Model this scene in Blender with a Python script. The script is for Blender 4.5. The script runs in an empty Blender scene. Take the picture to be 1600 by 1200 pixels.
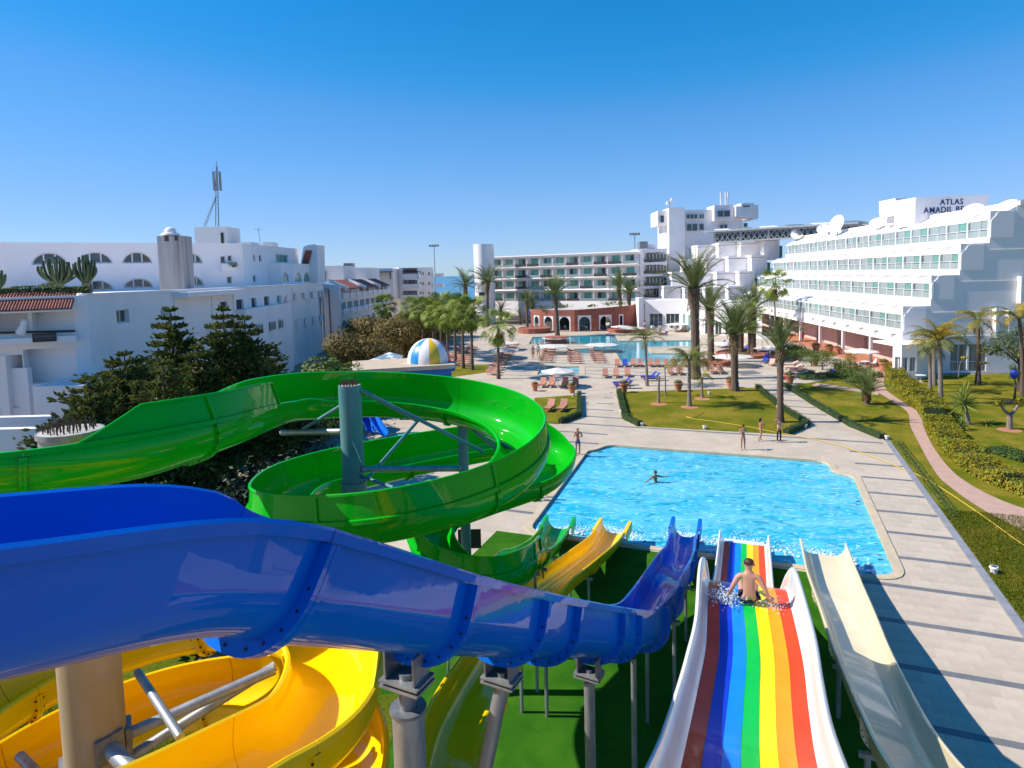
import bpy, bmesh, math, random
from mathutils import Vector, Matrix
R_ = math.radians
rnd = random.Random(7)
sc = bpy.context.scene
col = sc.collection

# ------------------------------------------------------------------ camera, world, sun, exposure
CF, CXP, HZ, PIT, ROL, CH = 1000.0, 800.0, 428.8, R_(4.5), .025, 12.0
CYP = HZ + CF*math.tan(PIT)
cam_d = bpy.data.cameras.new('camera'); cam = bpy.data.objects.new('camera', cam_d); col.objects.link(cam)
cam_d.sensor_width = 36; cam_d.lens = 36*CF/1600; cam_d.clip_end = 90000; cam_d.clip_start = .05
cam_d.shift_y = -(600-CYP)/1600
cam.matrix_world = Matrix.Translation((0, 0, CH)) @ Matrix.Rotation(R_(90)-PIT, 4, 'X') @ Matrix.Rotation(-ROL, 4, 'Z')
sc.camera = cam
SUN_EL, SUN_AZ = R_(42), R_(-87)          # azimuth measured from +Y towards +X
world = bpy.data.worlds.new('World'); sc.world = world; world.use_nodes = True
wn = world.node_tree.nodes; wl = world.node_tree.links
sky = wn.new('ShaderNodeTexSky'); sky.sky_type = 'NISHITA'; sky.sun_disc = False
sky.sun_elevation = SUN_EL; sky.sun_rotation = SUN_AZ
sky.altitude = 0; sky.air_density = 1.0; sky.dust_density = 0.0; sky.ozone_density = .8
hs = wn.new('ShaderNodeMixRGB'); hs.blend_type = 'MULTIPLY'; hs.inputs[0].default_value = 1; hs.inputs[2].default_value = (.75, .86, 1.17, 1)   # the photograph's cool white balance
h2 = wn.new('ShaderNodeHueSaturation'); h2.inputs['Saturation'].default_value = 1.24
wl.new(sky.outputs[0], hs.inputs[1]); wl.new(hs.outputs[0], h2.inputs['Color']); 
def vscale(k, src):
    v = wn.new('ShaderNodeVectorMath'); v.operation = 'SCALE'; v.inputs['Scale'].default_value = k; wl.new(src, v.inputs[0]); return v.outputs[0]
cu_ = wn.new('ShaderNodeRGBCurve'); cu_.mapping.extend = 'EXTRAPOLATED'; cu_.mapping.use_clip = False      # a clear, haze-free horizon like the photograph's
for ch_, pts_ in enumerate([[(0, 0), (.05, .026), (.09, .092), (.5, .31), (1, .45)], [(0, 0), (.29, .31), (.7, .50), (1, .62)], [(0, 0), (.58, .58), (.84, .75), (1, .82)]]):
    c_ = cu_.mapping.curves[ch_]
    c_.points[0].location = pts_[0]; c_.points[1].location = pts_[-1]
    for q_ in pts_[1:-1]: c_.points.new(*q_)
cu_.mapping.update()
wl.new(vscale(.12, h2.outputs[0]), cu_.inputs['Color']); wl.new(vscale(1/.12, cu_.outputs[0]), wn['Background'].inputs[0])
wn['Background'].inputs[1].default_value = .092
sd = bpy.data.lights.new('sun', 'SUN'); sd.energy = 4.4; sd.angle = R_(.5); sd.color = (1, .93, .83)
so = bpy.data.objects.new('sun', sd); col.objects.link(so)
sdir = Vector((math.sin(SUN_AZ)*math.cos(SUN_EL), math.cos(SUN_AZ)*math.cos(SUN_EL), math.sin(SUN_EL)))
so.rotation_euler = sdir.to_track_quat('Z', 'Y').to_euler(); so.location = (-60, 20, 80)
vs = sc.view_settings
vs.view_transform = 'Standard'; vs.look = 'None'; vs.exposure = .67; vs.gamma = 1; vs.use_curve_mapping = False
sc.cycles.max_bounces = 8; sc.cycles.transparent_max_bounces = 12

# ------------------------------------------------------------------ surveying: from sight lines to points of the place
def ray(px, py):
    a = (px-CXP)/CF; b = -(py-CYP)/CF; cr, sr = math.cos(ROL), math.sin(ROL); cp, sp = math.cos(PIT), math.sin(PIT)
    x = a*cr+b*sr; y = -a*sr+b*cr
    return Vector((x, cp+y*sp, -sp+y*cp))
def G(px, py, z=0):
    d = ray(px, py); t = (z-CH)/d.z; return Vector((d.x*t, d.y*t, z))
def W(px, py, Y):
    d = ray(px, py); t = Y/d.y; return Vector((d.x*t, Y, CH+d.z*t))
SA, CA = math.sin(R_(21.5)), math.cos(R_(21.5))
def AB(a, b, z=0): return Vector((a*CA+b*SA, -a*SA+b*CA, z))      # resort grid: a to the right, b away

# ------------------------------------------------------------------ object helpers
def tag(o, label=None, cat=None, group=None, kind=None):
    if label: o['label'] = label
    if cat: o['category'] = cat
    if group: o['group'] = group
    if kind: o['kind'] = kind
    return o
def thing(name, label, cat, loc=(0, 0, 0), rz=0, group=None):
    o = bpy.data.objects.new(name, None); o.empty_display_size = .2; col.objects.link(o)
    o.location = loc; o.rotation_euler = (0, 0, rz)
    return tag(o, label, cat, group)
def wloc(p):
    v = Vector((0, 0, 0))
    while p is not None: v += p.location; p = p.parent
    return v
def link(name, me, parent=None):
    o = bpy.data.objects.new(name, me); col.objects.link(o)
    if parent is not None: o.parent = parent
    return o
def dup(root, loc=None, rz=None, label=None, group=None, scale=None, parent=None):
    r = root.copy(); col.objects.link(r)
    if parent is not None: r.parent = parent
    if loc is not None: r.location = loc
    if rz is not None: r.rotation_euler = (0, 0, rz)
    if scale is not None: r.scale = (scale,)*3 if isinstance(scale, (int, float)) else scale
    if label: r['label'] = label
    if group: r['group'] = group
    for ch in list(root.children): dup(ch, parent=r)
    return r
class MB:
    def __init__(s): s.v = []; s.f = []; s.m = []
    def add(s, vs, fs, mi=0):
        n = len(s.v); s.v += [tuple(p) for p in vs]; s.f += [tuple(i+n for i in f) for f in fs]; s.m += [mi]*len(fs)
        return s
    def obox(s, c, x, y, z, mi=0):                 # centre and three half axes
        c, x, y, z = Vector(c), Vector(x), Vector(y), Vector(z)
        vs = [c+a*x+b*y+d*z for d in (-1, 1) for a, b in ((-1, -1), (1, -1), (1, 1), (-1, 1))]
        return s.add(vs, [(3, 2, 1, 0), (4, 5, 6, 7), (0, 1, 5, 4), (1, 2, 6, 5), (2, 3, 7, 6), (3, 0, 4, 7)], mi)
    def box(s, c, d, rz=0, mi=0):                  # base-centre, full size
        cz, sz = math.cos(rz), math.sin(rz)
        return s.obox((c[0], c[1], c[2]+d[2]/2), (cz*d[0]/2, sz*d[0]/2, 0), (-sz*d[1]/2, cz*d[1]/2, 0), (0, 0, d[2]/2), mi)
    def bar(s, p, q, w, h=None, up=(0, 0, 1), mi=0):
        p, q = Vector(p), Vector(q); t = (q-p); h = h or w
        z = Vector(up); x = t.cross(z)
        if x.length < 1e-6: x = t.cross(Vector((0, 1, 0)))
        x.normalize(); z = x.cross(t).normalized()
        return s.obox((p+q)/2, t/2, x*w/2, z*h/2, mi)
    def tube(s, path, r, n=8, cap=True, mi=0):
        path = [Vector(p) for p in path]; k = len(path); rs = r if hasattr(r, '__len__') else [r]*k
        vs = []; X = None
        for i, p in enumerate(path):
            t = (path[min(i+1, k-1)]-path[max(i-1, 0)])
            if t.length < 1e-9: t = Vector((0, 0, 1))
            t.normalize()
            if X is None: X = t.orthogonal().normalized()
            else:
                X = (X - t*X.dot(t))
                X = X.normalized() if X.length > 1e-6 else t.orthogonal().normalized()
            Y = t.cross(X)
            vs += [p+(X*math.cos(2*math.pi*j/n)+Y*math.sin(2*math.pi*j/n))*rs[i] for j in range(n)]
        fs = [(i*n+j, i*n+(j+1) % n, (i+1)*n+(j+1) % n, (i+1)*n+j) for i in range(k-1) for j in range(n)]
        if cap: fs += [tuple(range(n))[::-1], tuple(range((k-1)*n, k*n))]
        return s.add(vs, fs, mi)
    def prism(s, pts, z0, z1, mi=0):               # convex outline, counter-clockwise
        n = len(pts)
        vs = [(p[0], p[1], z0) for p in pts]+[(p[0], p[1], z1) for p in pts]
        return s.add(vs, [tuple(range(n))[::-1], tuple(range(n, 2*n))]+[(i, (i+1) % n, n+(i+1) % n, n+i) for i in range(n)], mi)
    def lathe(s, prof, c=(0, 0, 0), n=16, mi=0, a0=0, a1=2*math.pi):
        full = abs(a1-a0-2*math.pi) < 1e-6; k = n if full else n+1
        vs = [(c[0]+r*math.cos(a0+(a1-a0)*j/n), c[1]+r*math.sin(a0+(a1-a0)*j/n), c[2]+z) for r, z in prof for j in range(k)]
        fs = [(i*k+j, i*k+(j+1) % k, (i+1)*k+(j+1) % k, (i+1)*k+j) for i in range(len(prof)-1) for j in range(n)]
        return s.add(vs, fs, mi)
    def ball(s, c, r, n=10, m=6, mi=0):
        rx, ry, rz = r if hasattr(r, '__len__') else (r, r, r)
        vs = []
        for i in range(m+1):
            t = math.pi*i/m
            for j in range(n):
                p = 2*math.pi*j/n
                vs.append((c[0]+rx*math.sin(t)*math.cos(p), c[1]+ry*math.sin(t)*math.sin(p), c[2]-rz*math.cos(t)))
        return s.add(vs, [(i*n+j, i*n+(j+1) % n, (i+1)*n+(j+1) % n, (i+1)*n+j) for i in range(m) for j in range(n)], mi)
    def mesh(s, name, mats, off=None, smooth=None):
        me = bpy.data.meshes.new(name)
        vs = s.v if off is None else [(p[0]-off[0], p[1]-off[1], p[2]-off[2]) for p in s.v]
        me.from_pydata(vs, [], s.f)
        mats = mats if isinstance(mats, (list, tuple)) else [mats]
        for m in mats: me.materials.append(m)
        if len(mats) > 1: me.polygons.foreach_set('material_index', s.m)
        if smooth is not None:
            me.polygons.foreach_set('use_smooth', [True]*len(me.polygons))
            me.set_sharp_from_angle(angle=R_(smooth))
        me.update(); return me
    def build(s, name, mats, parent=None, smooth=None, at=None):   # vertices in world space when the parent is unrotated
        off = wloc(parent) if parent is not None else (Vector(at) if at is not None else None)
        o = link(name, s.mesh(name, mats, off, smooth), parent)
        if at is not None and parent is None: o.location = at
        return o
def tri_fill(loops):                               # planar outline with holes -> (points, triangles) in 2-D
    bm = bmesh.new(); es = []
    for lp in loops:
        vv = [bm.verts.new((p[0], p[1], 0)) for p in lp]
        es += [bm.edges.new((vv[i], vv[(i+1) % len(vv)])) for i in range(len(vv))]
    bmesh.ops.triangle_fill(bm, use_beauty=True, use_dissolve=False, edges=es, normal=(0, 0, 1))
    bm.verts.index_update()
    pts = [(v.co.x, v.co.y) for v in bm.verts]; tr = []
    for f in bm.faces:
        i = [v.index for v in f.verts]
        if f.normal.z < 0: i.reverse()
        tr.append(tuple(i))
    bm.free(); return pts, tr
def sheet(name, loops, z, mats, parent=None, drop=0):
    pts, tr = tri_fill(loops); m = MB(); m.add([(x, y, z) for x, y in pts], tr)
    if drop:
        for lp in loops:
            n = len(lp); m.add([(p[0], p[1], z) for p in lp]+[(p[0], p[1], z-drop) for p in lp], [(i, n+i, n+(i+1) % n, (i+1) % n) for i in range(n)])
    return m.build(name, mats, parent)
def crv(pts, k=6, closed=False):                   # Catmull-Rom through points
    P = [Vector(p) for p in pts]; n = len(P); out = []
    rng = range(n) if closed else range(n-1)
    for i in rng:
        a, b, c, d = (P[(i-1) % n] if closed or i > 0 else P[0]*2-P[1]), P[i], P[(i+1) % n], (P[(i+2) % n] if closed or i+2 < n else P[n-1]*2-P[n-2])
        for j in range(k):
            t = j/k; out.append(.5*((2*b)+(c-a)*t+(2*a-5*b+4*c-d)*t*t+(3*b-a-3*c+d)*t*t*t))
    if not closed: out.append(P[-1])
    return out

# ------------------------------------------------------------------ materials
def mat(name, c, rough=.6, c2=None, vs_=3., vd=4, bump=0, bs=40., coat=0, metal=0, spec=.5, trans=0, island=0, stretch=None, contrast=(.35, .65), obj_rand=0):
    m = bpy.data.materials.new(name); m.use_nodes = True; nt = m.node_tree; n = nt.nodes; l = nt.links
    b = n['Principled BSDF']; b.inputs['Base Color'].default_value = (*c, 1); b.inputs['Roughness'].default_value = rough
    b.inputs['Metallic'].default_value = metal; b.inputs['Specular IOR Level'].default_value = spec
    b.inputs['Coat Weight'].default_value = coat; b.inputs['Coat Roughness'].default_value = .03
    ge = n.new('ShaderNodeNewGeometry'); tc = n.new('ShaderNodeTexCoord'); src = tc.outputs['Object']
    if stretch:
        mp = n.new('ShaderNodeMapping'); mp.inputs['Scale'].default_value = stretch; l.new(src, mp.inputs[0]); src = mp.outputs[0]
    last = None
    if c2:
        no = n.new('ShaderNodeTexNoise'); no.inputs['Scale'].default_value = vs_; no.inputs['Detail'].default_value = vd; no.inputs['Roughness'].default_value = .62
        l.new(src, no.inputs['Vector'])
        ra = n.new('ShaderNodeMapRange'); ra.inputs['From Min'].default_value = contrast[0]; ra.inputs['From Max'].default_value = contrast[1]
        l.new(no.outputs['Fac'], ra.inputs['Value'])
        mx = n.new('ShaderNodeMix'); mx.data_type = 'RGBA'; mx.inputs['A'].default_value = (*c, 1); mx.inputs['B'].default_value = (*c2, 1)
        l.new(ra.outputs[0], mx.inputs['Factor']); last = mx.outputs['Result']
    if island or obj_rand:
        hv = n.new('ShaderNodeHueSaturation'); mr = n.new('ShaderNodeMapRange'); k = island or obj_rand
        mr.inputs['To Min'].default_value = 1-k; mr.inputs['To Max'].default_value = 1+k
        if island: l.new(ge.outputs['Random Per Island'], mr.inputs['Value'])
        else:
            oi = n.new('ShaderNodeObjectInfo'); l.new(oi.outputs['Random'], mr.inputs['Value'])
        l.new(mr.outputs[0], hv.inputs['Value'])
        if last is not None: l.new(last, hv.inputs['Color'])
        else: hv.inputs['Color'].default_value = (*c, 1)
        last = hv.outputs[0]
    if last is not None: l.new(last, b.inputs['Base Color'])
    if bump:
        nb = n.new('ShaderNodeTexNoise'); nb.inputs['Scale'].default_value = bs; nb.inputs['Detail'].default_value = 3
        l.new(src, nb.inputs['Vector']); bp = n.new('ShaderNodeBump'); bp.inputs['Strength'].default_value = bump; bp.inputs['Distance'].default_value = .05
        l.new(nb.outputs['Fac'], bp.inputs['Height']); l.new(bp.outputs[0], b.inputs['Normal'])
        if coat: l.new(bp.outputs[0], b.inputs['Coat Normal'])
    if trans:                                        # thin leaves let light through
        out = n['Material Output']; tr = n.new('ShaderNodeBsdfTranslucent'); ms = n.new('ShaderNodeMixShader'); ms.inputs[0].default_value = trans
        if last is not None: l.new(last, tr.inputs[0])
        else: tr.inputs[0].default_value = (*c, 1)
        l.new(b.outputs[0], ms.inputs[1]); l.new(tr.outputs[0], ms.inputs[2]); l.new(ms.outputs[0], out.inputs[0])
    return m
M = {}
def gel(name, c, c2):
    m = mat(name, c, .5, c2, .7, 3, bump=.055, bs=2.4, coat=.5, spec=.04, contrast=(.3, .7)); nt = m.node_tree; n = nt.nodes; l = nt.links; b = n['Principled BSDF']; tc = [x for x in n if x.type == 'TEX_COORD'][0]
    k = n.new('ShaderNodeTexNoise'); k.inputs['Scale'].default_value = 1.1; k.inputs['Detail'].default_value = 7; k.inputs['Roughness'].default_value = .7; l.new(tc.outputs['Object'], k.inputs['Vector'])     # dulled, chalky patches
    r = n.new('ShaderNodeMapRange'); r.inputs['From Min'].default_value = .48; r.inputs['From Max'].default_value = .72; r.inputs['To Min'].default_value = .01; r.inputs['To Max'].default_value = .10; l.new(k.outputs['Fac'], r.inputs[0]); l.new(r.outputs[0], b.inputs['Coat Roughness'])
    k2 = n.new('ShaderNodeTexNoise'); k2.inputs['Scale'].default_value = 60; k2.inputs['Detail'].default_value = 2; l.new(tc.outputs['Object'], k2.inputs['Vector'])                                         # fine dust and scratches
    r2 = n.new('ShaderNodeMapRange'); r2.inputs['From Min'].default_value = .62; r2.inputs['From Max'].default_value = .8; r2.inputs['To Max'].default_value = .06; l.new(k2.outputs['Fac'], r2.inputs[0])
    x = n.new('ShaderNodeMix'); x.data_type = 'RGBA'; l.new(b.inputs['Base Color'].links[0].from_socket, x.inputs['A']); x.inputs['B'].default_value = (.5, .5, .48, 1); l.new(r2.outputs[0], x.inputs['Factor']); l.new(x.outputs['Result'], b.inputs['Base Color'])
    return m
M['blue'] = gel('blue_gelcoat', (.0, .105, .50), (.0, .125, .58))
M['green'] = gel('green_gelcoat', (.001, .34, .006), (.001, .42, .01))
M['yellow'] = gel('yellow_gelcoat', (.93, .55, .0), (.97, .63, .001))
M['white_gel'] = mat('white_gelcoat', (.78, .77, .76), .35, (.68, .67, .66), .6, 4, bump=.01, bs=3, coat=.5)
M['cream_gel'] = mat('cream_gelcoat', (.76, .66, .43), .35, (.68, .58, .36), .7, 4, bump=.01, bs=3, coat=.5)
M['steel'] = mat('galvanised_steel', (.38, .39, .40), .45, (.25, .26, .27), 6, 4, bump=.05, bs=60, metal=.55, stretch=(1, 1, .25))
M['steel_d'] = mat('dark_bracket_steel', (.17, .18, .20), .5, (.26, .26, .26), 9, 4, metal=.5)
M['teal_post'] = mat('teal_painted_steel', (.06, .19, .21), .45, (.10, .25, .26), 3, 4, bump=.05, bs=30, stretch=(1, 1, .3))
M['bolt'] = mat('bolt_steel', (.05, .05, .06), .4, metal=.8)
M['rust'] = mat('rusty_rebar', (.16, .06, .035), .8, (.06, .04, .03), 20, 3)
M['concrete'] = mat('concrete_fill', (.55, .52, .47), .9, (.42, .40, .36), 8, 5, bump=.2)
M['white'] = mat('white_render', (.85, .81, .80), .85, (.78, .74, .73), .35, 6, bump=.05, bs=12, contrast=(.4, .75))
M['white2'] = mat('aged_white_render', (.90, .835, .81), .88, (.80, .735, .71), .3, 7, bump=.06, bs=10, stretch=(1, 1, .35), contrast=(.42, .8))
M['stone'] = mat('beige_paving', (.49, .425, .36), .7, (.42, .36, .30), .5, 7, bump=.03, bs=20)
M['tile'] = mat('beige_tile', (.535, .445, .345), .55, (.46, .385, .30), 1.6, 6, bump=.03, bs=20, obj_rand=.07)
M['strip'] = mat('dark_slate_strip', (.125, .13, .14), .55, (.18, .18, .19), 2.5, 6, bump=.04, bs=20)
M['kerb'] = mat('grey_kerb', (.21, .22, .25), .6, (.28, .28, .30), 2, 6, bump=.05)
M['coping'] = mat('cream_coping', (.58, .47, .32), .6, (.48, .38, .26), 2, 6, bump=.05)
M['grout'] = mat('sandy_grout', (.20, .17, .14), .9, (.26, .22, .18), 4, 4)
M['terra'] = mat('terracotta', (.42, .15, .075), .75, (.50, .21, .12), 2, 5, bump=.08, bs=20)
M['path'] = mat('pink_path', (.50, .32, .25), .8, (.42, .27, .21), 2.2, 6, bump=.06, bs=25)
M['earth'] = mat('dry_earth', (.36, .29, .21), .95, (.26, .21, .14), .3, 8, bump=.3, bs=3)
M['carpet'] = mat('green_turf_carpet', (.022, .105, .006), .95, (.045, .15, .010), .9, 8, bump=.4, bs=90, spec=.04)
M['glass'] = mat('dark_window_glass', (.03, .04, .045), .06, (.06, .075, .08), .7, 2, spec=.9)
M['glass_b'] = mat('curtained_glass', (.28, .30, .30), .12, (.10, .12, .13), 1.1, 2, spec=.8, stretch=(2.5, 2.5, .2))
M['teal_glass'] = mat('teal_tinted_glass', (.10, .27, .23), .08, (.15, .32, .28), .5, 2, spec=.8)
M['teal_light'] = mat('frosted_pale_glass', (.22, .29, .28), .15, (.29, .33, .33), .5, 2, spec=.7)
M['teal_sea'] = mat('sea_green_glass', (.10, .36, .28), .1, (.18, .44, .36), .5, 2, spec=.7)
M['frame'] = mat('window_frame_white', (.68, .68, .68), .5)
M['frame_d'] = mat('dark_timber_frame', (.045, .035, .03), .6)
M['brick'] = mat('red_brick_render', (.26, .075, .05), .85, (.34, .12, .08), 1.2, 7, bump=.15, bs=12)
M['rooftile'] = mat('red_roof_tile', (.30, .085, .055), .8, (.19, .06, .045), 3, 5, obj_rand=.2)
# ------------------------------------------------------------------ ground, deck, pools, lawns
def poly(pts): return [G(*p).to_2d() for p in pts]
def rounded(pts, r, k=5):                          # fillet a polygon's corners
    out = []; n = len(pts)
    for i in range(n):
        p, a, b = Vector(pts[i]), Vector(pts[i-1]), Vector(pts[(i+1) % n])
        ra = min(r, (a-p).length*.45, (b-p).length*.45); u = p+(a-p).normalized()*ra; w = p+(b-p).normalized()*ra
        for j in range(k+1):
            t = j/k; out.append(u*(1-t)**2+p*2*t*(1-t)+w*t*t)
    return out
def offset(pts, d):                                # outward offset of a counter-clockwise polygon
    n = len(pts); out = []
    for i in range(n):
        p, a, b = Vector(pts[i]), Vector(pts[i-1]), Vector(pts[(i+1) % n])
        e0 = (p-a).normalized(); e1 = (b-p).normalized(); n0 = Vector((e0.y, -e0.x)); n1 = Vector((e1.y, -e1.x))
        m = (n0+n1); m = m/max(m.length_squared/2, .35) if m.length > 1e-6 else n0
        out.append(p+m*d)
    return out
def ccw(p):
    p = [Vector(q) for q in p]
    ar = sum(p[i-1].x*p[i].y-p[i].x*p[i-1].y for i in range(len(p))); return p if ar > 0 else p[::-1]
main_raw = [(-10.15, 27.35), (3.6, 27.35), (4.85, 28.4), (4.85, 40.0), (3.75, 40.6), (3.75, 43.1), (-9.95, 43.05), (-10.35, 42.1), (-10.9, 41.6), (-10.9, 40.9), (-10.15, 40.3)]
main_pool = rounded(ccw([AB(a, b).to_2d() for a, b in [(-10.2, 27.3), (4.85, 27.4), (4.85, 40.4), (3.8, 41.0), (3.75, 43.1), (-9.95, 43.05), (-10.5, 41.6), (-10.95, 41.2)]]), .9)
pool2 = ccw(poly([(832, 527), (961, 523.5), (967, 533), (1090, 532), (1090, 541), (1011, 542.5), (1016, 552), (1090, 553), (1088, 566), (972, 567), (963, 552), (899, 553), (897, 545.6), (927, 544.5), (930, 538), (826, 538)]))
kid_pool = ccw(poly([(845, 574), (905, 573), (905, 585), (839, 586)]))
play_pool = rounded(ccw(poly([(572, 692), (612, 677), (668, 675), (678, 690), (650, 702)])), 1.0)
holes = [main_pool, pool2, kid_pool, play_pool]
gnd = sheet('ground', [[Vector(p) for p in [(-3000, -400), (3000, -400), (3000, 262), (-3000, 262)]]]+[offset(h, .1) for h in holes], -.06, M['earth']); tag(gnd, kind='structure')
M['sea'] = mat('sea_water', (.012, .12, .24), .22, (.02, .19, .33), .02, 6, bump=.6, bs=.25, stretch=(.25, 1, 1))
tag(sheet('beach', [[Vector(p) for p in [(-3000, 262), (3000, 262), (3000, 300), (-3000, 300)]]], -.5, mat('beach_sand', (.45, .36, .25), .9, (.38, .3, .2), .1, 5)), kind='structure')
tag(sheet('sea', [[Vector(p) for p in [(-45000, 290), (45000, 290), (45000, 60000), (-45000, 60000)]]], -1.5, M['sea']), kind='structure')
# paved deck
M['deck'] = bpy.data.materials.new('deck_paving'); M['deck'].use_nodes = True
def deck_mat(m, c1, c2, mort, bw, rh, rz, ms=.012):
    nt = m.node_tree; n = nt.nodes; l = nt.links; b = n['Principled BSDF']; b.inputs['Roughness'].default_value = .62
    tc = n.new('ShaderNodeTexCoord'); mp = n.new('ShaderNodeMapping'); mp.inputs['Rotation'].default_value = (0, 0, rz); l.new(tc.outputs['Object'], mp.inputs[0])
    br = n.new('ShaderNodeTexBrick'); br.inputs['Color1'].default_value = (*c1, 1); br.inputs['Color2'].default_value = (*c2, 1); br.inputs['Mortar'].default_value = (*mort, 1)
    br.inputs['Scale'].default_value = 1; br.inputs['Brick Width'].default_value = bw; br.inputs['Row Height'].default_value = rh; br.inputs['Mortar Size'].default_value = ms; br.offset = .5
    l.new(mp.outputs[0], br.inputs['Vector'])
    no = n.new('ShaderNodeTexNoise'); no.inputs['Scale'].default_value = .35; no.inputs['Detail'].default_value = 8; l.new(tc.outputs['Object'], no.inputs['Vector'])
    mr = n.new('ShaderNodeMapRange'); mr.inputs['From Min'].default_value = .3; mr.inputs['From Max'].default_value = .7; mr.inputs['To Min'].default_value = .86; mr.inputs['To Max'].default_value = 1.1; l.new(no.outputs['Fac'], mr.inputs[0])
    hv = n.new('ShaderNodeHueSaturation'); l.new(br.outputs['Color'], hv.inputs['Color']); l.new(mr.outputs[0], hv.inputs['Value']); l.new(hv.outputs[0], b.inputs['Base Color'])
deck_mat(M['deck'], (.53, .44, .335), (.48, .40, .305), (.36, .31, .24), .62, .62, R_(21.5), .008)
deck_out = [Vector(p) for p in [(-10, 17.5), (-3.2, 18.0), AB(-3, 12).to_2d(), AB(7.8, 8).to_2d(), AB(7.8, 49.8).to_2d(), (42.5, 62), (48, 150), (-12, 150), (-22, 70), (-17, 52), (-13, 38), (-10.5, 26)]]
deck = sheet('pool_deck', [ccw(deck_out)]+[offset(h, .05) for h in holes], 0, M['deck'], drop=.06); tag(deck, kind='structure')
# separate tiles and slate strips on the near, right-hand deck
strips = [18.5+2.74*k for k in range(-2, 31)]
def carve(pm): return pm
def inpoly(p, pl):
    c = False; n = len(pl)
    for i in range(n):
        a, b = pl[i], pl[i-1]
        if (a[1] > p[1]) != (b[1] > p[1]) and p[0] < (b[0]-a[0])*(p[1]-a[1])/(b[1]-a[1])+a[0]: c = not c
    return c
def strip_mesh(b, a0, a1):
    m = MB(); c = AB((a0+a1)/2, b, .004); m.obox(c, AB((a1-a0)/2, 0), AB(0, .135), (0, 0, .006)); return m
cop_out = offset(main_pool, .38)
for k, b in enumerate(strips):
    if b < 46: spans = [(5.25, 7.78)] if b > 27 else [(3.3, 7.78)]
    elif b < 49: spans = [(-17, 7.6)]
    elif b < 70: spans = [(-14.2, -9.2 if b < 52 else -11.5-(b-52)*.24)]
    else: spans = [(-30, -13)] if b < 82 else [(-42, -21)]
    if 27 < b < 46: spans.append((-14.5, -10.7))
    if b >= 52 and b < 71:
        spans.append((3.4-(b-52)*.23, 6.0-(b-52)*.24))
    if b >= 71 and b < 82: spans.append((-12.8, 0))
    for a0, a1 in spans:
        o = strip_mesh(b, a0, a1).build('slate_strip', M['strip'], deck)
tile_v = None; ntile = 0; rest = MB()
tm = MB(); g = .308
tm.add([(-g, -g, 0), (g, -g, 0), (g, g, 0), (-g, g, 0), (-g+.004, -g+.004, .007), (g-.004, -g+.004, .007), (g-.004, g-.004, .007), (-g+.004, g-.004, .007)],
       [(4, 5, 6, 7), (0, 1, 5, 4), (1, 2, 6, 5), (2, 3, 7, 6), (3, 0, 4, 7)])
tile_me = tm.mesh('paving_tile', M['tile'])
cand = []
for k in range(-1, 10):
    b0 = strips[0]+2.74*k
    for r in range(4):
        b = b0+.135+.3085+.617*r
        for j in range(20):
            a = 7.46-.617*j-(.308 if r % 2 else 0)
            if a < 2.9 or b < 13: continue
            p = AB(a, b).to_2d()
            if b > 26.6 and (inpoly(p, offset(main_pool, .75)) or a < 4.9): continue
            if 23.6 < b <= 26.6 and a < 3.7: continue
            cand.append((b-.35*a, a, b))
cand.sort()
for i, (_, a, b) in enumerate(cand):
    p = AB(a, b, 0)
    if i < 300:
        o = link('paving_tile', tile_me, deck); o.location = p; o.rotation_euler = (0, 0, -R_(21.5)); o.scale = (1, 1, 1+.25*rnd.random())
    else:
        rest.obox(p+Vector((0, 0, .001)), AB(.302, 0), AB(0, .302), (0, 0, .005))
ro = rest.build('paving_tiles', M['tile'], deck); ro['kind'] = 'stuff'
# main pool: basin, coping, water
M['basin'] = mat('pool_plaster', (.10, .46, .66), .6, (.13, .52, .70), .5, 3)
def basin(name, pl, depth, bm):
    n = len(pl); m = MB(); pts, tr = tri_fill([pl]); m.add([(x, y, -depth) for x, y in pts], tr)
    m.add([(p[0], p[1], 0) for p in pl]+[(p[0], p[1], -depth) for p in pl], [(i, (i+1) % n, n+(i+1) % n, n+i) for i in range(n)])
    return tag(m.build(name, bm), kind='structure')
def coping(name, pl, w, z, m_):
    o = offset(pl, w); n = len(pl); m = MB()
    vs = [(p[0], p[1], z) for p in pl]+[(p[0], p[1], z) for p in o]+[(p[0], p[1], -.1) for p in pl]+[(p[0], p[1], -.02) for p in o]
    m.add(vs, [(i, n+i, n+(i+1) % n, (i+1) % n) for i in range(n)]+[(2*n+i, i, (i+1) % n, 2*n+(i+1) % n) for i in range(n)]+[(n+i, 3*n+i, 3*n+(i+1) % n, n+(i+1) % n) for i in range(n)])
    return tag(m.build(name, m_), kind='structure')
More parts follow.
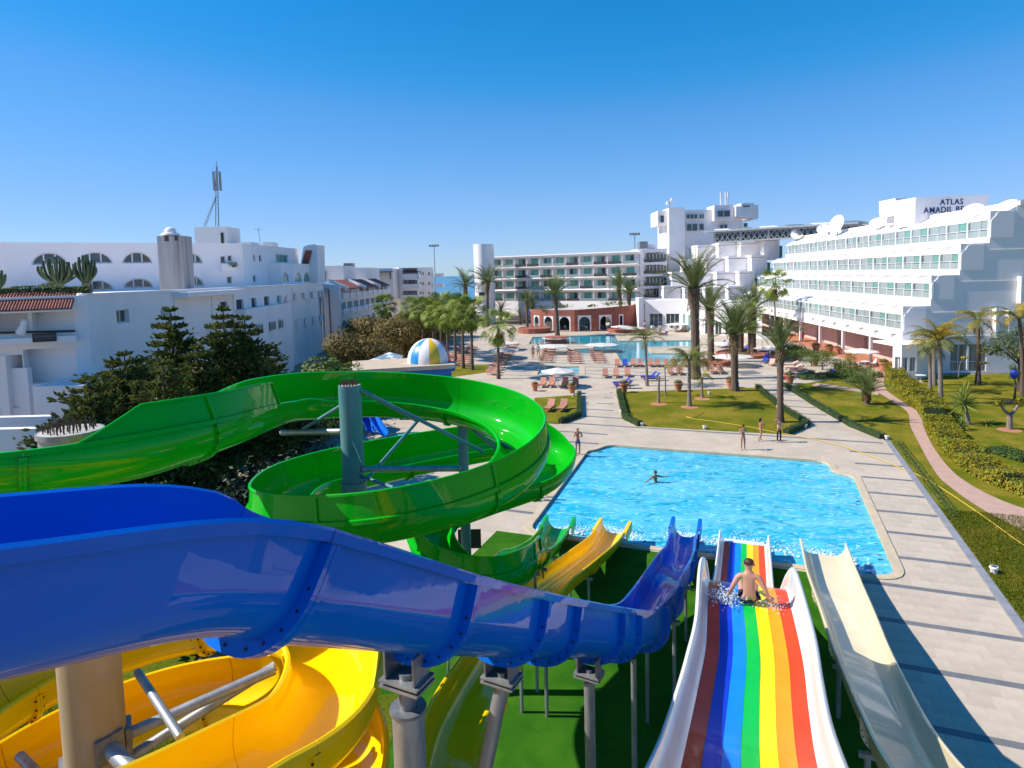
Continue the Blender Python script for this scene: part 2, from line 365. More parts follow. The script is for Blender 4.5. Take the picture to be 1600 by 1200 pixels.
def water_mat(name, c, foam_glint, fs, wavs, bstr, fcon):
    m = bpy.data.materials.new(name); m.use_nodes = True; nt = m.node_tree; n = nt.nodes; l = nt.links; b = n['Principled BSDF']
    b.inputs['Roughness'].default_value = .06; b.inputs['IOR'].default_value = 1.33; b.inputs['Specular IOR Level'].default_value = .5
    tc = n.new('ShaderNodeTexCoord'); mp = n.new('ShaderNodeMapping'); mp.inputs['Rotation'].default_value = (0, 0, R_(21.5)); mp.inputs['Scale'].default_value = (.62, 1.3, 1); l.new(tc.outputs['Object'], mp.inputs[0])
    def fleck(scale, lo, hi, seed, dist):
        k = n.new('ShaderNodeTexNoise'); k.noise_dimensions = '4D'; k.inputs['W'].default_value = seed; k.inputs['Scale'].default_value = scale; k.inputs['Detail'].default_value = 4; k.inputs['Distortion'].default_value = dist; l.new(mp.outputs[0], k.inputs['Vector'])
        r = n.new('ShaderNodeMapRange'); r.inputs['From Min'].default_value = lo; r.inputs['From Max'].default_value = hi; l.new(k.outputs['Fac'], r.inputs[0]); return r.outputs[0]
    def blend(fac, A, B):
        x = n.new('ShaderNodeMix'); x.data_type = 'RGBA'; l.new(fac, x.inputs['Factor'])
        for s_, v in (('A', A), ('B', B)):
            if isinstance(v, tuple): x.inputs[s_].default_value = (*v, 1)
            else: l.new(v, x.inputs[s_])
        return x.outputs['Result']
    dk = tuple(v*.72 for v in c); md_ = tuple(.6*a_+.4*b_ for a_, b_ in zip(c, foam_glint))
    base = blend(fleck(fs*.45, .35, .65, 1, .8), c, md_); base = blend(fleck(fs*1.3, .55, .66, 4, 1.6), base, dk)  # bright and dark ripple light, with aerated streaks, mixed into the colour
    base = blend(fleck(fs*2.1, .54, .68, 7, 2.2), base, foam_glint); l.new(base, b.inputs['Base Color'])
    nb = n.new('ShaderNodeTexNoise'); nb.inputs['Scale'].default_value = wavs; nb.inputs['Detail'].default_value = 4; nb.inputs['Distortion'].default_value = .6; l.new(mp.outputs[0], nb.inputs['Vector'])
    bp = n.new('ShaderNodeBump'); bp.inputs['Strength'].default_value = bstr; bp.inputs['Distance'].default_value = .12; l.new(nb.outputs['Fac'], bp.inputs['Height']); l.new(bp.outputs[0], b.inputs['Normal'])
    return m
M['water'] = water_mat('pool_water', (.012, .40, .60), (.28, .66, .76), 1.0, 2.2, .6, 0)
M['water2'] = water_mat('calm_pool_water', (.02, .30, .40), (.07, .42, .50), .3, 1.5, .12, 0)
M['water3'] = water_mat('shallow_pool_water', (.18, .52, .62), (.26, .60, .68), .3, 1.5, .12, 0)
def waterplane(name, pl, z, m_, amp=0, seed=3):
    if not amp:
        o = sheet(name, [pl], z, m_); return tag(o, kind='structure')
    rr = random.Random(seed); ws = [(rr.uniform(0, 6.3), rr.uniform(1.5, 6), rr.uniform(0, 6.3)) for _ in range(16)]
    bm = bmesh.new(); pts, tr = tri_fill([pl])
    xs = [p[0] for p in pl]; ys = [p[1] for p in pl]; st = .22
    nx = int((max(xs)-min(xs))/st)+1; ny = int((max(ys)-min(ys))/st)+1; idx = {}; m = MB(); inn = offset(pl, -.14)
    for i in range(nx+1):
        for j in range(ny+1):
            x = min(xs)+i*st; y = min(ys)+j*st
            if inpoly((x, y), inn):
                h = sum(math.sin(k*(x*math.cos(a)+y*math.sin(a))+p)/k for a, k, p in ws)*amp
                idx[i, j] = len(m.v); m.v.append((x, y, z+h))
    for (i, j) in idx:
        q = [(i, j), (i+1, j), (i+1, j+1), (i, j+1)]
        if all(t in idx for t in q): m.f.append(tuple(idx[t] for t in q)); m.m.append(0)
    o = m.build(name, m_, smooth=180)
    e = sheet('water_margin', [pl], z-.012, m_, o); 
    return tag(o, kind='structure')
basin('pool_basin', offset(main_pool, .02), 1.3, M['basin']); coping('pool_coping', main_pool, .36, .045, M['coping'])
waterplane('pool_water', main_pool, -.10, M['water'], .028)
for nm, pl, wm, cw in (('lagoon', pool2, 'water2', .5), ('paddling_pool', kid_pool, 'water3', .7), ('play_pool', play_pool, 'water', .35)):
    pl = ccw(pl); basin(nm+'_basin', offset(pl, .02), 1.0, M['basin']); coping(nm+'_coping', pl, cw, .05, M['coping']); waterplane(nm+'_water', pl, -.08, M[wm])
# lawns
def lawn_mat(name, c1, c2, c3):
    m = mat(name, c1, .95, c2, .35, 8, bump=.6, bs=28, contrast=(.38, .62), spec=.08); nt = m.node_tree; n = nt.nodes; l = nt.links
    no = n.new('ShaderNodeTexNoise'); no.inputs['Scale'].default_value = 9; no.inputs['Detail'].default_value = 6; tc = [x for x in n if x.type == 'TEX_COORD'][0]; l.new(tc.outputs['Object'], no.inputs['Vector'])
    b = n['Principled BSDF']; src = b.inputs['Base Color'].links[0].from_socket
    mr = n.new('ShaderNodeMapRange'); mr.inputs['From Min'].default_value = .45; mr.inputs['From Max'].default_value = .7; mr.inputs['To Max'].default_value = .7; l.new(no.outputs['Fac'], mr.inputs[0])
    mx = n.new('ShaderNodeMix'); mx.data_type = 'RGBA'; l.new(src, mx.inputs['A']); mx.inputs['B'].default_value = (*c3, 1); l.new(mr.outputs[0], mx.inputs['Factor']); l.new(mx.outputs['Result'], b.inputs['Base Color'])
    return m
M['lawn'] = lawn_mat('lawn_grass', (.105, .13, .004), (.26, .195, .024), (.07, .098, .003))
M['lawn2'] = lawn_mat('shaggy_grass', (.065, .105, .004), (.13, .14, .008), (.035, .06, .003))
isl = ccw([G(*p).to_2d() for p in [(965, 613), (975, 655), (997, 666), (1230, 679), (1262, 666), (1181, 606)]])
tag(sheet('lawn', [isl], .03, M['lawn'], drop=.05), kind='structure')
rl = ccw([AB(a, b).to_2d() for a, b in [(8.12, 5), (8.12, 33.4), (8.1, 49.7), (6.5, 53.2), (2.3, 69.5)]]+[G(1300, 592).to_2d(), G(1372, 592).to_2d(), G(1400, 588).to_2d(), Vector((46, 68)), Vector((60, 68.5)), Vector((90, 66)), Vector((90, 0)), Vector((20, 0))])
tag(sheet('lawn', [rl], .03, M['lawn'], drop=.05), kind='structure')
ll = ccw([G(*p).to_2d() for p in [(835, 622), (905, 617), (906, 650), (872, 663), (835, 660)]])
tag(sheet('lawn', [ll], .03, M['lawn'], drop=.05), kind='structure')
tag(sheet('lawn', [ccw([Vector(p) for p in [(-30, 10), (-3.4, 10), (-3.4, 17.6), (-9.8, 17.2), (-12, 26), (-30, 26)]])], .02, M['lawn2'], drop=.05), kind='structure')
tag(sheet('lawn', [ccw(poly([(690, 573), (765, 570), (760, 582), (700, 590)]))], .03, M['lawn'], drop=.05), kind='structure')
# kerb beside the right lawn: separate stones
for k in range(46):
    b = 6+k*.95
    if b > 49: break
    m = MB(); m.obox(AB(7.94, b, .03), AB(.15, 0), AB(0, .468), (0, 0, .05)); m.build('kerb_stone', M['kerb'], deck)
# green carpet under the slides
carp = ccw([AB(a, b).to_2d() for a, b in [(-11.6, 26.85), (-11.6, 16), (-9, 12), (-6, 4), (3.4, 4), (3.4, 26.85)]])
tag(sheet('turf_carpet', [carp], .014, M['carpet'], drop=.02), kind='structure')
# pink path
pl_ = crv([G(*p) for p in [(1384, 560), (1370, 590), (1366, 608), (1392, 626), (1418, 645), (1422, 665), (1434, 690), (1459, 735), (1482, 760), (1540, 800), (1640, 850)]], 4)
pr_ = crv([G(*p) for p in [(1420, 562), (1385, 588), (1385, 609), (1416, 632), (1438, 647), (1443, 667), (1457, 697), (1483, 732), (1516, 758), (1570, 785), (1660, 815)]], 4)
m = MB(); n = len(pl_); m.add([(p.x, p.y, .045) for p in pl_]+[(p.x, p.y, .045) for p in pr_], [(i, n+i, n+i+1, i+1) for i in range(n-1)])
tag(m.build('path', M['path']), kind='structure')
a_ = crv([G(*p) for p in [(1268, 603), (1310, 608), (1350, 615), (1372, 618)]], 4); b_ = crv([G(*p) for p in [(1276, 599), (1315, 604), (1352, 610), (1374, 613)]], 4)
m = MB(); n = len(a_); m.add([(p.x, p.y, .042) for p in a_]+[(p.x, p.y, .042) for p in b_], [(i, i+1, n+i+1, n+i) for i in range(n-1)])
tag(m.build('path', M['path']), kind='structure')
# ------------------------------------------------------------------ water slides: swept fibreglass troughs
class Path:
    def __init__(s, pts, bank=None, k=24):          # pts: bottom-centre points, bank: degrees per point (positive lifts the right side)
        P = crv(pts, k); n = len(pts); s.p = P; s.L = [0]
        for i in range(1, len(P)): s.L.append(s.L[-1]+(P[i]-P[i-1]).length)
        s.tot = s.L[-1]; bk = bank or [0]*n; s.b = []
        for i in range(n-1):
            for j in range(k): t = j/k; t = t*t*(3-2*t); s.b.append(bk[i]*(1-t)+bk[i+1]*t)
        s.b.append(bk[-1]); s.kn = [s.L[i*k] for i in range(n)]
    def at(s, d):
        d = min(max(d, 0), s.tot); import bisect
        i = min(max(bisect.bisect_right(s.L, d)-1, 0), len(s.p)-2); t = (d-s.L[i])/max(s.L[i+1]-s.L[i], 1e-9)
        p = s.p[i].lerp(s.p[i+1], t); i0, i1 = max(i-1, 0), min(i+2, len(s.p)-1)
        T0 = s.p[min(i+1, len(s.p)-1)]-s.p[max(i-1, 0)]; T1 = s.p[i1]-s.p[i]
        T = (T0.normalized()*(1-t)+T1.normalized()*t).normalized()
        S = T.cross(Vector((0, 0, 1))).normalized(); U = S.cross(T); b = R_(s.b[i]*(1-t)+s.b[i+1]*t)
        return p, T, S*math.cos(b)+U*math.sin(b), U*math.cos(b)-S*math.sin(b)
    def s_at(s, px):                                 # arc length where the path crosses a sight column (for joints)
        best = min(range(len(s.p)), key=lambda i: abs(px-s.p[i].x)); return s.L[best]
def sweep(m, path, s0, s1, prof, ds=.14, closed=True, caps=True, mi=0):
    n = max(2, int((s1-s0)/ds)+2); rows = []; k = None
    for i in range(n):
        d = s0+(s1-s0)*i/(n-1); p, T, S, U = path.at(d); q = prof(d) if callable(prof) else prof
        k = len(q); rows += [p+S*a+U*b for a, b in q]
    rng = range(k) if closed else range(k-1)
    fs = [(i*k+j, (i+1)*k+j, (i+1)*k+(j+1) % k, i*k+(j+1) % k) for i in range(n-1) for j in rng]
    if caps and closed: fs += [tuple(range(k)), tuple(range((n-1)*k, n*k))[::-1]]
    m.add(rows, fs, mi); return m
def uprof(r, h, lip=.07, drop=.09, t=.022, wl=0, wr=0, flat=0, rl=0):
    """open trough: flat floor + rounded corners + walls of height h and rolled lips"""
    inn = [(-r, h+wl)]
    a0 = 10; rr = r-flat; 
    for i in range(a0+1):
        a = math.pi+math.pi/2*i/a0; inn.append((-flat+rr*math.cos(a), rr+rr*math.sin(a)))
    for i in range(a0+1):
        a = -math.pi/2+math.pi/2*i/a0; inn.append((flat+rr*math.cos(a), rr+rr*math.sin(a)))
    inn.append((r, h+wr))
    ot = [(r+lip*.5, h+wr+.014), (r+lip, h+wr-.006), (r+lip, h+wr-drop), (r+lip-.016, h+wr-drop), (r+t, h+wr-.03)]
    R2 = rr+t
    for i in range(a0+1):
        a = -math.pi/2*i/a0; ot.append((flat+R2*math.cos(a), rr+R2*math.sin(a)))
    for i in range(a0+1):
        a = -math.pi/2-math.pi/2*i/a0; ot.append((-flat+R2*math.cos(a), rr+R2*math.sin(a)))
    ot += [(-r-t, h+wl-.03), (-r-lip+.016, h+wl-drop), (-r-lip, h+wl-drop), (-r-lip, h+wl-.006), (-r-lip*.5, h+wl+.014)]
    return inn+ot
def flprof(r, h, w=.075, t=.022, flat=0):            # joint flange: a band standing out from the outer skin
    rr = r-flat; pts = []; a0 = 10
    for R2, rev in ((rr+t-.004, 0), (rr+t+w, 1)):
        q = [(flat+R2 if R2 > 0 else 0, h-.1)]
        for i in range(a0+1): a = -math.pi/2*i/a0; q.append((flat+R2*math.cos(a), rr+R2*math.sin(a)))
        for i in range(a0+1): a = -math.pi/2-math.pi/2*i/a0; q.append((-flat+R2*math.cos(a), rr+R2*math.sin(a)))
        q.append((-flat-R2, h-.1)); pts += q[::-1] if rev else q
    return pts
def slide(root, path, joints, r, h, mt, flat=0, rfun=None, guards=(), lip=.07, drop=.09, fw=.075, bolts=True, ft=.045, name='trough_section'):
    js = [0]+sorted(joints)+[path.tot]
    for i in range(len(js)-1):
        if js[i+1]-js[i] < .05: continue
        m = MB(); sweep(m, path, js[i]+.004, js[i+1]-.004, (lambda d: uprof(r*rfun(d), h, lip, drop, flat=flat*rfun(d))) if rfun else uprof(r, h, lip, drop, flat=flat)); m.build(name, mt, root, smooth=38)
    r0, flat0 = r, flat
    for j in sorted(joints):
        m = MB()
        if rfun: r, flat = r0*rfun(j), flat0*rfun(j)
        sweep(m, path, j-ft, j-.003, flprof(r, h, fw, flat=flat), ds=1); sweep(m, path, j+.003, j+ft, flprof(r, h, fw, flat=flat), ds=1)
        fo = m.build('joint_flange', mt, root, smooth=38)
        if bolts:
            b = MB(); p, T, S, U = path.at(j); nb = 11; rr = r-flat
            for i in range(nb):
                f = i/(nb-1); a = -math.pi*f; cx = flat if f < .5 else -flat
                if f == .5: cx = 0
                c = p+S*(cx+(rr+.022+fw*.55)*math.cos(a))+U*(rr+(rr+.022+fw*.55)*math.sin(a))
                b.tube([c-T*(ft+.014), c+T*(ft+.014)], .014, 6)
            tag(b.build('flange_bolts', M['bolt'], fo), kind='stuff')
    for side, s0, s1, gh, ramp0, ramp1 in guards:    # raised guard panels on one wall
        sg = 1 if side == 'r' else -1
        def pr(d, sg=sg, s0=s0, s1=s1, gh=gh, r0=ramp0, r1=ramp1):
            f = gh
            if r0 > 0: f = min(f, gh*max(.02, (d-s0)/r0))
            if r1 > 0: f = min(f, gh*max(.02, (s1-d)/r1))
            b = h-.004
            q = [(r-.002, b), (r+.002, b+f), (r+.045, b+f+.012), (r+.06, b+f-.005), (r+.06, b+f-.045), (r+.048, b+f-.045), (r+.024, b+f-.02), (r+.02, b)]
            return [(sg*x, y) for x, y in q] if sg > 0 else [(sg*x, y) for x, y in q][::-1]
        cut = [s0]+[j for j in sorted(joints) if s0+.2 < j < s1-.2]+[s1]
        for i in range(len(cut)-1):
            m = MB(); sweep(m, path, cut[i]+.003, cut[i+1]-.003, pr); m.build('guard_panel', mt, root, smooth=38)
        for j in cut[1:-1]:
            m = MB(); p, T, S, U = path.at(j); m.obox(p+S*sg*(r+.04)+U*(h+gh*.5), T*.035, S*.022, U*gh*.5); m.build('panel_joint', mt, root)

# blue slide ------------------------------------------------------
blue_rim = [(-160, 893, 2.7), (0, 858, 3.2), (330, 822, 3.9), (500, 852, 4.6), (700, 907, 6.2), (850, 942, 8.2), (990, 968, 11.6), (1045, 958, 13.3), (1063, 925, 15.6)]
bp = [Vector((-6.6, 1.3, 10.95)), Vector((-5.0, 1.75, 10.88)), Vector((-3.75, 2.35, 10.80))]+[W(*q) for q in blue_rim[1:]]; BR, BHt = .49, .86
pts = []
for i, p in enumerate(bp):
    t = (bp[min(i+1, len(bp)-1)]-bp[max(i-1, 0)]); t.z = 0; t.normalize(); lft = Vector((-t.y, t.x, 0))
    pts.append(p+lft*(BR+.05)-Vector((0, 0, BHt)))
pts += [Vector((5.05, 20.0, 1.9)), Vector((6.1, 23.3, .75)), Vector((7.05, 26.2, .28)), Vector((7.5, 27.5, .22))]
path_b = Path(pts, [0, 0, 0, 0, 0, 0, 0, 2, 8, 12, 6, 0, 0, 0, 0])
blue = thing('blue_water_slide', 'long glossy blue open water slide sweeping across the foreground and down into the pool', 'water slide', tuple(G(1000, 1000)))
jb = [path_b.kn[1], path_b.kn[4]+.42, path_b.kn[6]+.1, path_b.kn[7]-.35, path_b.kn[7]+1.0, path_b.kn[8]-.9, path_b.kn[8]+.25, path_b.kn[9]+.0, path_b.kn[10]+.5, path_b.kn[11], path_b.kn[12], path_b.kn[13]-.4]
slide(blue, path_b, jb, BR, BHt, M['blue'], flat=.06, fw=.12)

# green slide -----------------------------------------------------
GR, GH_ = .56, .56
hc = Vector((-2.67, 14.9)); hr = 2.95
def hel(deg, z, r=hr, c=hc): a = R_(deg); return (c.x+r*math.cos(a), c.y+r*math.sin(a), z)
gp = [(-13.5, 8.3, 9.3), (-10.5, 8.6, 9.12), (-7.9, 9.2, 8.93), (-6.3, 10.6, 8.78), (-5.72, 12.7, 8.70)]
gb = [0, 4, 18, 27, 16]
for k, dg in enumerate(range(180, -181, -30)):
    gp.append(hel(dg, 8.62-k*.185)); gb.append(-8 if 0 < k < 12 else 0)
gp = gp[:-1]+[(-5.35, 16.0, 6.3), (-4.0, 18.1, 6.12), (-1.8, 20.2, 5.95), (.05, 21.7, 5.8), (1.15, 21.6, 5.65), (1.45, 20.4, 5.5), (.7, 18.9, 5.33), (-.9, 17.9, 5.18), (-2.1, 17.1, 5.02), (-2.3, 16.0, 4.85), (-1.7, 14.9, 4.68), (-.75, 14.6, 4.5), (-.12, 15.6, 4.25), (.12, 17.6, 3.6), (.45, 20.2, 2.5), (1.05, 24.0, 1.15), (1.6, 26.9, .42), (2.0, 28.7, .25)]
gb = gb[:-1]+[0, -4, -4, -8, -10, -10, -8, 0, 6, 8, 10, 10, 6, 2, 0, 0, 0, 0]
path_g = Path(gp, gb)
green = thing('green_water_slide', 'spiralling glossy green water slide with a full loop round a teal post', 'water slide', (hc.x, hc.y, 0))
K = path_g.kn
jg = [K[1]+.2, K[2]+.55, K[3]+1.2]+[K[5]+3.09*i-.6 for i in range(1, 6)]+[K[17]+1.0, K[18]+.9, K[20]-.1, K[21]+.6, K[23]+.3, K[25], K[27], K[29], K[31]-.4, K[32], K[33]]
jg = [j for j in jg if .3 < j < path_g.tot-.4]
slide(green, path_g, jg, GR, GH_, M['green'], flat=.1, fw=.06,
      guards=[('r', K[2]+1.15, K[4]+1.15, .5, .95, .12), ('l', K[4]+.75, K[21]+.4, .5, .15, .9), ('r', K[25]-.2, K[30]-.4, .42, 1.0, .5)])

# yellow slide ----------------------------------------------------
YR, YH = .58, .62
yc = Vector((-4.95, 7.5))
yp = [(-5.4, 1.8, 8.9), (-4.3, 3.3, 7.95), (-3.5, 4.6, 7.2), (-2.85, 5.95, 6.75)]
for k in range(0, 24):
    dg = k*30-8; r = 2.62+.12*max(0, k-18)
    yp.append((yc.x+r*math.cos(R_(dg)), yc.y+r*math.sin(R_(dg)), 6.48-1.3*k/12))
nY = len(yp)
yp += [(-1.25, 8.9, 3.9), (-1.0, 11.0, 3.7), (-.4, 13.8, 3.2), (.35, 16.6, 2.6), (1.1, 19.2, 2.0), (2.2, 22.3, 1.15), (3.6, 25.8, .38), (4.45, 28.1, .22)]
path_y = Path(yp, [4]*nY+[2, 0, 0, 0, 0, 0, 0, 0])
yellow = thing('yellow_water_slide', 'curling golden yellow water slide passing beneath the blue slide to the pool', 'water slide', (yc.x, yc.y, 0))
K = path_y.kn
jy = [K[i]+.4 for i in range(1, len(yp)-1, 2)]
slide(yellow, path_y, jy, YR, YH, M['yellow'], flat=.14, fw=.06, guards=[('r', K[4]+.1, K[8], .4, .6, .4)])

# rainbow slide ---------------------------------------------------
rp = [(.7, 2.2, 8.2), (1.55, 4.2, 7.2), (2.35, 6.2, 6.3), (3.05, 8.1, 5.62), (3.6, 9.5, 5.34), (4.15, 10.9, 5.22), (4.78, 12.85, 5.16), (5.2, 14.05, 4.83), (5.75, 15.6, 3.9), (6.4, 17.5, 2.5), (7.05, 19.4, 1.3), (7.7, 21.2, .68), (8.6, 23.6, .42), (9.75, 26.7, .34)]
path_r = Path(rp)
rain = thing('rainbow_water_slide', 'broad white-walled water slide with seven rainbow coloured stripes', 'water slide', rp[-1][:2]+(0,))
RW = .80
lanes = [('left red', (.80, .040, .003)), ('dark blue', (.006, .035, .50)), ('sky blue', (.006, .22, .80)), ('green', (.004, .46, .06)), ('yellow', (.95, .72, .002)), ('orange', (.95, .30, .004)), ('red orange', (.72, .055, .008))]
K = path_r.kn; rj = [0, K[2]+.3, K[3]+1.4, K[5]+.6, K[7]+.7, K[9]+.5, path_r.tot-.35]
lw = 2*RW/7
for i, (nm, c) in enumerate(lanes):
    lm = mat('lane_'+nm.replace(' ', '_'), c, .35, tuple(min(1, x*1.15+.004) for x in c), 1.2, 4, bump=.012, bs=4, coat=.2, spec=.1)
    m = MB(); x0 = -RW+i*lw+.002; x1 = x0+lw-.004
    sweep(m, path_r, .0, path_r.tot-.35, [(x0, 0), (x0, -.03), (x1, -.03), (x1, 0)][::-1], ds=.12)
    tag(m.build('lane', lm, rain, smooth=40), nm+' lane of the rainbow slide')
for sg in (-1, 1):
    for i in range(len(rj)-1):
        q = [(RW+.002, -.035), (RW+.002, .0), (RW+.045, .03), (RW+.08, .12), (RW+.105, .32), (RW+.125, .46), (RW+.155, .49), (RW+.19, .485), (RW+.21, .46), (RW+.225, .30), (RW+.225, -.04), (RW+.205, -.04), (RW+.195, .25), (RW+.17, .43), (RW+.14, .42), (RW+.105, .05), (RW+.09, -.035)]
        q = q if sg < 0 else [(x, y) for x, y in q]
        q = [(sg*x, y) for x, y in q]
        if sg < 0: q = q[::-1]
        q = q[::-1]
        m = MB(); sweep(m, path_r, rj[i]+.004, rj[i+1]-.004, q, ds=.13); m.build('side_wall', M['white_gel'], rain, smooth=45)
m = MB(); sweep(m, path_r, path_r.tot-.35, path_r.tot, [(-RW, .003), (-RW, -.03), (RW, -.03), (RW, .003)][::-1], ds=.12); m.build('end_lip', M['white_gel'], rain)
for d in (K[3], K[5]-.3, K[7], K[9]):
    p, T, S, U = path_r.at(d); m = MB()
    for sg in (-1, 1): m.tube([p+S*sg*.75-U*.06, Vector(((p+S*sg*.75).x, (p+S*sg*.75).y, 0))], .07, 8)
    m.bar(p-S*.95-U*.08, p+S*.95-U*.08, .1); m.build('support_frame', M['steel'], rain, smooth=40)

# cream slide -----------------------------------------------------
cp_ = [(3.9, 3.6, 6.9), (5.0, 6.3, 5.35), (5.95, 8.8, 4.0), (6.85, 11.0, 3.05), (7.78, 13.2, 2.25), (8.9, 16.0, 1.5), (10.0, 18.8, 1.0), (11.2, 22.0, .52), (12.45, 25.3, .28)]
path_c = Path(cp_)
cream = thing('cream_water_slide', 'wide cream coloured water slide at the right edge of the group', 'water slide', (12.4, 25.2, 0))
K = path_c.kn
slide(cream, path_c, [K[3]+.2, K[5]+.2, K[6]+1.5], .80, .58, M['cream_gel'], flat=.38, fw=.06, rfun=lambda d: .64+.36*min(1, max(0, (d-K[3])/(K[7]-K[3]))))
# ------------------------------------------------------------------ building helpers
class Wall:
    """a flat wall seen from outside with P0 on its left and P1 on its right; openings are outlines in (along, height)"""
    def __init__(s, P0, P1): 
        s.p = Vector((P0[0], P0[1], 0)); q = Vector((P1[0], P1[1], 0)); s.d = (q-s.p).normalized(); s.len = (q-s.p).length
        s.n = Vector((s.d.y, -s.d.x, 0))
    def at(s, a, z, out=0): return s.p+s.d*a+s.n*out+Vector((0, 0, z))
    def hit(s, px, py):                                # where a sight line meets the wall: (along, height)
        r = ray(px, py); den = r.x*s.n.x+r.y*s.n.y; t = (s.p.x*s.n.x+s.p.y*s.n.y)/den
        P = Vector((r.x*t, r.y*t, CH+r.z*t)); return ((P-s.p).dot(s.d), P.z)
    def face(s, outline, holes, mt, parent, th=.3, rv=.25, name='wall', back=True):
        m = MB(); dd = lambda h: [Vector(p) for i, p in enumerate(h) if (Vector(p)-Vector(h[i-1])).length > 1e-3]
        out = ccw(dd(outline)); hs_ = [ccw(dd(h)) for h in holes]
        pts, tr = tri_fill([out]+hs_); m.add([s.at(a, z) for a, z in pts], tr)
        for h in hs_:
            n = len(h); m.add([s.at(p.x, p.y) for p in h]+[s.at(p.x, p.y, -rv) for p in h], [(i, (i+1) % n, n+(i+1) % n, n+i) for i in range(n)])
        n = len(out); m.add([s.at(p.x, p.y) for p in out]+[s.at(p.x, p.y, -th) for p in out], [(i, n+i, n+(i+1) % n, (i+1) % n) for i in range(n)])
        return m.build(name, mt, parent)
    def rect(s, a0, z0, a1, z1): return [(a0, z0), (a1, z0), (a1, z1), (a0, z1)]
    def arch(s, a0, z0, a1, z1, k=10):
        c = (a0+a1)/2; r = (a1-a0)/2; h = min(r, z1-z0); return [(a0, z0), (a1, z0)]+[(c+r*math.cos(math.pi*i/k), z1-h+h*math.sin(math.pi*i/k)) for i in range(k+1)][0:]
    def window(s, lp, parent, glass, frame=None, rv=.2, mull=(), w=.07, trans=(), name='window'):
        lp = ccw([Vector(p) for p in lp]); 
        lp = [p for i, p in enumerate(lp) if (p-lp[i-1]).length > 1e-4]
        inn = offset(lp, -w); n = len(lp); m = MB()
        f0 = -rv+.05
        vs = [s.at(p.x, p.y, f0) for p in lp]+[s.at(p.x, p.y, f0) for p in inn]+[s.at(p.x, p.y, f0-.05) for p in inn]
        m.add(vs, [(i, (i+1) % n, n+(i+1) % n, n+i) for i in range(n)]+[(n+i, n+(i+1) % n, 2*n+(i+1) % n, 2*n+i) for i in range(n)])
        zs = [p.y for p in lp]; xs = [p.x for p in lp]
        for a in mull:
            xx = min(xs)+(max(xs)-min(xs))*a
            top = max(zs)
            if n > 6:
                c = (min(xs)+max(xs))/2; rr = (max(xs)-min(xs))/2; base = [p.y for p in lp if abs(p.x-max(xs)) < 1e-3]; hb = max(base); top = hb+(max(zs)-hb)*math.sqrt(max(0, 1-((xx-c)/rr)**2))
            m.bar(s.at(xx, min(zs)+.01, f0-.03), s.at(xx, top-.02, f0-.03), w, .06, up=s.n)
        for b in trans:
            zz = min(zs)+(max(zs)-min(zs))*b; m.bar(s.at(min(xs)+.01, zz, f0-.03), s.at(max(xs)-.01, zz, f0-.03), .06, w, up=s.n)
        o = m.build(name, frame or M['frame'], parent)
        g = MB(); pts, tr = tri_fill([lp]); g.add([s.at(a, z, f0-.045) for a, z in pts], tr); g.build('pane', glass, o)
        return o
def pbox(m, x0, y0, x1, y1, Y, dep, mi=0):             # a box whose front stands at distance Y
    a = W(x0, y1, Y); b = W(x1, y0, Y); m.box(((a.x+b.x)/2, Y+dep/2, a.z), (abs(b.x-a.x), dep, b.z-a.z), mi=mi); return m

# ------------------------------------------------------------------ terraced hotel wing on the right
HO = Vector((43, 70, 0)); HE = Vector((.0995, .995, 0)); HT = Vector((.995, -.0995, 0))
def hp(s, t, z): return HO+HE*s+HT*t+Vector((0, 0, z))
hotel = thing('hotel_wing', 'terraced white hotel wing with four rows of teal glass balconies and a stepped end wall', 'hotel', HO)
M['pinkwall'] = mat('pinkish_render', (.56, .43, .39), .85, (.50, .38, .34), .5, 5)
LV = [(0, 3.35, 4.75, 6.6), (2.8, 7.27, 8.15, 10.0), (5.7, 10.55, 11.25, 13.2), (8.6, 14.0, 14.65, 16.7)]
LEN = 67.5; BAY = 4.1
nxt = [7.27, 10.55, 14.0, 18.0]
def hbox(m, s0, s1, t0, t1, z0, z1): m.obox(hp((s0+s1)/2, (t0+t1)/2, (z0+z1)/2), HE*(s1-s0)/2, HT*(t1-t0)/2, (0, 0, (z1-z0)/2)); return m
def meshpart(name, mb, mt, root): return mb.mesh(name, mt, root.location)
fin_me = MB(); prof = [(0, 0), (2.3, 0), (2.3, 2.9), (.9, 2.9), (.62, 2.75), (.5, 2.45), (.1, 2.0), (0, 1.8)]
fin_me.add([HE*.09*q+HT*t+Vector((0, 0, z)) for q in (-1, 1) for t, z in prof], [tuple(range(8)), tuple(range(8, 16))[::-1]]+[(i, 8+i, 8+(i+1) % 8, (i+1) % 8) for i in range(8)])
fin = fin_me.mesh('balcony_partition', M['white'])
bal = MB(); bal.obox(HE*BAY/2+HT*.1+Vector((0, 0, .42)), HE*(BAY/2-.1), HT*.012, (0, 0, .40)); bal_me = bal.mesh('balustrade_panel', M['teal_light'])
wn_ = MB(); wn_.obox(HE*BAY*.72+HT*.16+Vector((0, 0, .98)), HE*BAY*.24, HT*.02, (0, 0, .98), 0); wn_.obox(HE*BAY*.27+HT*.2+Vector((0, 0, .98)), HE*BAY*.22, HT*.02, (0, 0, .98), 1)
win_me = [wn_.mesh('sliding_window', [M['teal_light'], M[k]]) for k in ('teal_glass', 'teal_light')]
post_me = MB().obox(HT*.1+Vector((0, 0, .5)), HE*.035, HT*.035, (0, 0, .52)).mesh('rail_post', M['frame'])
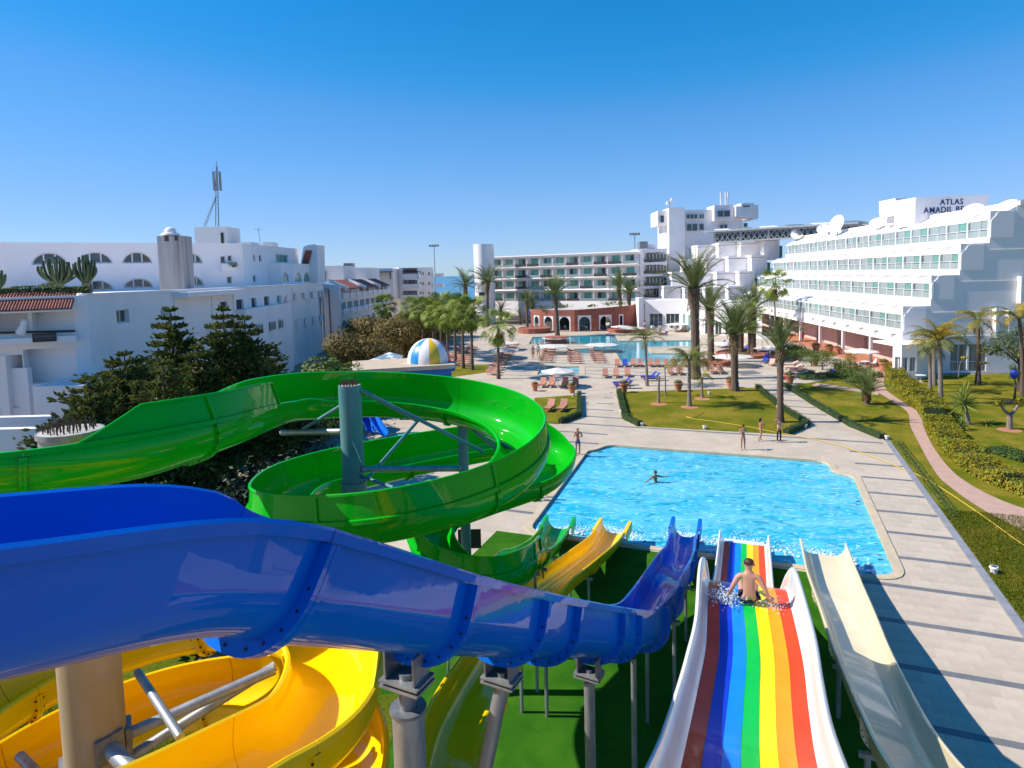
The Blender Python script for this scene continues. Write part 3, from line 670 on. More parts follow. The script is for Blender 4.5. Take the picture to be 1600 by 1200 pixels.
for k, (t, wb, gb, gt) in enumerate(LV):
    m = MB(); hbox(m, 0, LEN, t, t+.25, wb, gb); hbox(m, 0, LEN, t+.25, t+3.2, wb+.1, wb+.5); m.build('parapet_band', M['white'], hotel)
    m = MB(); hbox(m, .1, LEN, t+2.25, t+2.6, gb-.3, gt+.3); m.build('back_wall', M['white'], hotel)
    m = MB(); z1 = nxt[k]; t1 = t+2.82
    m.add([hp(0, t+.1, gt), hp(LEN, t+.1, gt), hp(LEN, t+.9, gt+.42), hp(0, t+.9, gt+.42), hp(0, t1, z1+.05), hp(LEN, t1, z1+.05), hp(0, t+.1, gt-.14), hp(LEN, t+.1, gt-.14), hp(0, t1, gt-.05), hp(LEN, t1, gt-.05)],
          [(0, 1, 2, 3), (3, 2, 5, 4), (6, 7, 1, 0), (8, 9, 7, 6), (1, 7, 9, 5, 2), (0, 3, 4, 8, 6)])
    m.build('terrace_roof', M['white'], hotel)
    m = MB(); m.bar(hp(0, t+.1, gb+.95), hp(LEN, t+.1, gb+.95), .09, .05); m.bar(hp(0, t+.1, gb+.08), hp(LEN, t+.1, gb+.08), .05, .1); m.build('handrail', M['frame'], hotel)
    nb = int(LEN/BAY)
    for j in range(nb+1):
        pos = hp(j*BAY, t, gb)-hotel.location
        o = link('balcony_partition', fin, hotel); o.location = pos; o.scale = (1, 1, (gt-gb+.75)/2.9)
        if j < nb:
            o = link('balustrade_panel', bal_me, hotel); o.location = pos
            o = link('sliding_window', win_me[rnd.random() < .3], hotel); o.location = pos-HE*(.35*rnd.random())
            o = link('rail_post', post_me, hotel); o.location = pos+HE*BAY*.5
    if k < 1:
        for j in range(nb):                              # small drain hoods on the parapet
            m = MB(); p = hp(j*BAY+2, t-.12, wb+.95); m.obox(p, HE*.3, HT*.13, (0, 0, .04)); m.obox(p+HE*.28+Vector((0, 0, -.25)), HE*.03, HT*.13, (0, 0, .28)); m.build('drain_hood', M['white'], hotel)
ew = Wall(hp(0, 0, 0), hp(30, 0, 0)); ew = Wall(hp(-.02, -.12, 0), hp(-.02, 30, 0))
steps = [(0, 0), (0, 7.45), (2.85, 7.45), (2.85, 10.75), (5.75, 10.75), (5.75, 14.1), (8.65, 14.1), (8.65, 17.5), (11.3, 17.5), (11.3, 18.6), (34, 18.6), (34, 0)]
gd = [ew.hit(1484, 590)[0], ew.hit(1510, 590)[0], ew.hit(1513, 590)[0], ew.hit(1540, 590)[0]]; gdo = [ew.rect(gd[0], .2, gd[1], 3.2), ew.rect(gd[2], .2, gd[3], 3.2)]
ew.face(steps, gdo, M['white'], hotel, th=.35, name='end_wall')
for q in gdo: ew.window(q, hotel, M['glass_b'], mull=(.5,), trans=(.35,), name='sliding_door')
m = MB()
for z, t0 in ((7.2, .1), (10.5, 2.9), (13.85, 5.8), (4.6, .1)): m.bar(ew.at(t0, z-.5, .03), ew.at(34, z-.5, .03), .05, .06)
m.build('shadow_ledge', M['white'], hotel)
for px, y0, y1 in ((1590, 432, 474), (1551, 481, 527), (1571, 484, 520)):
    a, z0 = ew.hit(px, y1); _, z1 = ew.hit(px, y0); m = MB(); p = ew.at(a, (z0+z1)/2, .3); m.obox(p, ew.d*.12, ew.n*.35, (0, 0, (z1-z0)/2)); m.build('end_wall_fin', M['white'], hotel)
m = MB(); hbox(m, .4, LEN, 11.4, 34, 3.4, 18.0); m.build('core_block', M['white'], hotel)
m = MB(); hbox(m, -.3, LEN, 11.3, 11.6, 18.0, 18.45); m.build('roof_parapet', M['white'], hotel)
# ground floor: recessed pink wall, columns, doors
gw = Wall(hp(0, 3.2, 0), hp(LEN, 3.2, 0)); gw = Wall(hp(LEN, 3.2, 0), hp(0, 3.2, 0))
doors = [(LEN-s-1.1, LEN-s+1.1) for s in (3.5, 7.6, 16, 25, 33, 42, 50, 58)]
gw.face([(0, 0), (LEN, 0), (LEN, 3.4), (0, 3.4)], [gw.rect(a, .05, b, 2.5) for a, b in doors], M['pinkwall'], hotel, name='ground_floor_wall')
for a, b in doors: gw.window(gw.rect(a, .05, b, 2.5), hotel, M['glass_b'], mull=(.5,), name='patio_door')
for s in (0.2, 8.3, 16.5, 24.7, 33, 41, 49, 57, 65):
    m = MB(); hbox(m, s-.16, s+.16, .1, .42, 0, 3.34); m.build('column', M['white'], hotel)
m = MB(); hbox(m, 0, LEN, .3, 3.2, 3.3, 3.4); m.build('soffit', M['pinkwall'], hotel)
tag(sheet('terracotta_patio', [[hp(-2, -1.2, 0).to_2d(), hp(LEN, -1.2, 0).to_2d(), hp(LEN, 3.2, 0).to_2d(), hp(-2, 3.2, 0).to_2d()]], .06, M['terra'], drop=.08), kind='structure')
# curved ground-floor annex below the end wall
ann = thing('garden_room', 'low white curved garden room with curtained windows below the stepped end wall', 'building', W(1440, 588, 66))
cpts = [W(1394, 590, 66.8), W(1408, 590, 65.9), W(1432, 590, 65.7), W(1448, 590, 67.2), W(1456, 590, 69.9)]
for i in range(len(cpts)-1):
    w = Wall(cpts[i], cpts[i+1]); L = w.len; ops = []
    if i == 0: ops = [(.25, .95, .85, 2.4)]
    if i == 1: ops = [(.05, .95, .42, 2.4), (.55, .95, .95, 2.4)]
    lp = [w.rect(a*L, z0, b*L, z1) for a, z0, b, z1 in ops]
    w.face([(0, 0), (L, 0), (L, 3.5), (0, 3.5)], lp, M['white'], ann)
    for q in lp: w.window(q, ann, M['glass_b'], mull=(.5,))
m = MB(); pts = [(p.x, p.y) for p in cpts]+[(cpts[-1].x, 70.5), (cpts[0].x, 70.5)]; m.prism(pts, 3.5, 3.72); m.build('flat_roof', M['white'], ann)
# sign block on the roof
sg = thing('roof_sign_block', 'white rooftop block carrying navy lettering ATLAS AMADIL BEACH', 'sign', W(1490, 345, 92))
sw_ = Wall(W(1429.5, 345, 86), W(1545, 345, 87)); a0, zt = sw_.hit(1430, 308.5); a1, zt2 = sw_.hit(1545, 303.5); _, zb = sw_.hit(1480, 352)
sw_.face([(0, zb), (a1, zb), (a1, zt2), (0, zt)], [], M['white'], sg, th=4)
m = MB(); pbox(m, 1400, 330, 1430, 336, 91, 4); pbox(m, 1399, 309, 1430, 314, 91, 4); pbox(m, 1399, 314, 1402, 331, 91, 4); pbox(m, 1412, 314, 1415, 331, 91, .5); pbox(m, 1399, 314, 1430, 331, 94.5, .3); pbox(m, 1408, 336, 1430, 350, 91.5, 4); m.build('open_frame', M['white'], sg)
M['navy'] = mat('navy_lettering', (.01, .025, .13), .5)
def letters(txt, px, py, hpx, wall, parent, wpx):
    cu = bpy.data.curves.new('letters', 'FONT'); cu.body = txt; cu.size = 1; cu.extrude = .03; cu.resolution_u = 3; cu.offset = .004; cu.space_character = 1.12
    tmp = bpy.data.objects.new('tmp', cu); col.objects.link(tmp); dg = bpy.context.evaluated_depsgraph_get(); me = bpy.data.meshes.new_from_object(tmp.evaluated_get(dg)); bpy.data.objects.remove(tmp)
    x0 = min(v.co.x for v in me.vertices); x1 = max(v.co.x for v in me.vertices); y0 = min(v.co.y for v in me.vertices); y1 = max(v.co.y for v in me.vertices)
    a, z = wall.hit(px, py); a2, _ = wall.hit(px+wpx, py); _, z2 = wall.hit(px, py-hpx); off = wloc(parent)
    for v in me.vertices:
        u, q, w_ = (v.co.x-x0)/(x1-x0), (v.co.y-y0)/(y1-y0), v.co.z
        v.co = wall.at(a+(a2-a)*u, z+(z2-z)*q+ (a2-a)*u*.02, .05+w_)-off
    me.materials.clear(); me.materials.append(M['navy']); return link('lettering', me, parent)
letters('ATLAS', 1468.5, 320.5, 8.6, sw_, sg, 36); letters('AMADIL BEACH', 1443, 333.5, 9.2, sw_, sg, 88)
# satellite dishes
def dish(px, py, Y, r, tilt, az, label):
    c = W(px, py, Y); t = thing('satellite_dish', label, 'satellite dish', c, 0, 'satellite dishes along the hotel roof')
    m = MB(); prof_ = [(r*i/6, .22*r*(i/6)**2) for i in range(7)]; m.lathe(prof_+[(r, .22*r+.03)]+[(q, z-.03) for q, z in prof_[::-1]], (0, 0, 0), 20)
    Rm = Matrix.Rotation(az, 3, 'Z') @ Matrix.Rotation(tilt, 3, 'X')
    m.v = [tuple(Rm @ Vector(v)) for v in m.v]; o = link('reflector', m.mesh('reflector', M['white'], smooth=50), t)
    m = MB(); m.tube([(0, 0, 0), (0, .1, -r*1.3)], .08, 6); 
    tip = Rm @ Vector((0, 0, r*.9))
    for k in range(3):
        a = k*2.1; m.tube([Rm @ Vector((r*.9*math.cos(a), r*.9*math.sin(a), .2*r)), tip], .025, 4)
    m.build('feed_mount', M['steel'], None).parent = t
for q in [(1245, 367, 134, 1.25, 1.0, -.4, 'small white dish, leftmost of the dishes on the hotel roof'), (1286, 359, 120, 1.15, 1.05, -.5, 'white dish second from the left, in front of the truss canopy'),
          (1309, 351, 113, 1.7, 1.25, -1.3, 'large tilted white dish, biggest of the dishes on the hotel roof'), (1371, 350, 98, 1.15, .8, -.6, 'white dish between the large tilted dish and the lettered sign block'),
          (1521, 331, 75.5, 1.15, .8, -.8, 'white dish covering the end of the navy lettering'), (1573, 322, 74, 1.0, .6, -1.2, 'white dish at the top of the stepped end wall')]: dish(*q)

# ------------------------------------------------------------------ staggered blocks, tower, canopy, balcony block
stg = thing('staggered_hotel_block', 'sawtooth white hotel block of stepped balcony cubes beside the tower', 'hotel', W(1140, 500, 142))
rows = [[(1090, 1122, 386, 406), (1123, 1155, 383, 404), (1157, 1191, 381, 402), (1193, 1222, 376, 402)], [(1069, 1090, 408, 424), (1104, 1137, 406, 427), (1138, 1172, 404, 425), (1174, 1203, 402, 426)],
        [(1050, 1084, 428, 447), (1085, 1119, 430, 449), (1120, 1153, 428, 447), (1155, 1183, 427, 452)], [(1037, 1068, 450, 470), (1070, 1100, 452, 472), (1102, 1136, 452, 472), (1138, 1166, 450, 474)]]
for r, rw in enumerate(rows):
    for j, (x0, x1, y0, y1) in enumerate(rw):
        Y = 150-2.6*j-1.0*r
        m = MB(); pbox(m, x0, y0, x1-4, y1+4, Y, 5); m.build('stepped_cube', M['white'], stg)
        a = W(x0-.5, y0, Y-.15); b = W(x1-3, y0, Y-.15); m = MB(); m.box(((a.x+b.x)/2, Y+2.3, a.z), (b.x-a.x, 5.2, .45)); m.build('coping', M['white'], stg)
        m = MB(); pbox(m, x1-4.2, y0+8, x1+.5, y1, Y+1.5, .3); m.build('balcony_glass', M['teal_glass'], stg)
m = MB()
for r, rw in enumerate(rows): pbox(m, rw[0][0]+4, rw[0][2]+2, rw[-1][1], rw[-1][3]+6, 153-r, 4)
pbox(m, 1040, 470, 1215, 482, 146, 6); m.build('core_block', M['white'], stg)
tow = thing('stair_tower', 'tall white tower block with dark square windows and rooftop antennas', 'tower', W(1100, 480, 160))
m = MB(); pbox(m, 1046, 324, 1070, 480, 158, 12); pbox(m, 1040, 352, 1046, 480, 161, 8); pbox(m, 1028, 329, 1047, 352, 160, 8); pbox(m, 1070, 326, 1160, 480, 160, 12); pbox(m, 1116, 320, 1146, 345, 158.5, 6); pbox(m, 1158, 317, 1178, 340, 158, 6); pbox(m, 1150, 322, 1160, 338, 157.5, 4); pbox(m, 1176, 320, 1185, 342, 160, 8); m.build('wall', M['white'], tow)
for x0, y0, x1, y1, Y, ml in [(1072, 334, 1090, 342, 159.6, (.33, .66)), (1092, 334, 1100, 342, 159.6, (.5,)), (1072, 349, 1090, 361, 159.6, (.5,)), (1092, 349, 1100, 360, 159.6, ()), (1120, 328, 1141, 339, 158.1, (.5,)), (1124, 350, 1137, 358, 159.6, (.5,)), (1160, 320, 1172, 324, 157.6, ()), (1161, 348, 1168, 355, 159.6, ()), (1031, 336, 1038, 348, 159.6, ())]:
    w = Wall(W(x0, y1, Y), W(x1, y1, Y)); a1, zb = w.hit(x1, y1); _, zt = w.hit(x1, y0); w.window(w.rect(0, zb, a1, zt), tow, M['glass'], rv=-.1, mull=ml, w=.12)
ca = thing('truss_canopy', 'long grey truss canopy over the hotel courtyard behind the dishes', 'canopy', W(1230, 370, 150))
A, B = W(1117, 364, 150), W(1366, 350, 122); A2, B2 = W(1117, 379, 150), W(1366, 364, 122)
m = MB(); m.bar(A+Vector((0, 3, .4)), B+Vector((0, 3, .4)), 6, .35); m.build('roof_sheet', M['steel'], ca)
for i in range(6):
    p = A.lerp(B, (i+.5)/6); m = MB(); m.obox(p+Vector((0, 2, .75)), (B-A)*.05, (0, 1.6, .25), (0, 0, .06)); m.build('solar_panel', M['glass_b'] if i % 2 else M['frame'], ca)
m = MB(); m.bar(A, B, .3); m.bar(A2, B2, .3); N = 26
for i in range(N):
    p, q = A.lerp(B, i/N), A2.lerp(B2, (i+1)/N); p2, q2 = A2.lerp(B2, i/N), A.lerp(B, (i+1)/N); m.bar(p, q, .12); m.bar(p2, q2, .12)
    if i % 5 == 0: m.bar(p, p2, .35)
tag(m.build('truss', M['steel'], ca), kind=None)
m = MB(); m.bar((A+A2)/2+Vector((0, .8, 0)), (B+B2)/2+Vector((0, .8, 0)), .1, 1.9); m.build('dark_glazing', M['glass'], ca)

# ------------------------------------------------------------------ sea-front wing: four floors of teal balconies
sea = thing('seafront_wing', 'four storey white hotel wing with curved balconies and teal windows facing the pools', 'hotel', W(880, 500, 156))
sw = Wall(W(768, 490, 170), W(996, 490, 149)); L = sw.len
m = MB(); 
zs = [[sw.hit(985, y)[1] for y in (c-4.8, c+4.6)] for c in (402.5, 421.7, 441, 461)]
zroof = sw.hit(985, 389)[1]
nb = 11; bw = L/nb
fm = MB()
for k, (zt, zb) in enumerate(zs):
    m = MB(); up = zs[k-1][1] if k else zroof
    n_ = 8; 
    m.add([sw.at(0, zt+.15, 0), sw.at(L, zt+.15, 0), sw.at(L, zt+.6, .35), sw.at(0, zt+.6, .35), sw.at(L, up-.75, .05), sw.at(0, up-.75, .05), sw.at(L, up-.7, -2), sw.at(0, up-.7, -2), sw.at(0, zt+.15, -2), sw.at(L, zt+.15, -2)],
          [(0, 1, 2, 3), (3, 2, 4, 5), (5, 4, 6, 7), (8, 9, 1, 0), (0, 3, 5, 7, 8), (1, 9, 6, 4, 2)]); m.build('balcony_front', M['white'], sea)
    m = MB(); m.obox(sw.at(L/2, (zt+zb)/2-.4, -1.25), sw.d*L/2, sw.n*.1, (0, 0, (zt-zb)/2+.9)); m.build('back_wall', M['white'], sea)
    for j in range(nb):
        a = j*bw
        m = MB(); m.obox(sw.at(a, (zt+zb)/2, -.72), sw.d*.07, sw.n*.55, (0, 0, (zt-zb)/2+.5)); m.build('partition', M['white'], sea)
        left_dark = j % 2 == 0
        w0 = a+bw*.18+rnd.uniform(-.1, .1); o = sw.window(sw.rect(w0, zb-.3, w0+bw*.56, zt), sea, M['glass'] if (left_dark and rnd.random() < .75) else M['teal_sea'], rv=1.1, mull=(.5,))
        m = MB(); m.obox(sw.at(w0+bw*.28+rnd.choice((-1, 1))*bw*.14, (zb-.3+zt)/2, -1.0), sw.d*bw*.13, sw.n*.02, (0, 0, (zt-zb+.3)/2-.1)); m.build('curtain', M['teal_sea'], sea)
        m = MB(); m.obox(sw.at(a+bw/2, zb-.32, .0), sw.d*(bw/2-.12), sw.n*.02, (0, 0, .3)); m.build('balcony_rail', M['frame_d'] if rnd.random() < .35 else M['teal_light'], sea)
m = MB(); m.obox(sw.at(L/2, zs[3][1]-2.6, -.3), sw.d*L/2, sw.n*.3, (0, 0, 1.9)); m.build('podium_wall', M['white'], sea)
m = MB(); m.obox(sw.at(L/2, zroof/2-.4, -8), sw.d*L/2, sw.n*5.8, (0, 0, zroof/2)); m.build('core_block', M['white'], sea)
m = MB(); pts = [W(742, 489, 158), W(757, 489, 154.5), W(774, 489, 158), W(774, 489, 166), W(742, 489, 166)]
zt = W(757, 381, 155).z; arc = [(W(758, 489, 158).x+2.4*math.cos(a), 158+2.6*math.sin(a)) for a in [math.pi+math.pi*i/10 for i in range(11)]]+[(W(758, 489, 158).x+2.4, 166), (W(758, 489, 158).x-2.4, 166)]
m.prism(arc, 0, zt); m.build('rounded_stair_shaft', M['white'], sea, smooth=40)
for y in (442, 459):
    w = Wall(W(752 if y < 450 else 748, y, 154.5), W(766 if y < 450 else 758, y, 154.9)); a1, zb = w.hit(760, y+3); _, zt = w.hit(760, y-3); w.window(w.rect(0, zb, w.len, zt), sea, M['glass'], rv=-.1)
# brown glazed end of the wing
bl = thing('glazed_balcony_block', 'white block with five rows of dark brown glazed balconies left of the tower', 'hotel', W(1020, 490, 152))
m = MB(); pbox(m, 997, 388, 1042, 482, 155, 9); m.build('wall', M['white'], bl)
for y0, y1 in ((397, 409), (415, 427), (434, 446), (452, 464)):
    m = MB(); pbox(m, 998, y0, 1041, y1, 153.8, .3); g_ = m.build('glazing', M['glass'], bl)
    m = MB()
    for x in range(0, 8): pbox(m, 998+x*5.5, y0, 998.8+x*5.5, y1, 153.4, .4)
    m.build('mullion', M['frame'], bl)
    m = MB(); pbox(m, 997, y1-4.5, 1041, y1, 152.9, .15); m.build('balustrade', mat('brown_glass', (.10, .08, .07), .2), bl) if y0 == 397 else m.build('balustrade', bpy.data.materials['brown_glass'], bl)
    m = MB(); pbox(m, 996, y1, 1042, y1+5.5, 152.7, 2.4); m.build('floor_slab', M['white'], bl)
m = MB(); pbox(m, 996, 388, 1042, 395, 152.7, 2.4); m.build('roof_slab', M['white'], bl)
# roof clutter on this block
for i, (x0, y0, x1, y1) in enumerate([(1000, 377, 1012, 388), (1012, 381, 1027, 388)]):
    m = MB(); pbox(m, x0, y0, x1, y1, 156+i, 3); tag(m.build('plant_room', [M['steel_d'], M['white']][i], at=W(x0, y1, 156)), ['dark roof cabinet beside the tower on the glazed block', 'white roof cabinet beside the tower on the glazed block'][i], 'roof cabinet')

# ------------------------------------------------------------------ brick restaurant and white cafe pavilion
br = thing('brick_restaurant', 'low curved red brick restaurant with white arched openings behind the far pool', 'restaurant', W(920, 517, 130))
bx = [(830, 516, 137), (846, 517.5, 134.5), (867, 518.5, 132.2), (898, 519.5, 130.5), (930, 519, 130.2), (961, 517.5, 131), (992, 514, 132.5), (1000, 511, 137)]
bpts = [W(*q) for q in bx]; ops = {1: (.12, .88), 2: (.16, .8), 3: (.16, .82), 4: (.2, .86), 5: (.2, .46), 0: (.2, .8)}
zt = [W(840, 481, 135).z, W(920, 484, 130).z, W(1000, 474, 135).z]
for i in range(7):
    w = Wall(bpts[i], bpts[i+1]); lp = []
    if i in ops: lp = [w.rect(ops[i][0]*w.len, .15, ops[i][1]*w.len, 3.3)]
    za = zt[1]+(zt[2]-zt[1])*max(0, (i-3)/4); zb_ = zt[1]+(zt[2]-zt[1])*max(0, (i-2)/4)
    w.face([(0, 0), (w.len, 0), (w.len, zb_), (0, za)], lp, M['brick'], br, th=.5, rv=.45)
    for q in lp:
        a0, a1 = ops[i][0]*w.len, ops[i][1]*w.len
        o = Wall(w.at(0, 0, -.12), w.at(w.len, 0, -.12)); o.face(o.rect(a0, .15, a1, 3.3), [o.arch(a0+.28, .2, a1-.28, 3.0)], M['white'], br, th=.2, rv=.2, name='white_arch')
        k = MB(); k.obox(w.at((a0+a1)/2, 1.6, -4), w.d*(a1-a0)/2, w.n*.05, (0, 0, 1.6)); k.build('interior_screen', M['glass'], br)
m = MB(); m.prism([(p.x, p.y) for p in [bpts[0]+Vector((0, .6, 0))]+[q+Vector((0, .55, 0)) for q in bpts[1:7]]+[bpts[7], bpts[7]+Vector((0, 6, 0)), bpts[0]+Vector((0, 6, 0))]], zt[1]-.5, zt[1]-.25); m.build('flat_roof', M['concrete'], br)
for x, Y, sgn in ((835, 131, 0), (985, 128, 1)):
    m = MB(); c = W(x if not sgn else 979, 519 if not sgn else 517, Y); m.lathe([(0, .9), (3.1, .9), (3.1, 1.0), (3.4, 1.0), (3.4, 0)] if not sgn else [(0, .5), (3.6, .5), (3.9, .55), (3.9, 0)], (c.x, c.y, 0), 16)
    tag(m.build('brick_planter', M['brick'], at=(c.x, c.y, 0)), ['round red brick planter left of the brick restaurant', 'low red brick planter right of the brick restaurant'][sgn], 'planter')
cf = thing('cafe_pavilion', 'white cafe pavilion with dark glass front behind the terrace umbrellas', 'building', W(1045, 515, 128))
w = Wall(W(1008, 513, 131), W(1063, 513, 128)); zt_ = w.hit(1030, 471)[1]; z0 = w.hit(1030, 490)[1]
ops_ = [w.rect(w.len*.13, .3, w.len*.5, z0), w.rect(w.len*.6, .3, w.len*.97, z0)]
w.face([(0, 0), (w.len, 0), (w.len, zt_), (0, zt_)], ops_, M['white'], cf)
for q in ops_: w.window(q, cf, M['glass'], mull=(.33, .66))
w2 = Wall(w.at(w.len, 0), W(1088, 513, 120)); op2 = [w2.rect(w2.len*.15, .3, w2.len*.35, z0), w2.rect(w2.len*.5, .3, w2.len*.72, z0)]
w2.face([(0, 0), (w2.len, 0), (w2.len, zt_), (0, zt_)], op2, M['white'], cf)
for q in op2: w2.window(q, cf, M['teal_glass'], mull=(.5,))
m = MB(); e = [w.at(0, 0), w.at(w.len, 0), w2.at(w2.len, 0), w2.at(w2.len, 0)+Vector((4, 12, 0)), w.at(0, 0)+Vector((0, 10, 0))]; m.prism([(p.x, p.y) for p in e], zt_, zt_+.25); m.build('flat_roof', M['white'], cf)
m = MB(); a = W(1001, 470, 130); m.box((a.x, 131, 0), (1.0, 3, a.z+.6)); m.build('pier', M['white'], cf)
# white garden walls between the pavilion and the wing
lw_ = thing('low_terrace_building', 'low white terrace building with dark doorways below the staggered block', 'building', W(1120, 512, 122))
w = Wall(W(1088, 520, 119), W(1190, 530, 112)); h = w.hit(1140, 476)[1]; op = [w.rect(w.len*f, .1, w.len*(f+.1), 2.4) for f in (.14, .3, .46, .62, .8)]
w.face([(0, 0), (w.len, 0), (w.len, h), (0, h)], op, M['white'], lw_)
for q in op: w.window(q, lw_, M['glass'], mull=(.5,))
m = MB(); m.prism([(p.x, p.y) for p in (w.at(0, 0), w.at(w.len, 0), w.at(w.len, 0)+Vector((2, 20, 0)), w.at(0, 0)+Vector((2, 20, 0)))], h, h+.2); m.build('flat_roof', M['white'], lw_)
# ------------------------------------------------------------------ white apartment buildings on the left
M['dirt'] = mat('sooty_render', (.40, .39, .38), .9, (.16, .15, .15), .5, 8, stretch=(3, 3, .12), contrast=(.35, .75))
lb = thing('apartment_building', 'long white apartment building with rows of small windows, nearest on the left', 'building', (-29, 60, 0))
lw0 = Wall(W(146, 600, 42), W(512, 600, 108))
ztop = lw0.hit(146, 461)[1]; L = lw0.len; ztop2 = lw0.hit(511, 443)[1]
row1 = [(350, 479, 6, 7), (375, 476, 6, 7.5), (397, 474, 4.5, 8), (417, 470.5, 4.5, 7), (436, 467.5, 4, 6), (452, 465.5, 4, 5.5), (466, 463.5, 3.4, 5), (480, 462, 3.4, 5), (492, 460.5, 3, 4.5), (504, 459, 3, 4.5)]
row2 = [(405, 514, 5, 6.5), (425, 509, 6, 6), (438, 506, 3.5, 6), (453, 510, 3.5, 5), (469, 506, 3.2, 5), (482, 502.5, 3, 5), (494, 499, 2.8, 4.5), (505, 496, 2.6, 4.2), (192, 494, 10.5, 9.5), (306, 527, 4, 5)]
hl = []; hk = []
for i, (px, py, hw, hh) in enumerate(row1+row2):
    a0, z1 = lw0.hit(px-hw, py-hh); a1, z0 = lw0.hit(px+hw, py+hh); hl.append(lw0.rect(a0, z0, a1, max(z1, z0+.6))); hk.append(0)
for px in (255, 263):
    a0, z0 = lw0.hit(px-3, 494); a1, z1 = lw0.hit(px+3, 478); hl.append(lw0.arch(a0, z0, a1, z1)); hk.append(1)
lw0.face([(0, 0), (L, 0), (L, ztop2), (0, ztop)], hl, M['white2'], lb, th=.35, name='long_wall', rv=.3)
for i, q in enumerate(hl):
    lw0.window(q, lb, M['glass_b'] if i > 3 and i % 3 else M['glass'], frame=M['frame_d'] if i < 4 else M['frame'], mull=(.5,) if not hk[i] else (), w=.09, rv=.3)
m = MB(); q = [lw0.at(0, 0, -.4), lw0.at(L, 0, -.4), lw0.at(L, 0, -30), lw0.at(0, 0, -30)]
m.add([(p.x, p.y, z) for z in (0,) for p in q]+[(q[0].x, q[0].y, ztop-.15), (q[1].x, q[1].y, ztop2-.15), (q[2].x, q[2].y, ztop2-.15), (q[3].x, q[3].y, ztop-.15)], [(4, 5, 6, 7), (0, 1, 5, 4), (1, 2, 6, 5), (2, 3, 7, 6), (3, 0, 4, 7)])
m.build('roof_terrace', M['white2'], lb)
m = MB(); m.add([lw0.at(0, ztop-.1, .12), lw0.at(L, ztop2-.1, .12), lw0.at(L, ztop2+.12, .12), lw0.at(0, ztop+.12, .12), lw0.at(0, ztop-.1, -.5), lw0.at(L, ztop2-.1, -.5), lw0.at(L, ztop2+.12, -.5), lw0.at(0, ztop+.12, -.5)], [(0, 1, 2, 3), (3, 2, 6, 7), (4, 0, 3, 7), (1, 5, 6, 2), (5, 4, 7, 6), (0, 4, 5, 1)]); m.build('parapet_coping', M['white'], lb)
for px in (275, 332, 366, 458, 484):                      # pilasters and down pipes
    a, _ = lw0.hit(px, 500); m = MB(); m.obox(lw0.at(a, ztop*.5, .06), lw0.d*(.12 if px > 300 else .3), lw0.n*.07, (0, 0, ztop*.47)); m.build('pilaster', M['white2'], lb)
a0, z0 = lw0.hit(270, 465); a1, z1 = lw0.hit(365, 460); m = MB(); m.obox(lw0.at((a0+a1)/2, z0+.2, .6), lw0.d*(a1-a0)/2, lw0.n*.65, (0, 0, .22)); m.build('canopy_slab', M['white2'], lb)
a0, z0 = lw0.hit(367, 484); a1, z1 = lw0.hit(442, 477); m = MB(); m.obox(lw0.at((a0+a1)/2, z0*.5, .55), lw0.d*(a1-a0)/2, lw0.n*.55, (0, 0, z0*.5)); m.build('bay_projection', M['white2'], lb)
for i, (px, py, hw, hh) in enumerate([(405, 514, 5, 6.5), (425, 509, 5, 6), (438, 506, 3.5, 6)]):
    w = Wall(lw0.at(0, 0, 1.1), lw0.at(L, 0, 1.1)); a0, zz1 = w.hit(px-hw, py-hh); a1_, zz0 = w.hit(px+hw, py+hh); w.window(w.rect(a0, zz0, a1_, zz1), lb, M['glass_b'], rv=-.1, mull=(.5,), w=.09)
# end face with terrace, tiled canopy and balcony
ef = Wall(W(-120, 600, 38.5), W(146, 600, 42)); e0 = ef.hit(0, 500)[0]; E1 = ef.len
zz = lambda px, py: ef.hit(px, py)[1]
o1 = ef.rect(ef.hit(-60, 500)[0], zz(0, 522), ef.hit(44, 500)[0], zz(0, 488)); o2 = ef.rect(ef.hit(50, 500)[0], zz(60, 520), ef.hit(117, 500)[0], zz(60, 486))
o3 = ef.rect(ef.hit(-60, 600)[0], zz(0, 640), ef.hit(38, 600)[0], zz(0, 556)); o4 = ef.rect(ef.hit(40, 600)[0], zz(60, 600), ef.hit(122, 600)[0], zz(60, 545))
ef.face([(0, 0), (E1, 0), (E1, zz(146, 461)), (0, zz(0, 465))], [o1, o2, o3, o4], M['white2'], lb, th=.3, rv=2.2, name='end_wall')
bk = Wall(ef.at(0, 0, -2.2), ef.at(E1, 0, -2.2)); bd = []
for x0, y0, x1, y1 in [(14, 498, 42, 521), (90, 494, 116, 518), (80, 564, 118, 587), (-40, 498, -5, 521)]:
    a0, z0 = bk.hit(x0, y1); a1, z1 = bk.hit(x1, y0); bd.append(bk.rect(a0, z0, a1, z1))
bk.face([(0, 0), (E1, 0), (E1, zz(100, 470)), (0, zz(0, 470))], bd, M['white2'], lb, name='back_wall')
for q in bd: bk.window(q, lb, M['glass'], mull=(.5,))
m = MB(); a0, z0 = ef.hit(-120, 524); a1, _ = ef.hit(118, 524); m.bar(ef.at(a0, z0+.05, .1), ef.at(a1, zz(60, 521)+.05, .1), .12, .14); m.build('balcony_handrail', M['frame_d'], lb)
m = MB(); a0, z0 = ef.hit(-120, 546); a1, z1 = ef.hit(121, 523); m.obox(ef.at((a0+a1)/2, (z0+z1)/2, .3), ef.d*(a1-a0)/2, ef.n*.3, (0, 0, (z1-z0)/2)); m.build('balcony_front', M['white2'], lb)
m = MB(); a0, z0 = ef.hit(56, 532); a1, z1 = ef.hit(91, 520)
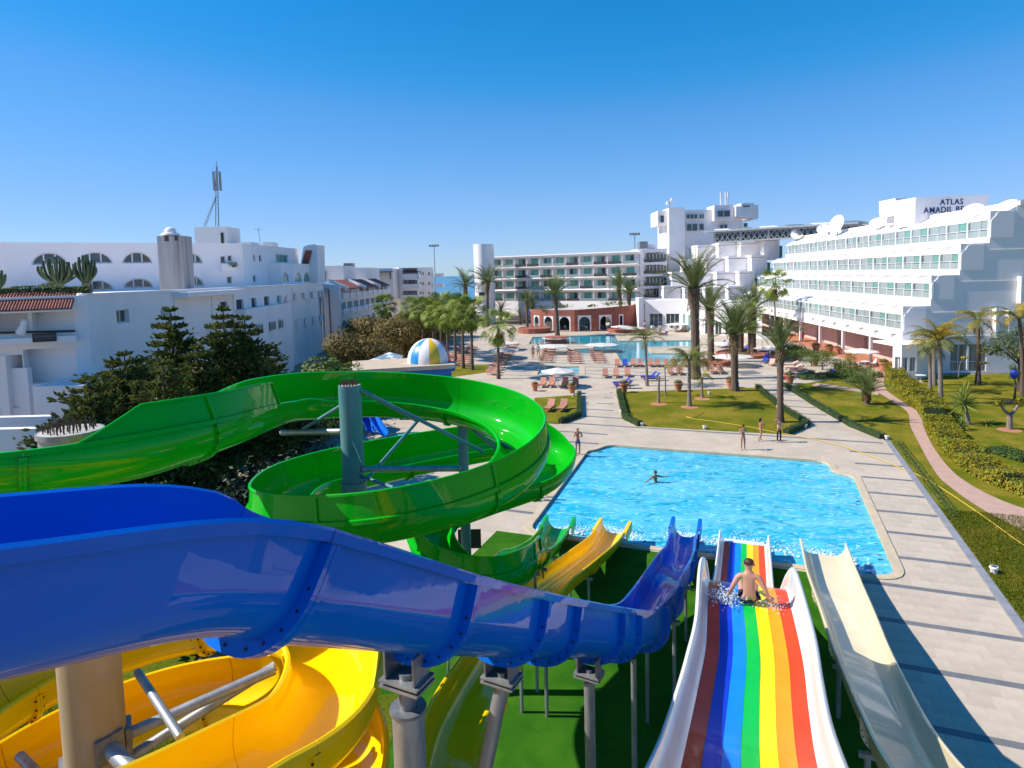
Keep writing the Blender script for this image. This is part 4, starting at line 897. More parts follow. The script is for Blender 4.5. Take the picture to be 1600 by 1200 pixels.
for i in range(13):
    f = i/12; m.bar(ef.at(a0+(a1-a0)*f, z0, .66), ef.at(a0+(a1-a0)*min(1, f+.14), z1, .66), .035); m.bar(ef.at(a0+(a1-a0)*f, z0, .66), ef.at(a0+(a1-a0)*max(0, f-.14), z1, .66), .035)
m.obox(ef.at((a0+a1)/2, z0, .66), ef.d*(a1-a0)/2, ef.n*.06, (0, 0, .06)); m.obox(ef.at((a0+a1)/2, z1, .66), ef.d*(a1-a0)/2, ef.n*.06, (0, 0, .06)); m.build('lattice_panel', M['frame_d'], lb)
m = MB(); p = ef.at(ef.hit(42, 500)[0], zz(42, 507), .6); q = p+Vector((-.35, 0, 0)); m.tube([(p.x-.3, p.y, zz(42, 520)), (p.x, p.y, zz(42, 505))], [.28, .16], 8); m.ball((p.x, p.y, zz(42, 503)), .2, 10, 6); m.build('ball_finial', M['white2'], lb, smooth=40)
# tiled canopy: separate rows of barrel tiles
a0 = ef.hit(-110, 480)[0]; a1 = ef.hit(117, 480)[0]; ze, zr = zz(50, 484), zz(50, 463)+.25; NT = 46
tl = MB(); k = 6
tl.add([(.5*(a1-a0)/NT*math.cos(math.pi*i/k)*1.04, y, .11*math.sin(math.pi*i/k)) for y in (0, 1) for i in range(k+1)], [(i, i+1, k+2+i, k+1+i) for i in range(k)]); tme = tl.mesh('roof_tile', M['rooftile'])
ax = (ef.at(0, zr, -.9)-ef.at(0, ze, .9)); ln = ax.length
rt = thing('tiled_canopy', 'sloping red tiled canopy roof over the left balcony', 'roof', ef.at(a0, ze, .9))
tag(rt, kind=None)
for i in range(NT):
    for j in range(4):
        if i*4+j >= 300: break
        o = link('roof_tile', tme, rt); dd = ax.normalized(); x = ef.d; z_ = x.cross(dd); 
        o.matrix_local = Matrix.Translation(ef.d*((i+.5)*(a1-a0)/NT)+dd*(j*ln/4-.05)+z_*.02*(1-j % 2)) @ Matrix((x, dd, z_)).transposed().to_4x4() @ Matrix.Diagonal((1, ln/4+.06, 1, 1))
m = MB(); c = (ef.at(a0, ze, .9)+ef.at(a1, zr, -.9))/2; m.obox(c-Vector((0, 0, .1)), ef.d*(a1-a0)/2, ax/2, ef.d.cross(ax.normalized())*.05); m.build('roof_board', M['white2'], rt)
# lower terraces at far left
m = MB(); pbox(m, -80, 556, 8, 690, 40.0, 3); pbox(m, 8, 575, 42, 668, 40.4, .4); m.build('terrace_wall', M['white2'], lb)
m = MB(); pbox(m, 58, 602, 130, 690, 38.8, 4); m.build('lower_room', M['white2'], lb)
for i, (x0, y0, x1, y1, Y, nm) in enumerate([(-90, 649, 84, 662, 33, 'low white garden wall at the left edge below the terraces'), (-90, 668, 60, 690, 30, 'second low white garden wall nearer the slide at the left edge')]):
    m = MB(); a, b = W(x0, y1, Y), W(x1, y0, Y); m.box(((a.x+b.x)/2, Y, 0), (b.x-a.x, .4, b.z)); tag(m.build('garden_wall', M['white2'], at=((a.x+b.x)/2, Y, 0)), nm, 'wall')
# upper block with arched windows
ub = thing('upper_apartment_block', 'set-back white upper block with two rows of arched windows behind the roof terrace', 'building', W(200, 440, 84))
u0 = Wall(W(-60, 600, 73), W(24, 600, 77)); u1 = Wall(W(24, 600, 77), W(391, 600, 91.4)); u2 = Wall(W(391, 600, 91.4), W(478, 600, 112))
zu = u1.hit(150, 379)[1]
ah = []
for x0, x1, y0, y1, row in [(49, 104, 394, 414, 0), (122, 175, 393, 412, 0), (191, 237, 393, 411.5, 0), (284, 316, 395, 411.5, 0), (52, 108, 439, 457, 1), (127, 177, 437, 455, 1), (193, 239, 434, 451, 1), (286, 318, 431, 448, 1)]:
    a0, z0 = u1.hit(x0, y1); a1, z1 = u1.hit(x1, y0); ah.append(u1.arch(a0, z0, a1, z1, 12))
sqr = []
for x0, x1, y0, y1 in [(345, 352, 400, 411), (356, 362, 399, 408), (355, 362, 432, 443)]:
    a0, z0 = u1.hit(x0, y1); a1, z1 = u1.hit(x1, y0); sqr.append(u1.rect(a0, z0, a1, z1))
u0.face([(0, 8), (u0.len, 8), (u0.len, zu), (0, zu)], [], M['white2'], ub); u1.face([(0, 8), (u1.len, 8), (u1.len, zu), (0, zu)], ah+sqr, M['white2'], ub, th=.4, rv=.45)
for q in ah: u1.window(q, ub, M['glass'], mull=(.34, .66), rv=.4, w=.16)
for q in sqr: u1.window(q, ub, M['glass'], rv=.4, w=.08)
a0, z0 = u1.hit(345, 424); a1, z1 = u1.hit(366, 412); m = MB(); m.obox(u1.at((a0+a1)/2, (z0+z1)/2, .5), u1.d*(a1-a0)/2, u1.n*.5, (0, 0, (z1-z0)/2)); m.build('balcony', M['white2'], ub)
zv = u2.hit(478, 390)[1]; h2_ = []
for x0, x1, y0, y1 in [(396, 399, 397, 408), (405, 409, 398, 409), (396, 400, 430, 441), (430, 450, 398, 410)]:
    a0, z0 = u2.hit(x0, y1); a1, z1 = u2.hit(x1, y0); h2_.append(u2.rect(a0, z0, a1, z1))
u2.face([(0, 8), (u2.len, 8), (u2.len, zv), (0, zu)], h2_, M['white2'], ub, rv=.3)
for i, q in enumerate(h2_): u2.window(q, ub, M['teal_glass'] if i == 3 else M['glass'], w=.1, mull=(.33, .66) if i == 3 else ())
# bay below the roof slope with three arched windows, and the curved gable horn
u3 = Wall(u2.at(u2.hit(421, 440)[0], 0, 2.0), u2.at(u2.len+3, 0, 2.0)); zb = u3.hit(440, 411)[1]; h3 = []
for x0, x1 in [(441, 451), (461, 471), (475, 484)]:
    a0, z0 = u3.hit(x0, 441); a1, z1 = u3.hit(x1, 425.5); h3.append(u3.arch(a0, z0, a1, z1))
u3.face([(0, 8), (u3.len, 8), (u3.len, zb), (0, zb)], h3, M['white2'], ub, rv=.3, th=2.2)
for q in h3: u3.window(q, ub, M['teal_glass'], mull=(.5,), w=.1)
hx = W(478, 411, 112); tx = W(493, 381.5, 112); bx_ = W(496, 441, 112)
m = MB(); outl = [W(470, 411, 111), W(474, 386, 111), W(480, 383, 111), W(492, 381.5, 111), W(495.5, 383, 111), W(497, 442, 111), W(470, 442, 111)]
n = len(outl); m.add(outl+[p+Vector((.8, 1.6, 0)) for p in outl], [tuple(range(n))[::-1], tuple(range(n, 2*n))]+[(i, n+i, n+(i+1) % n, (i+1) % n) for i in range(n)]); m.build('gable_horn', M['white2'], ub)
m = MB(); a, b, c, d = W(472, 411, 110.6), W(482, 410, 110.6), W(487, 391, 110.8), W(477, 391, 110.8); m.add([a, b, c, d]+[p+Vector((0, .2, -.2)) for p in (a, b, c, d)], [(0, 1, 2, 3), (4, 7, 6, 5), (0, 4, 5, 1), (1, 5, 6, 2), (2, 6, 7, 3), (3, 7, 4, 0)]); m.build('red_roof_panel', M['rooftile'], ub)
m = MB(); q = [u0.at(0, 0, -.5), u1.at(0, 0, -.5), u1.at(u1.len, 0, -.5), u2.at(u2.len, 0, -.5), u2.at(u2.len, 0, -25), u0.at(0, 0, -30)]; m.prism([(p.x, p.y) for p in q], zu-.6, zu-.3); m.build('flat_roof', M['concrete'], ub)
m = MB(); pbox(m, 305, 354, 353, 384, 97, 5); m.build('lift_house', M['white2'], ub)
w = Wall(W(346, 380, 96.9), W(350, 380, 96.9)); m = MB(); m.obox(w.at(w.len/2, W(348, 372, 97).z, .05), w.d*w.len/2, (0, .05, 0), (0, 0, .8)); m.build('lift_house_door', M['frame_d'], ub)
for i, (x0, y0, x1, y1, Y) in enumerate([(372, 378, 392, 384, 95), (411, 378, 424, 386, 104)]):
    m = MB(); pbox(m, x0, y0, x1, y1, Y, 3); m.build('roof_housing', M['white2'], ub)
# chimney
ch = thing('chimney', 'tall sooty white chimney with a small dome in front of the arched windows', 'chimney', W(267, 452, 70))
m = MB(); pbox(m, 250.5, 368, 283, 454, 70, 2.3); m.build('shaft', M['dirt'], ch)
m = MB(); c = W(266.5, 368, 71.1); m.lathe([(.95, 0), (.9, .22), (.62, .3), (.6, .5), (.5, .72), (.3, .86), (0, .92)], c, 14); m.build('dome_cap', M['white2'], ch, smooth=50)
for q_ in ((257, 368.5, 263, 377), (273, 368.5, 277.5, 376)): m = MB(); pbox(m, *q_, 69.97, .05); m.build('smoke_slot', M['frame_d'], ch)
# antenna mast
an = thing('antenna_mast', 'phone antenna mast with grey panels on the lift house roof', 'antenna', W(341, 353, 98))
b0 = W(340, 354, 99); t0 = W(339, 263, 99)
m = MB()
for dx, dy in ((-.22, -.2), (.3, -.2), (.05, .25)): m.tube([(b0.x+dx, b0.y+dy, b0.z), (t0.x+dx*.3, t0.y+dy*.3, W(0, 300, 99).z+3)], .06, 6)
for i in range(14): z = b0.z+i*.5; m.bar((b0.x-.2, b0.y-.2, z), (b0.x+.25, b0.y-.2, z+.45), .03)
m.tube([(b0.x, b0.y, b0.z+6), (t0.x, t0.y, t0.z+1.0)], .05, 6); m.build('lattice_mast', M['steel_d'], an)
m = MB(); m.tube([W(318, 354, 98), W(338, 304, 98.6)], .06, 6); m.tube([W(321, 354, 98), W(338.5, 307, 98.6)], .05, 6); m.build('stay', M['steel_d'], an)
for dx, dy in ((-5, 0), (0, -.4), (5, 0)):
    m = MB(); a = W(340+dx, 298, 98.6+dy); z1 = W(340+dx, 268, 98.6).z; m.box((a.x, a.y, a.z), (.3, .16, z1-a.z)); m.build('antenna_panel', M['steel'], an)
# receding neighbours toward the sea
nb1 = thing('balcony_apartments', 'white apartment house with stacked loggias and red tiled canopies behind the palms', 'building', W(560, 560, 125))
w = Wall(W(511, 600, 113), W(537, 600, 111)); zt = w.hit(520, 443)[1]; w.face([(0, 0), (w.len, 0), (w.len, zt-.4), (0, zt)], [], M['white2'], nb1)
fw_ = Wall(W(536, 600, 112), W(612, 600, 152)); zt = fw_.hit(545, 450)[1]; zt2 = fw_.hit(610, 441)[1]; LL = fw_.len; NB = 9
rowsz = [(fw_.hit(545, a)[1], fw_.hit(545, b)[1], k) for a, b, k in ((464, 450, 0), (488, 471, 0), (516, 498, 1))]
ops = []
for z0, z1, k in rowsz:
    for j in range(NB): ops.append((fw_.arch if k else fw_.rect)(j*LL/NB+.5, z0+.2, (j+1)*LL/NB-.4, z1))
fw_.face([(0, 0), (LL, 0), (LL, zt+.4), (0, zt+.4)], ops, M['white2'], nb1, rv=1.5, th=1.6)
m = MB(); m.obox(fw_.at(LL/2, zt/2, -1.8), fw_.d*LL/2, fw_.n*.1, (0, 0, zt/2)); m.build('inner_wall', M['glass_b'], nb1)
for i, (z0, z1, k) in enumerate(rowsz):
    for j in range(NB):
        m = MB(); m.obox(fw_.at((j+.5)*LL/NB, z0+.35, .35), fw_.d*LL/NB*.42, fw_.n*.35, (0, 0, .5)); m.build('balcony_front', M['white2'], nb1)
for j in range(3):
    m = MB(); c = fw_.at((j+.5)*LL/3.2, zt+.7, -.3); m.obox(c, fw_.d*LL/8.5, fw_.n*1.6+Vector((0, 0, -.75)), (0, 0, .12)); m.build('tiled_canopy', M['rooftile'], nb1)
    m = MB(); m.obox(c-fw_.d*LL/8, fw_.d*.2, fw_.n*1.7+Vector((0, 0, -.75)), (0, 0, .3)); m.build('canopy_gable', M['white2'], nb1)
m = MB(); q = [fw_.at(0, 0, -1.9), fw_.at(LL, 0, -1.9), fw_.at(LL, 0, -16), fw_.at(0, 0, -16)]; m.prism([(p.x, p.y) for p in q], zt-.6, zt+.1); m.build('flat_roof', M['concrete'], nb1)
nb2 = thing('sea_end_apartments', 'farther white apartment block ending beside the sea with small square windows', 'building', W(650, 520, 165))
m = MB(); pbox(m, 497, 415, 536, 442, 126, 10); pbox(m, 535, 418, 572, 450, 140, 14); pbox(m, 568, 419, 613, 470, 158, 14); pbox(m, 612, 419, 640, 560, 168, 14); m.build('wall', M['white2'], nb2)
m = MB(); pbox(m, 537, 411, 549, 420, 139.5, 3); m.build('roof_cabinet', M['steel_d'], nb2)
w = Wall(W(504, 440, 125.9), W(511, 440, 125.9)); w.window(w.rect(0, w.hit(507, 440)[1], w.len, w.hit(507, 423)[1]), nb2, M['glass_b'], rv=-.1)
ww = Wall(W(630, 600, 166), W(683, 600, 172)); zt = ww.hit(650, 418)[1]; hh = []
for y in (427.5, 443, 458):
    for x0, x1 in ((656, 658.5), (660, 662.5), (669, 672)):
        a0, z0 = ww.hit(x0, y+2.6); a1, z1 = ww.hit(x1, y-2.4); hh.append(ww.rect(a0, z0, a1, z1))
ww.face([(0, 0), (ww.len, 0), (ww.len, zt), (0, zt)], hh, M['white2'], nb2, th=8, rv=.3)
for q in hh: ww.window(q, nb2, M['glass'], w=.08)
for y in (424, 440, 457):
    m = MB(); pbox(m, 628, y+4, 655, y+11, 163, 3); m.build('balcony', M['white2'], nb2)
    m = MB(); pbox(m, 630, y-3, 652, y+4, 165.6, .1); m.build('balcony_recess', M['glass_b'], nb2)
    m = MB(); pbox(m, 680, y+3, 692, y+9, 171, 3); m.build('side_balcony', M['white2'], nb2)
m = MB(); pbox(m, 570, 424, 612, 426, 156, 3); pbox(m, 628, 423, 655, 425, 163, 3)
for x in (572, 590, 609, 630, 652): pbox(m, x, 425, x+1, 436, 156.5 if x < 620 else 163.2, .2)
m.build('timber_pergola', M['frame_d'], nb2)
m = MB(); a = W(640, 421, 163.5); m.box((a.x, 164.5, a.z), (3.4, 2.5, .3)); m.build('red_canopy', M['rooftile'], nb2)
# floodlight masts near the beach
for px, py0, Y, h_, lab in ((682, 440, 200, 385, 'slim floodlight mast beside the sea left of the seafront wing'), (993, 385, 185, 367, 'floodlight mast rising behind the roof of the seafront wing')):
    b = W(px, 500, Y); t = thing('floodlight_mast', lab, 'floodlight', (b.x, b.y, 0)); zt = W(px, h_, Y).z
    m = MB(); m.tube([(b.x, b.y, 0), (b.x, b.y, zt)], [.2, .12], 8); m.build('mast', M['steel'], t)
    m = MB(); m.bar((b.x-1.2, b.y, zt), (b.x+1.2, b.y, zt), .15); m.build('crossarm', M['steel'], t)
    for k in (-1.2, -.4, .4, 1.2):
        m = MB(); m.obox((b.x+k, b.y-.1, zt+.3), (.3, 0, 0), (0, .15, .1), (0, -.05, .22)); m.build('lamp_head', M['steel_d'], t)
b = W(1134, 322, 162); t = thing('rooftop_antenna', 'cluster of pale antenna panels on the tower roof', 'antenna', b)
for k in (-.9, 0, .9):
    m = MB(); m.box((b.x+k, b.y+abs(k), b.z), (.35, .3, 3.6)); m.build('antenna_panel', M['frame'], t)
b = W(1046, 326, 160); t = thing('dish_mast', 'small mast with round microwave dishes at the corner of the tower', 'antenna', b)
m = MB(); m.tube([b, b+Vector((0, 0, 2.4))], .12, 6); m.build('mast', M['steel'], t)
for dx, dz in ((-.5, 1.2), (.5, 2.0)):
    m = MB(); m.ball(b+Vector((dx, -.3, dz)), (.5, .25, .5), 10, 6); m.build('drum', M['white'], t, smooth=60)
for px, py in ((407, 383),):
    b = W(px, py, 100); t = thing('tv_aerial', 'thin television aerial on the flat roof of the upper block', 'aerial', b); m = MB(); m.tube([b, b+Vector((-.2, 0, 2.6))], .035, 5); m.build('pole', M['steel_d'], t)
    m = MB(); m.bar(b+Vector((-.9, 0, 2.5)), b+Vector((.4, 0, 2.4)), .04); m.build('boom', M['steel_d'], t)
# ------------------------------------------------------------------ vegetation
def leafmat(n, c, c2, isl=.3, tr=.25, sc_=1.5): return mat(n, c, .55, c2, sc_, 3, trans=tr, island=isl, spec=.25)
M['date'] = leafmat('date_palm_leaf', (.12, .17, .055), (.21, .23, .08))
M['fan'] = leafmat('fan_palm_leaf', (.17, .25, .035), (.28, .32, .06))
M['queen'] = leafmat('queen_palm_leaf', (.13, .18, .05), (.24, .22, .05))
M['goldf'] = leafmat('golden_palm_leaf', (.34, .27, .03), (.42, .26, .03))
M['dead'] = leafmat('dry_palm_leaf', (.23, .15, .07), (.30, .20, .09))
M['pine'] = leafmat('conifer_needles', (.05, .095, .020), (.16, .16, .038), .45, .32, .5)
M['bush'] = leafmat('bush_leaf', (.075, .13, .022), (.17, .20, .035), .4, .2, .5)
M['tamar'] = leafmat('tamarisk_leaf', (.27, .19, .06), (.19, .15, .045), .4, .35, .4)
M['darkl'] = leafmat('shaded_shrub_leaf', (.018, .032, .014), (.03, .05, .018), .4, .1, .5)  # shade put into the leaf colour, much darker than the bush leaf
M['hedge'] = leafmat('box_hedge_leaf', (.055, .10, .018), (.08, .13, .02), .35, .2, 2)
M['goldh'] = leafmat('golden_hedge_leaf', (.19, .22, .015), (.30, .23, .015), .4, .25, 1.2)
M['yucca'] = leafmat('yucca_leaf', (.16, .23, .04), (.26, .30, .07))
M['trunk'] = mat('palm_trunk', (.16, .11, .075), .9, (.09, .06, .045), 5, 5, bump=.5, bs=14, stretch=(1, 1, 3))
M['trunk_g'] = mat('grey_palm_trunk', (.26, .22, .19), .9, (.16, .13, .11), 4, 5, bump=.4, bs=10, stretch=(1, 1, 4))
M['bark'] = mat('tree_bark', (.10, .075, .055), .9, (.06, .045, .035), 6, 5, bump=.5, bs=12)
rv = random.Random(11)
def frond(L, arch, droop, nl, ll, w, vee, mt, seed, sag=.35):
    r = random.Random(seed); m = MB(); pts = []; x = z = 0; ang = arch
    for i in range(9): pts.append(Vector((x, 0, z))); st = L/8; x += st*math.cos(ang); z += st*math.sin(ang); ang -= droop/8*(.4+i/6)
    m.tube(pts, [.035*(1-i/10)+.006 for i in range(9)], 4, cap=False)
    for i in range(nl):
        t = .14+.86*(i+.5)/nl; f = t*8; k = min(int(f), 7); p = pts[k].lerp(pts[k+1], f-k); T = (pts[k+1]-pts[k]).normalized(); U = Vector((0, 1, 0)).cross(T)*-1
        l = ll*(math.sin(math.pi*min(1, .15+t*.92))**.6)*r.uniform(.8, 1.1)+.05
        for s in (-1, 1):
            d = (Vector((0, s, 0))*math.cos(vee)+U*math.sin(vee)+T*r.uniform(.5, .8)).normalized(); e = p+d*l; e.z -= sag*l*l*r.uniform(.6, 1.2); mid = p+d*l*.55+Vector((0, 0, -.05*l*sag)); q = T*w
            m.add([p-q*.5, p+q*.5, mid+q*.6, e, mid-q*.6], [(0, 1, 2, 4), (4, 2, 3)])
    return m.mesh('frond', mt)
def fanleaf(L, R, mt, seed, droop=.5):
    r = random.Random(seed); m = MB(); pts = []; x = z = 0; ang = .25
    for i in range(5): pts.append(Vector((x, 0, z))); x += L/4*math.cos(ang); z += L/4*math.sin(ang); ang -= droop/3
    m.tube(pts, .02, 4, cap=False); c = pts[-1]; T = (pts[-1]-pts[-2]).normalized(); U = Vector((0, 1, 0)).cross(T)*-1
    n = 19
    for i in range(n):
        a = R_(-125)+R_(250)*i/(n-1); d = T*math.cos(a)+Vector((0, 1, 0))*math.sin(a); l = R*(.76+.24*math.cos(a))*r.uniform(.85, 1.08); s = (T*-math.sin(a)+Vector((0, 1, 0))*math.cos(a)); b = U*(.07 if i % 2 else -.03)*R
        p1 = c+d*l*.5+b; p2 = c+d*l*.78+b*.5+Vector((0, 0, -.08*l)); e = c+d*l+Vector((0, 0, -.38*l*r.uniform(.4, 1.3))); w = l*.075
        m.add([c, p1+s*w, p2+s*w*.6, e, p2-s*w*.6, p1-s*w], [(0, 1, 5), (1, 2, 4, 5), (2, 3, 4)])
    return m.mesh('fan_leaf', mt)
FR = {'date': [frond(2.9, 1.0, .9, 30, .50, .028, .5, M['date'], 1), frond(2.8, .8, 1.1, 30, .5, .028, .5, M['date'], 2), frond(2.6, .7, 1.5, 28, .48, .028, .35, M['date'], 3)],
      'dead': [frond(2.1, .1, 1.4, 20, .4, .03, .2, M['dead'], 5)],
      'queen': [frond(2.6, .9, 2.0, 30, .62, .03, .1, M['queen'], 6, .9), frond(2.5, .6, 2.0, 30, .65, .03, .05, M['queen'], 7, 1.0)],
      'gold': [frond(2.3, .9, 2.3, 28, .6, .035, .1, M['goldf'], 8, 1.0), frond(2.2, .5, 2.2, 28, .62, .035, .05, M['queen'], 9, 1.0)],
      'fan': [fanleaf(1.25, .78, M['fan'], 1), fanleaf(1.35, .72, M['fan'], 2, .9), fanleaf(1.15, .8, M['fan'], 3, .3)],
      'fandead': [fanleaf(.8, .7, M['dead'], 4, 1.2)]}
def palm(kind, label, base, ztop, r, lean=(0, 0), n=30, sc_=1.0, group=None, mt='trunk', up=.9, down=-.35, thick=1.0, cat='palm tree', dead=3):
    t = thing('palm_tree', label, cat, (base.x, base.y, 0), rv.uniform(0, 6.28), group); t.rotation_euler = (0, 0, 0)
    k = 22; path = []; rs = []
    for i in range(k):
        f = i/(k-1); path.append(Vector((base.x+lean[0]*f*f, base.y+lean[1]*f*f, ztop*f-.05*(i == 0))))
        rad = r*(1.25-.35*min(1, f*5)) if f < .2 else r*(.9+(.35*max(0, (f-.72)/.28)**1.2 if kind == 'date' else -.25*f)); rs.append(rad*(1+(.07 if i % 2 else -.05)))
    m = MB(); m.tube(path, rs, 10); m.build('trunk', M[mt], t, smooth=30)
    top = path[-1]-Vector((base.x, base.y, 0))
    for i in range(n):
        f = (i+.5)/n; el = up+(down-up)*f**1.1; az = i*2.39996+rv.uniform(-.2, .2)
        key = kind if kind in FR else 'date'
        if kind == 'fan': el = 1.85-2.9*f**1.1
        me = rv.choice(FR[key]) if f < .93 or kind != 'date' else FR['date'][2]
        o = link('frond' if kind != 'fan' else 'fan_leaf', me, t); o.location = top+Vector((math.cos(az)*r*.5, math.sin(az)*r*.5, .05*sc_*(1-f)))
        o.rotation_euler = (Matrix.Rotation(az, 3, 'Z') @ Matrix.Rotation(-(el-.55), 3, 'Y') @ Matrix.Rotation(rv.uniform(-.9, .9) if kind == 'fan' else 0, 3, 'X')).to_euler(); o.scale = (sc_*rv.uniform(.88, 1.1),)*3
    for i in range(dead):
        az = rv.uniform(0, 6.28); key = 'fandead' if kind == 'fan' else 'dead'
        o = link('dry_frond', FR[key][0], t); o.location = top+Vector((0, 0, -.15)); o.rotation_euler = (Matrix.Rotation(az, 3, 'Z') @ Matrix.Rotation(.75+rv.uniform(0, .5), 3, 'Y')).to_euler(); o.scale = (sc_*.8,)*3
    if kind == 'date':
        m = MB(); 
        for i in range(46):
            f = i/46; az = i*2.4; zz = -1.1*f*sc_; rr = r*(1.05-.1*f); c = top+Vector((math.cos(az)*rr, math.sin(az)*rr, zz+.05)); m.tube([c, c+Vector((math.cos(az)*.12, math.sin(az)*.12, .22))], [.06, .035], 4)
        tag(m.build('leaf_stubs', M['dead'], None), kind='stuff').parent = t
    return t
def zt(px, py, b): return W(px, py, b.y).z
gp_ = 'palms of the pool garden'
def P(kind, bx, by, tx, ty, label, **k):
    b = G(bx, by); top = W(tx, ty, b.y); s = b.y/1000.0
    return palm(kind, label, b, top.z, k.pop('r', .26), lean=(top.x-b.x, 0), group=gp_, **k)
P('date', 1087, 592, 1084, 452, 'tallest feathery palm with a thick rough trunk right of the far pool', n=34, sc_=1.75, r=.52, up=1.35, down=.1, dead=4)
P('date', 1111, 566, 1109, 486, 'tall feathery palm standing in the small planted ring right of the far pool', n=32, sc_=1.5, r=.46, up=1.35, down=.1)
P('date', 1148, 611, 1147, 523, 'bushy feathery palm with a dark trunk at the far edge of the middle lawn', n=34, sc_=1.5, r=.38, up=1.35, down=.05)
P('date', 1176, 553, 1176, 484, 'stout feathery palm in the raised bed before the hotel terrace', n=30, sc_=1.5, r=.5, up=1.35, down=.15)
P('date', 1157, 553, 1157, 506, 'shorter thick-trunked palm beside the stout palm in the raised bed', n=24, sc_=1.2, r=.5, up=1.2, down=0)
P('date', 1219, 660, 1219, 548, 'young green palm behind the woman shading her eyes, at the corner of the middle lawn', n=30, sc_=1.0, r=.26, up=1.4, down=.5, dead=1)
P('date', 871, 525, 867, 462, 'tall palm standing in front of the brick restaurant beside the far pool', n=32, sc_=1.75, r=.42, up=1.35, down=.1)
P('date', 971, 512, 967, 447, 'left palm of the pair before the glazed balconies', n=28, sc_=1.5, r=.36, up=1.35, down=0)
P('date', 984, 513, 983, 459, 'right palm of the pair before the glazed balconies', n=28, sc_=1.45, r=.36, up=1.35, down=0)
P('date', 732, 506, 727, 447, 'spreading palm against the sea left of the round stair shaft', n=30, sc_=1.9, r=.4, up=1.1, down=-.3)
P('date', 762, 510, 762, 440, 'tall palm just in front of the round stair shaft', n=30, sc_=1.9, r=.4, up=1.1, down=-.3)
P('date', 824, 513, 824, 474, 'left palm of the close pair in the round brick planter', n=26, sc_=1.35, r=.3, up=1.3, down=-.1)
P('date', 833, 513, 832, 482, 'shorter right palm of the close pair in the round brick planter', n=24, sc_=1.1, r=.28, up=1.3, down=-.1)
P('date', 783, 505, 783, 486, 'low palm below the podium of the seafront wing', n=20, sc_=1.2, r=.25, up=1.2, down=-.2)
P('date', 813, 507, 813, 492, 'small palm by the service doors left of the brick restaurant', n=18, sc_=.8, r=.2, up=1.2, down=-.2)
P('date', 906, 498, 905, 473, 'squat palm rising behind the roof of the brick restaurant', n=28, sc_=1.3, r=.3, up=1.0, down=-.5)
P('fan', 907, 494, 907, 445, 'slender tufted palm behind the brick restaurant roof', n=26, sc_=1.3, r=.18, up=1.3, down=-1.0)
P('fan', 947, 494, 947, 460, 'thin small palm behind the right part of the brick restaurant', n=14, sc_=.9, r=.12, up=1.2, down=-.6)
P('fan', 1211, 535, 1210, 444, 'fan palm with a tall thin smooth trunk before the hotel balconies', n=32, sc_=1.55, r=.17, up=1.3, down=-.7, mt='trunk_g', dead=6)
P('fan', 1170, 556, 1169, 494, 'small yellow-green fan palm between the thick date palm trunks', n=24, sc_=1.2, r=.16, up=1.2, down=-.7)
P('fan', 779, 592, 779, 512, 'fan palm with drooping fronds standing alone among the left loungers', n=32, sc_=1.3, r=.2, up=1.0, down=-1.0, dead=5)
row = [(738, 578, 490), (724, 576, 484), (712, 570, 485), (700, 564, 488), (690, 560, 478), (678, 556, 488), (662, 552, 486), (645, 548, 483), (602, 542, 478)]
names_ = ['first', 'second', 'third', 'fourth', 'fifth', 'sixth', 'seventh', 'eighth']
for i, (x, y, ty) in enumerate(row):
    lab = f'{names_[i]} fan palm from the right in the long row left of the pools' if i < 8 else 'fan palm farthest left in the row, close to the apartment loggias'
    P('fan', x, y, x-1, ty, lab, n=42, sc_=1.3, r=.22, up=1.25, down=-.85, dead=5)
P('queen', 1077, 635, 1077, 563, 'drooping feathery palm with a smooth grey trunk on the middle lawn', n=28, sc_=.95, r=.19, up=1.0, down=-.3, mt='trunk_g', dead=0)
P('queen', 1011, 603, 1007, 530, 'slim drooping palm standing on the paving among the blue loungers', n=16, sc_=.95, r=.17, up=1.2, down=-.2, mt='trunk_g', dead=3)
P('gold', 1097, 622, 1097, 590, 'little yellowing palm on the far part of the middle lawn', n=9, sc_=.62, r=.13, up=1.1, down=0, mt='trunk_g', dead=1)
P('gold', 1040, 619, 1039, 578, 'thin bare sapling palm with a yellow tuft at the lawn edge', n=4, sc_=.35, r=.08, up=1.4, down=.9, mt='trunk_g', dead=0)
P('gold', 1029, 630, 1030, 588, 'cut-off pale palm trunk without leaves on the middle lawn', n=1, sc_=.12, r=.13, mt='trunk_g', dead=0)
P('gold', 1469, 631, 1468, 532, 'golden drooping palm with a pale trunk, front one of the three by the end wall', n=20, sc_=1.15, r=.22, up=1.2, down=0, mt='trunk_g', dead=1)
P('gold', 1453, 613, 1452, 545, 'golden drooping palm, left one of the three by the end wall', n=14, sc_=.95, r=.18, up=1.0, down=-.1, mt='trunk_g', dead=1)
P('queen', 1459, 602, 1460, 530, 'rear palm of the three by the end wall, greener and partly hidden', n=14, sc_=1.1, r=.25, up=1.1, down=-.1, mt='trunk_g', dead=0)
P('gold', 1528, 601, 1528, 502, 'tall dark-trunked palm with hanging golden fronds before the sliding doors', n=15, sc_=1.1, r=.24, up=1.2, down=-.5, dead=3)
P('gold', 1597, 620, 1592, 497, 'golden palm cut by the right edge above the dark tree', n=14, sc_=1.2, r=.2, up=1.1, down=-.1, dead=2)
P('date', 1354, 632, 1354, 614, 'short cycad-like palm with a stubby trunk on the right lawn', n=34, sc_=.78, r=.27, up=1.3, down=.1, dead=0)

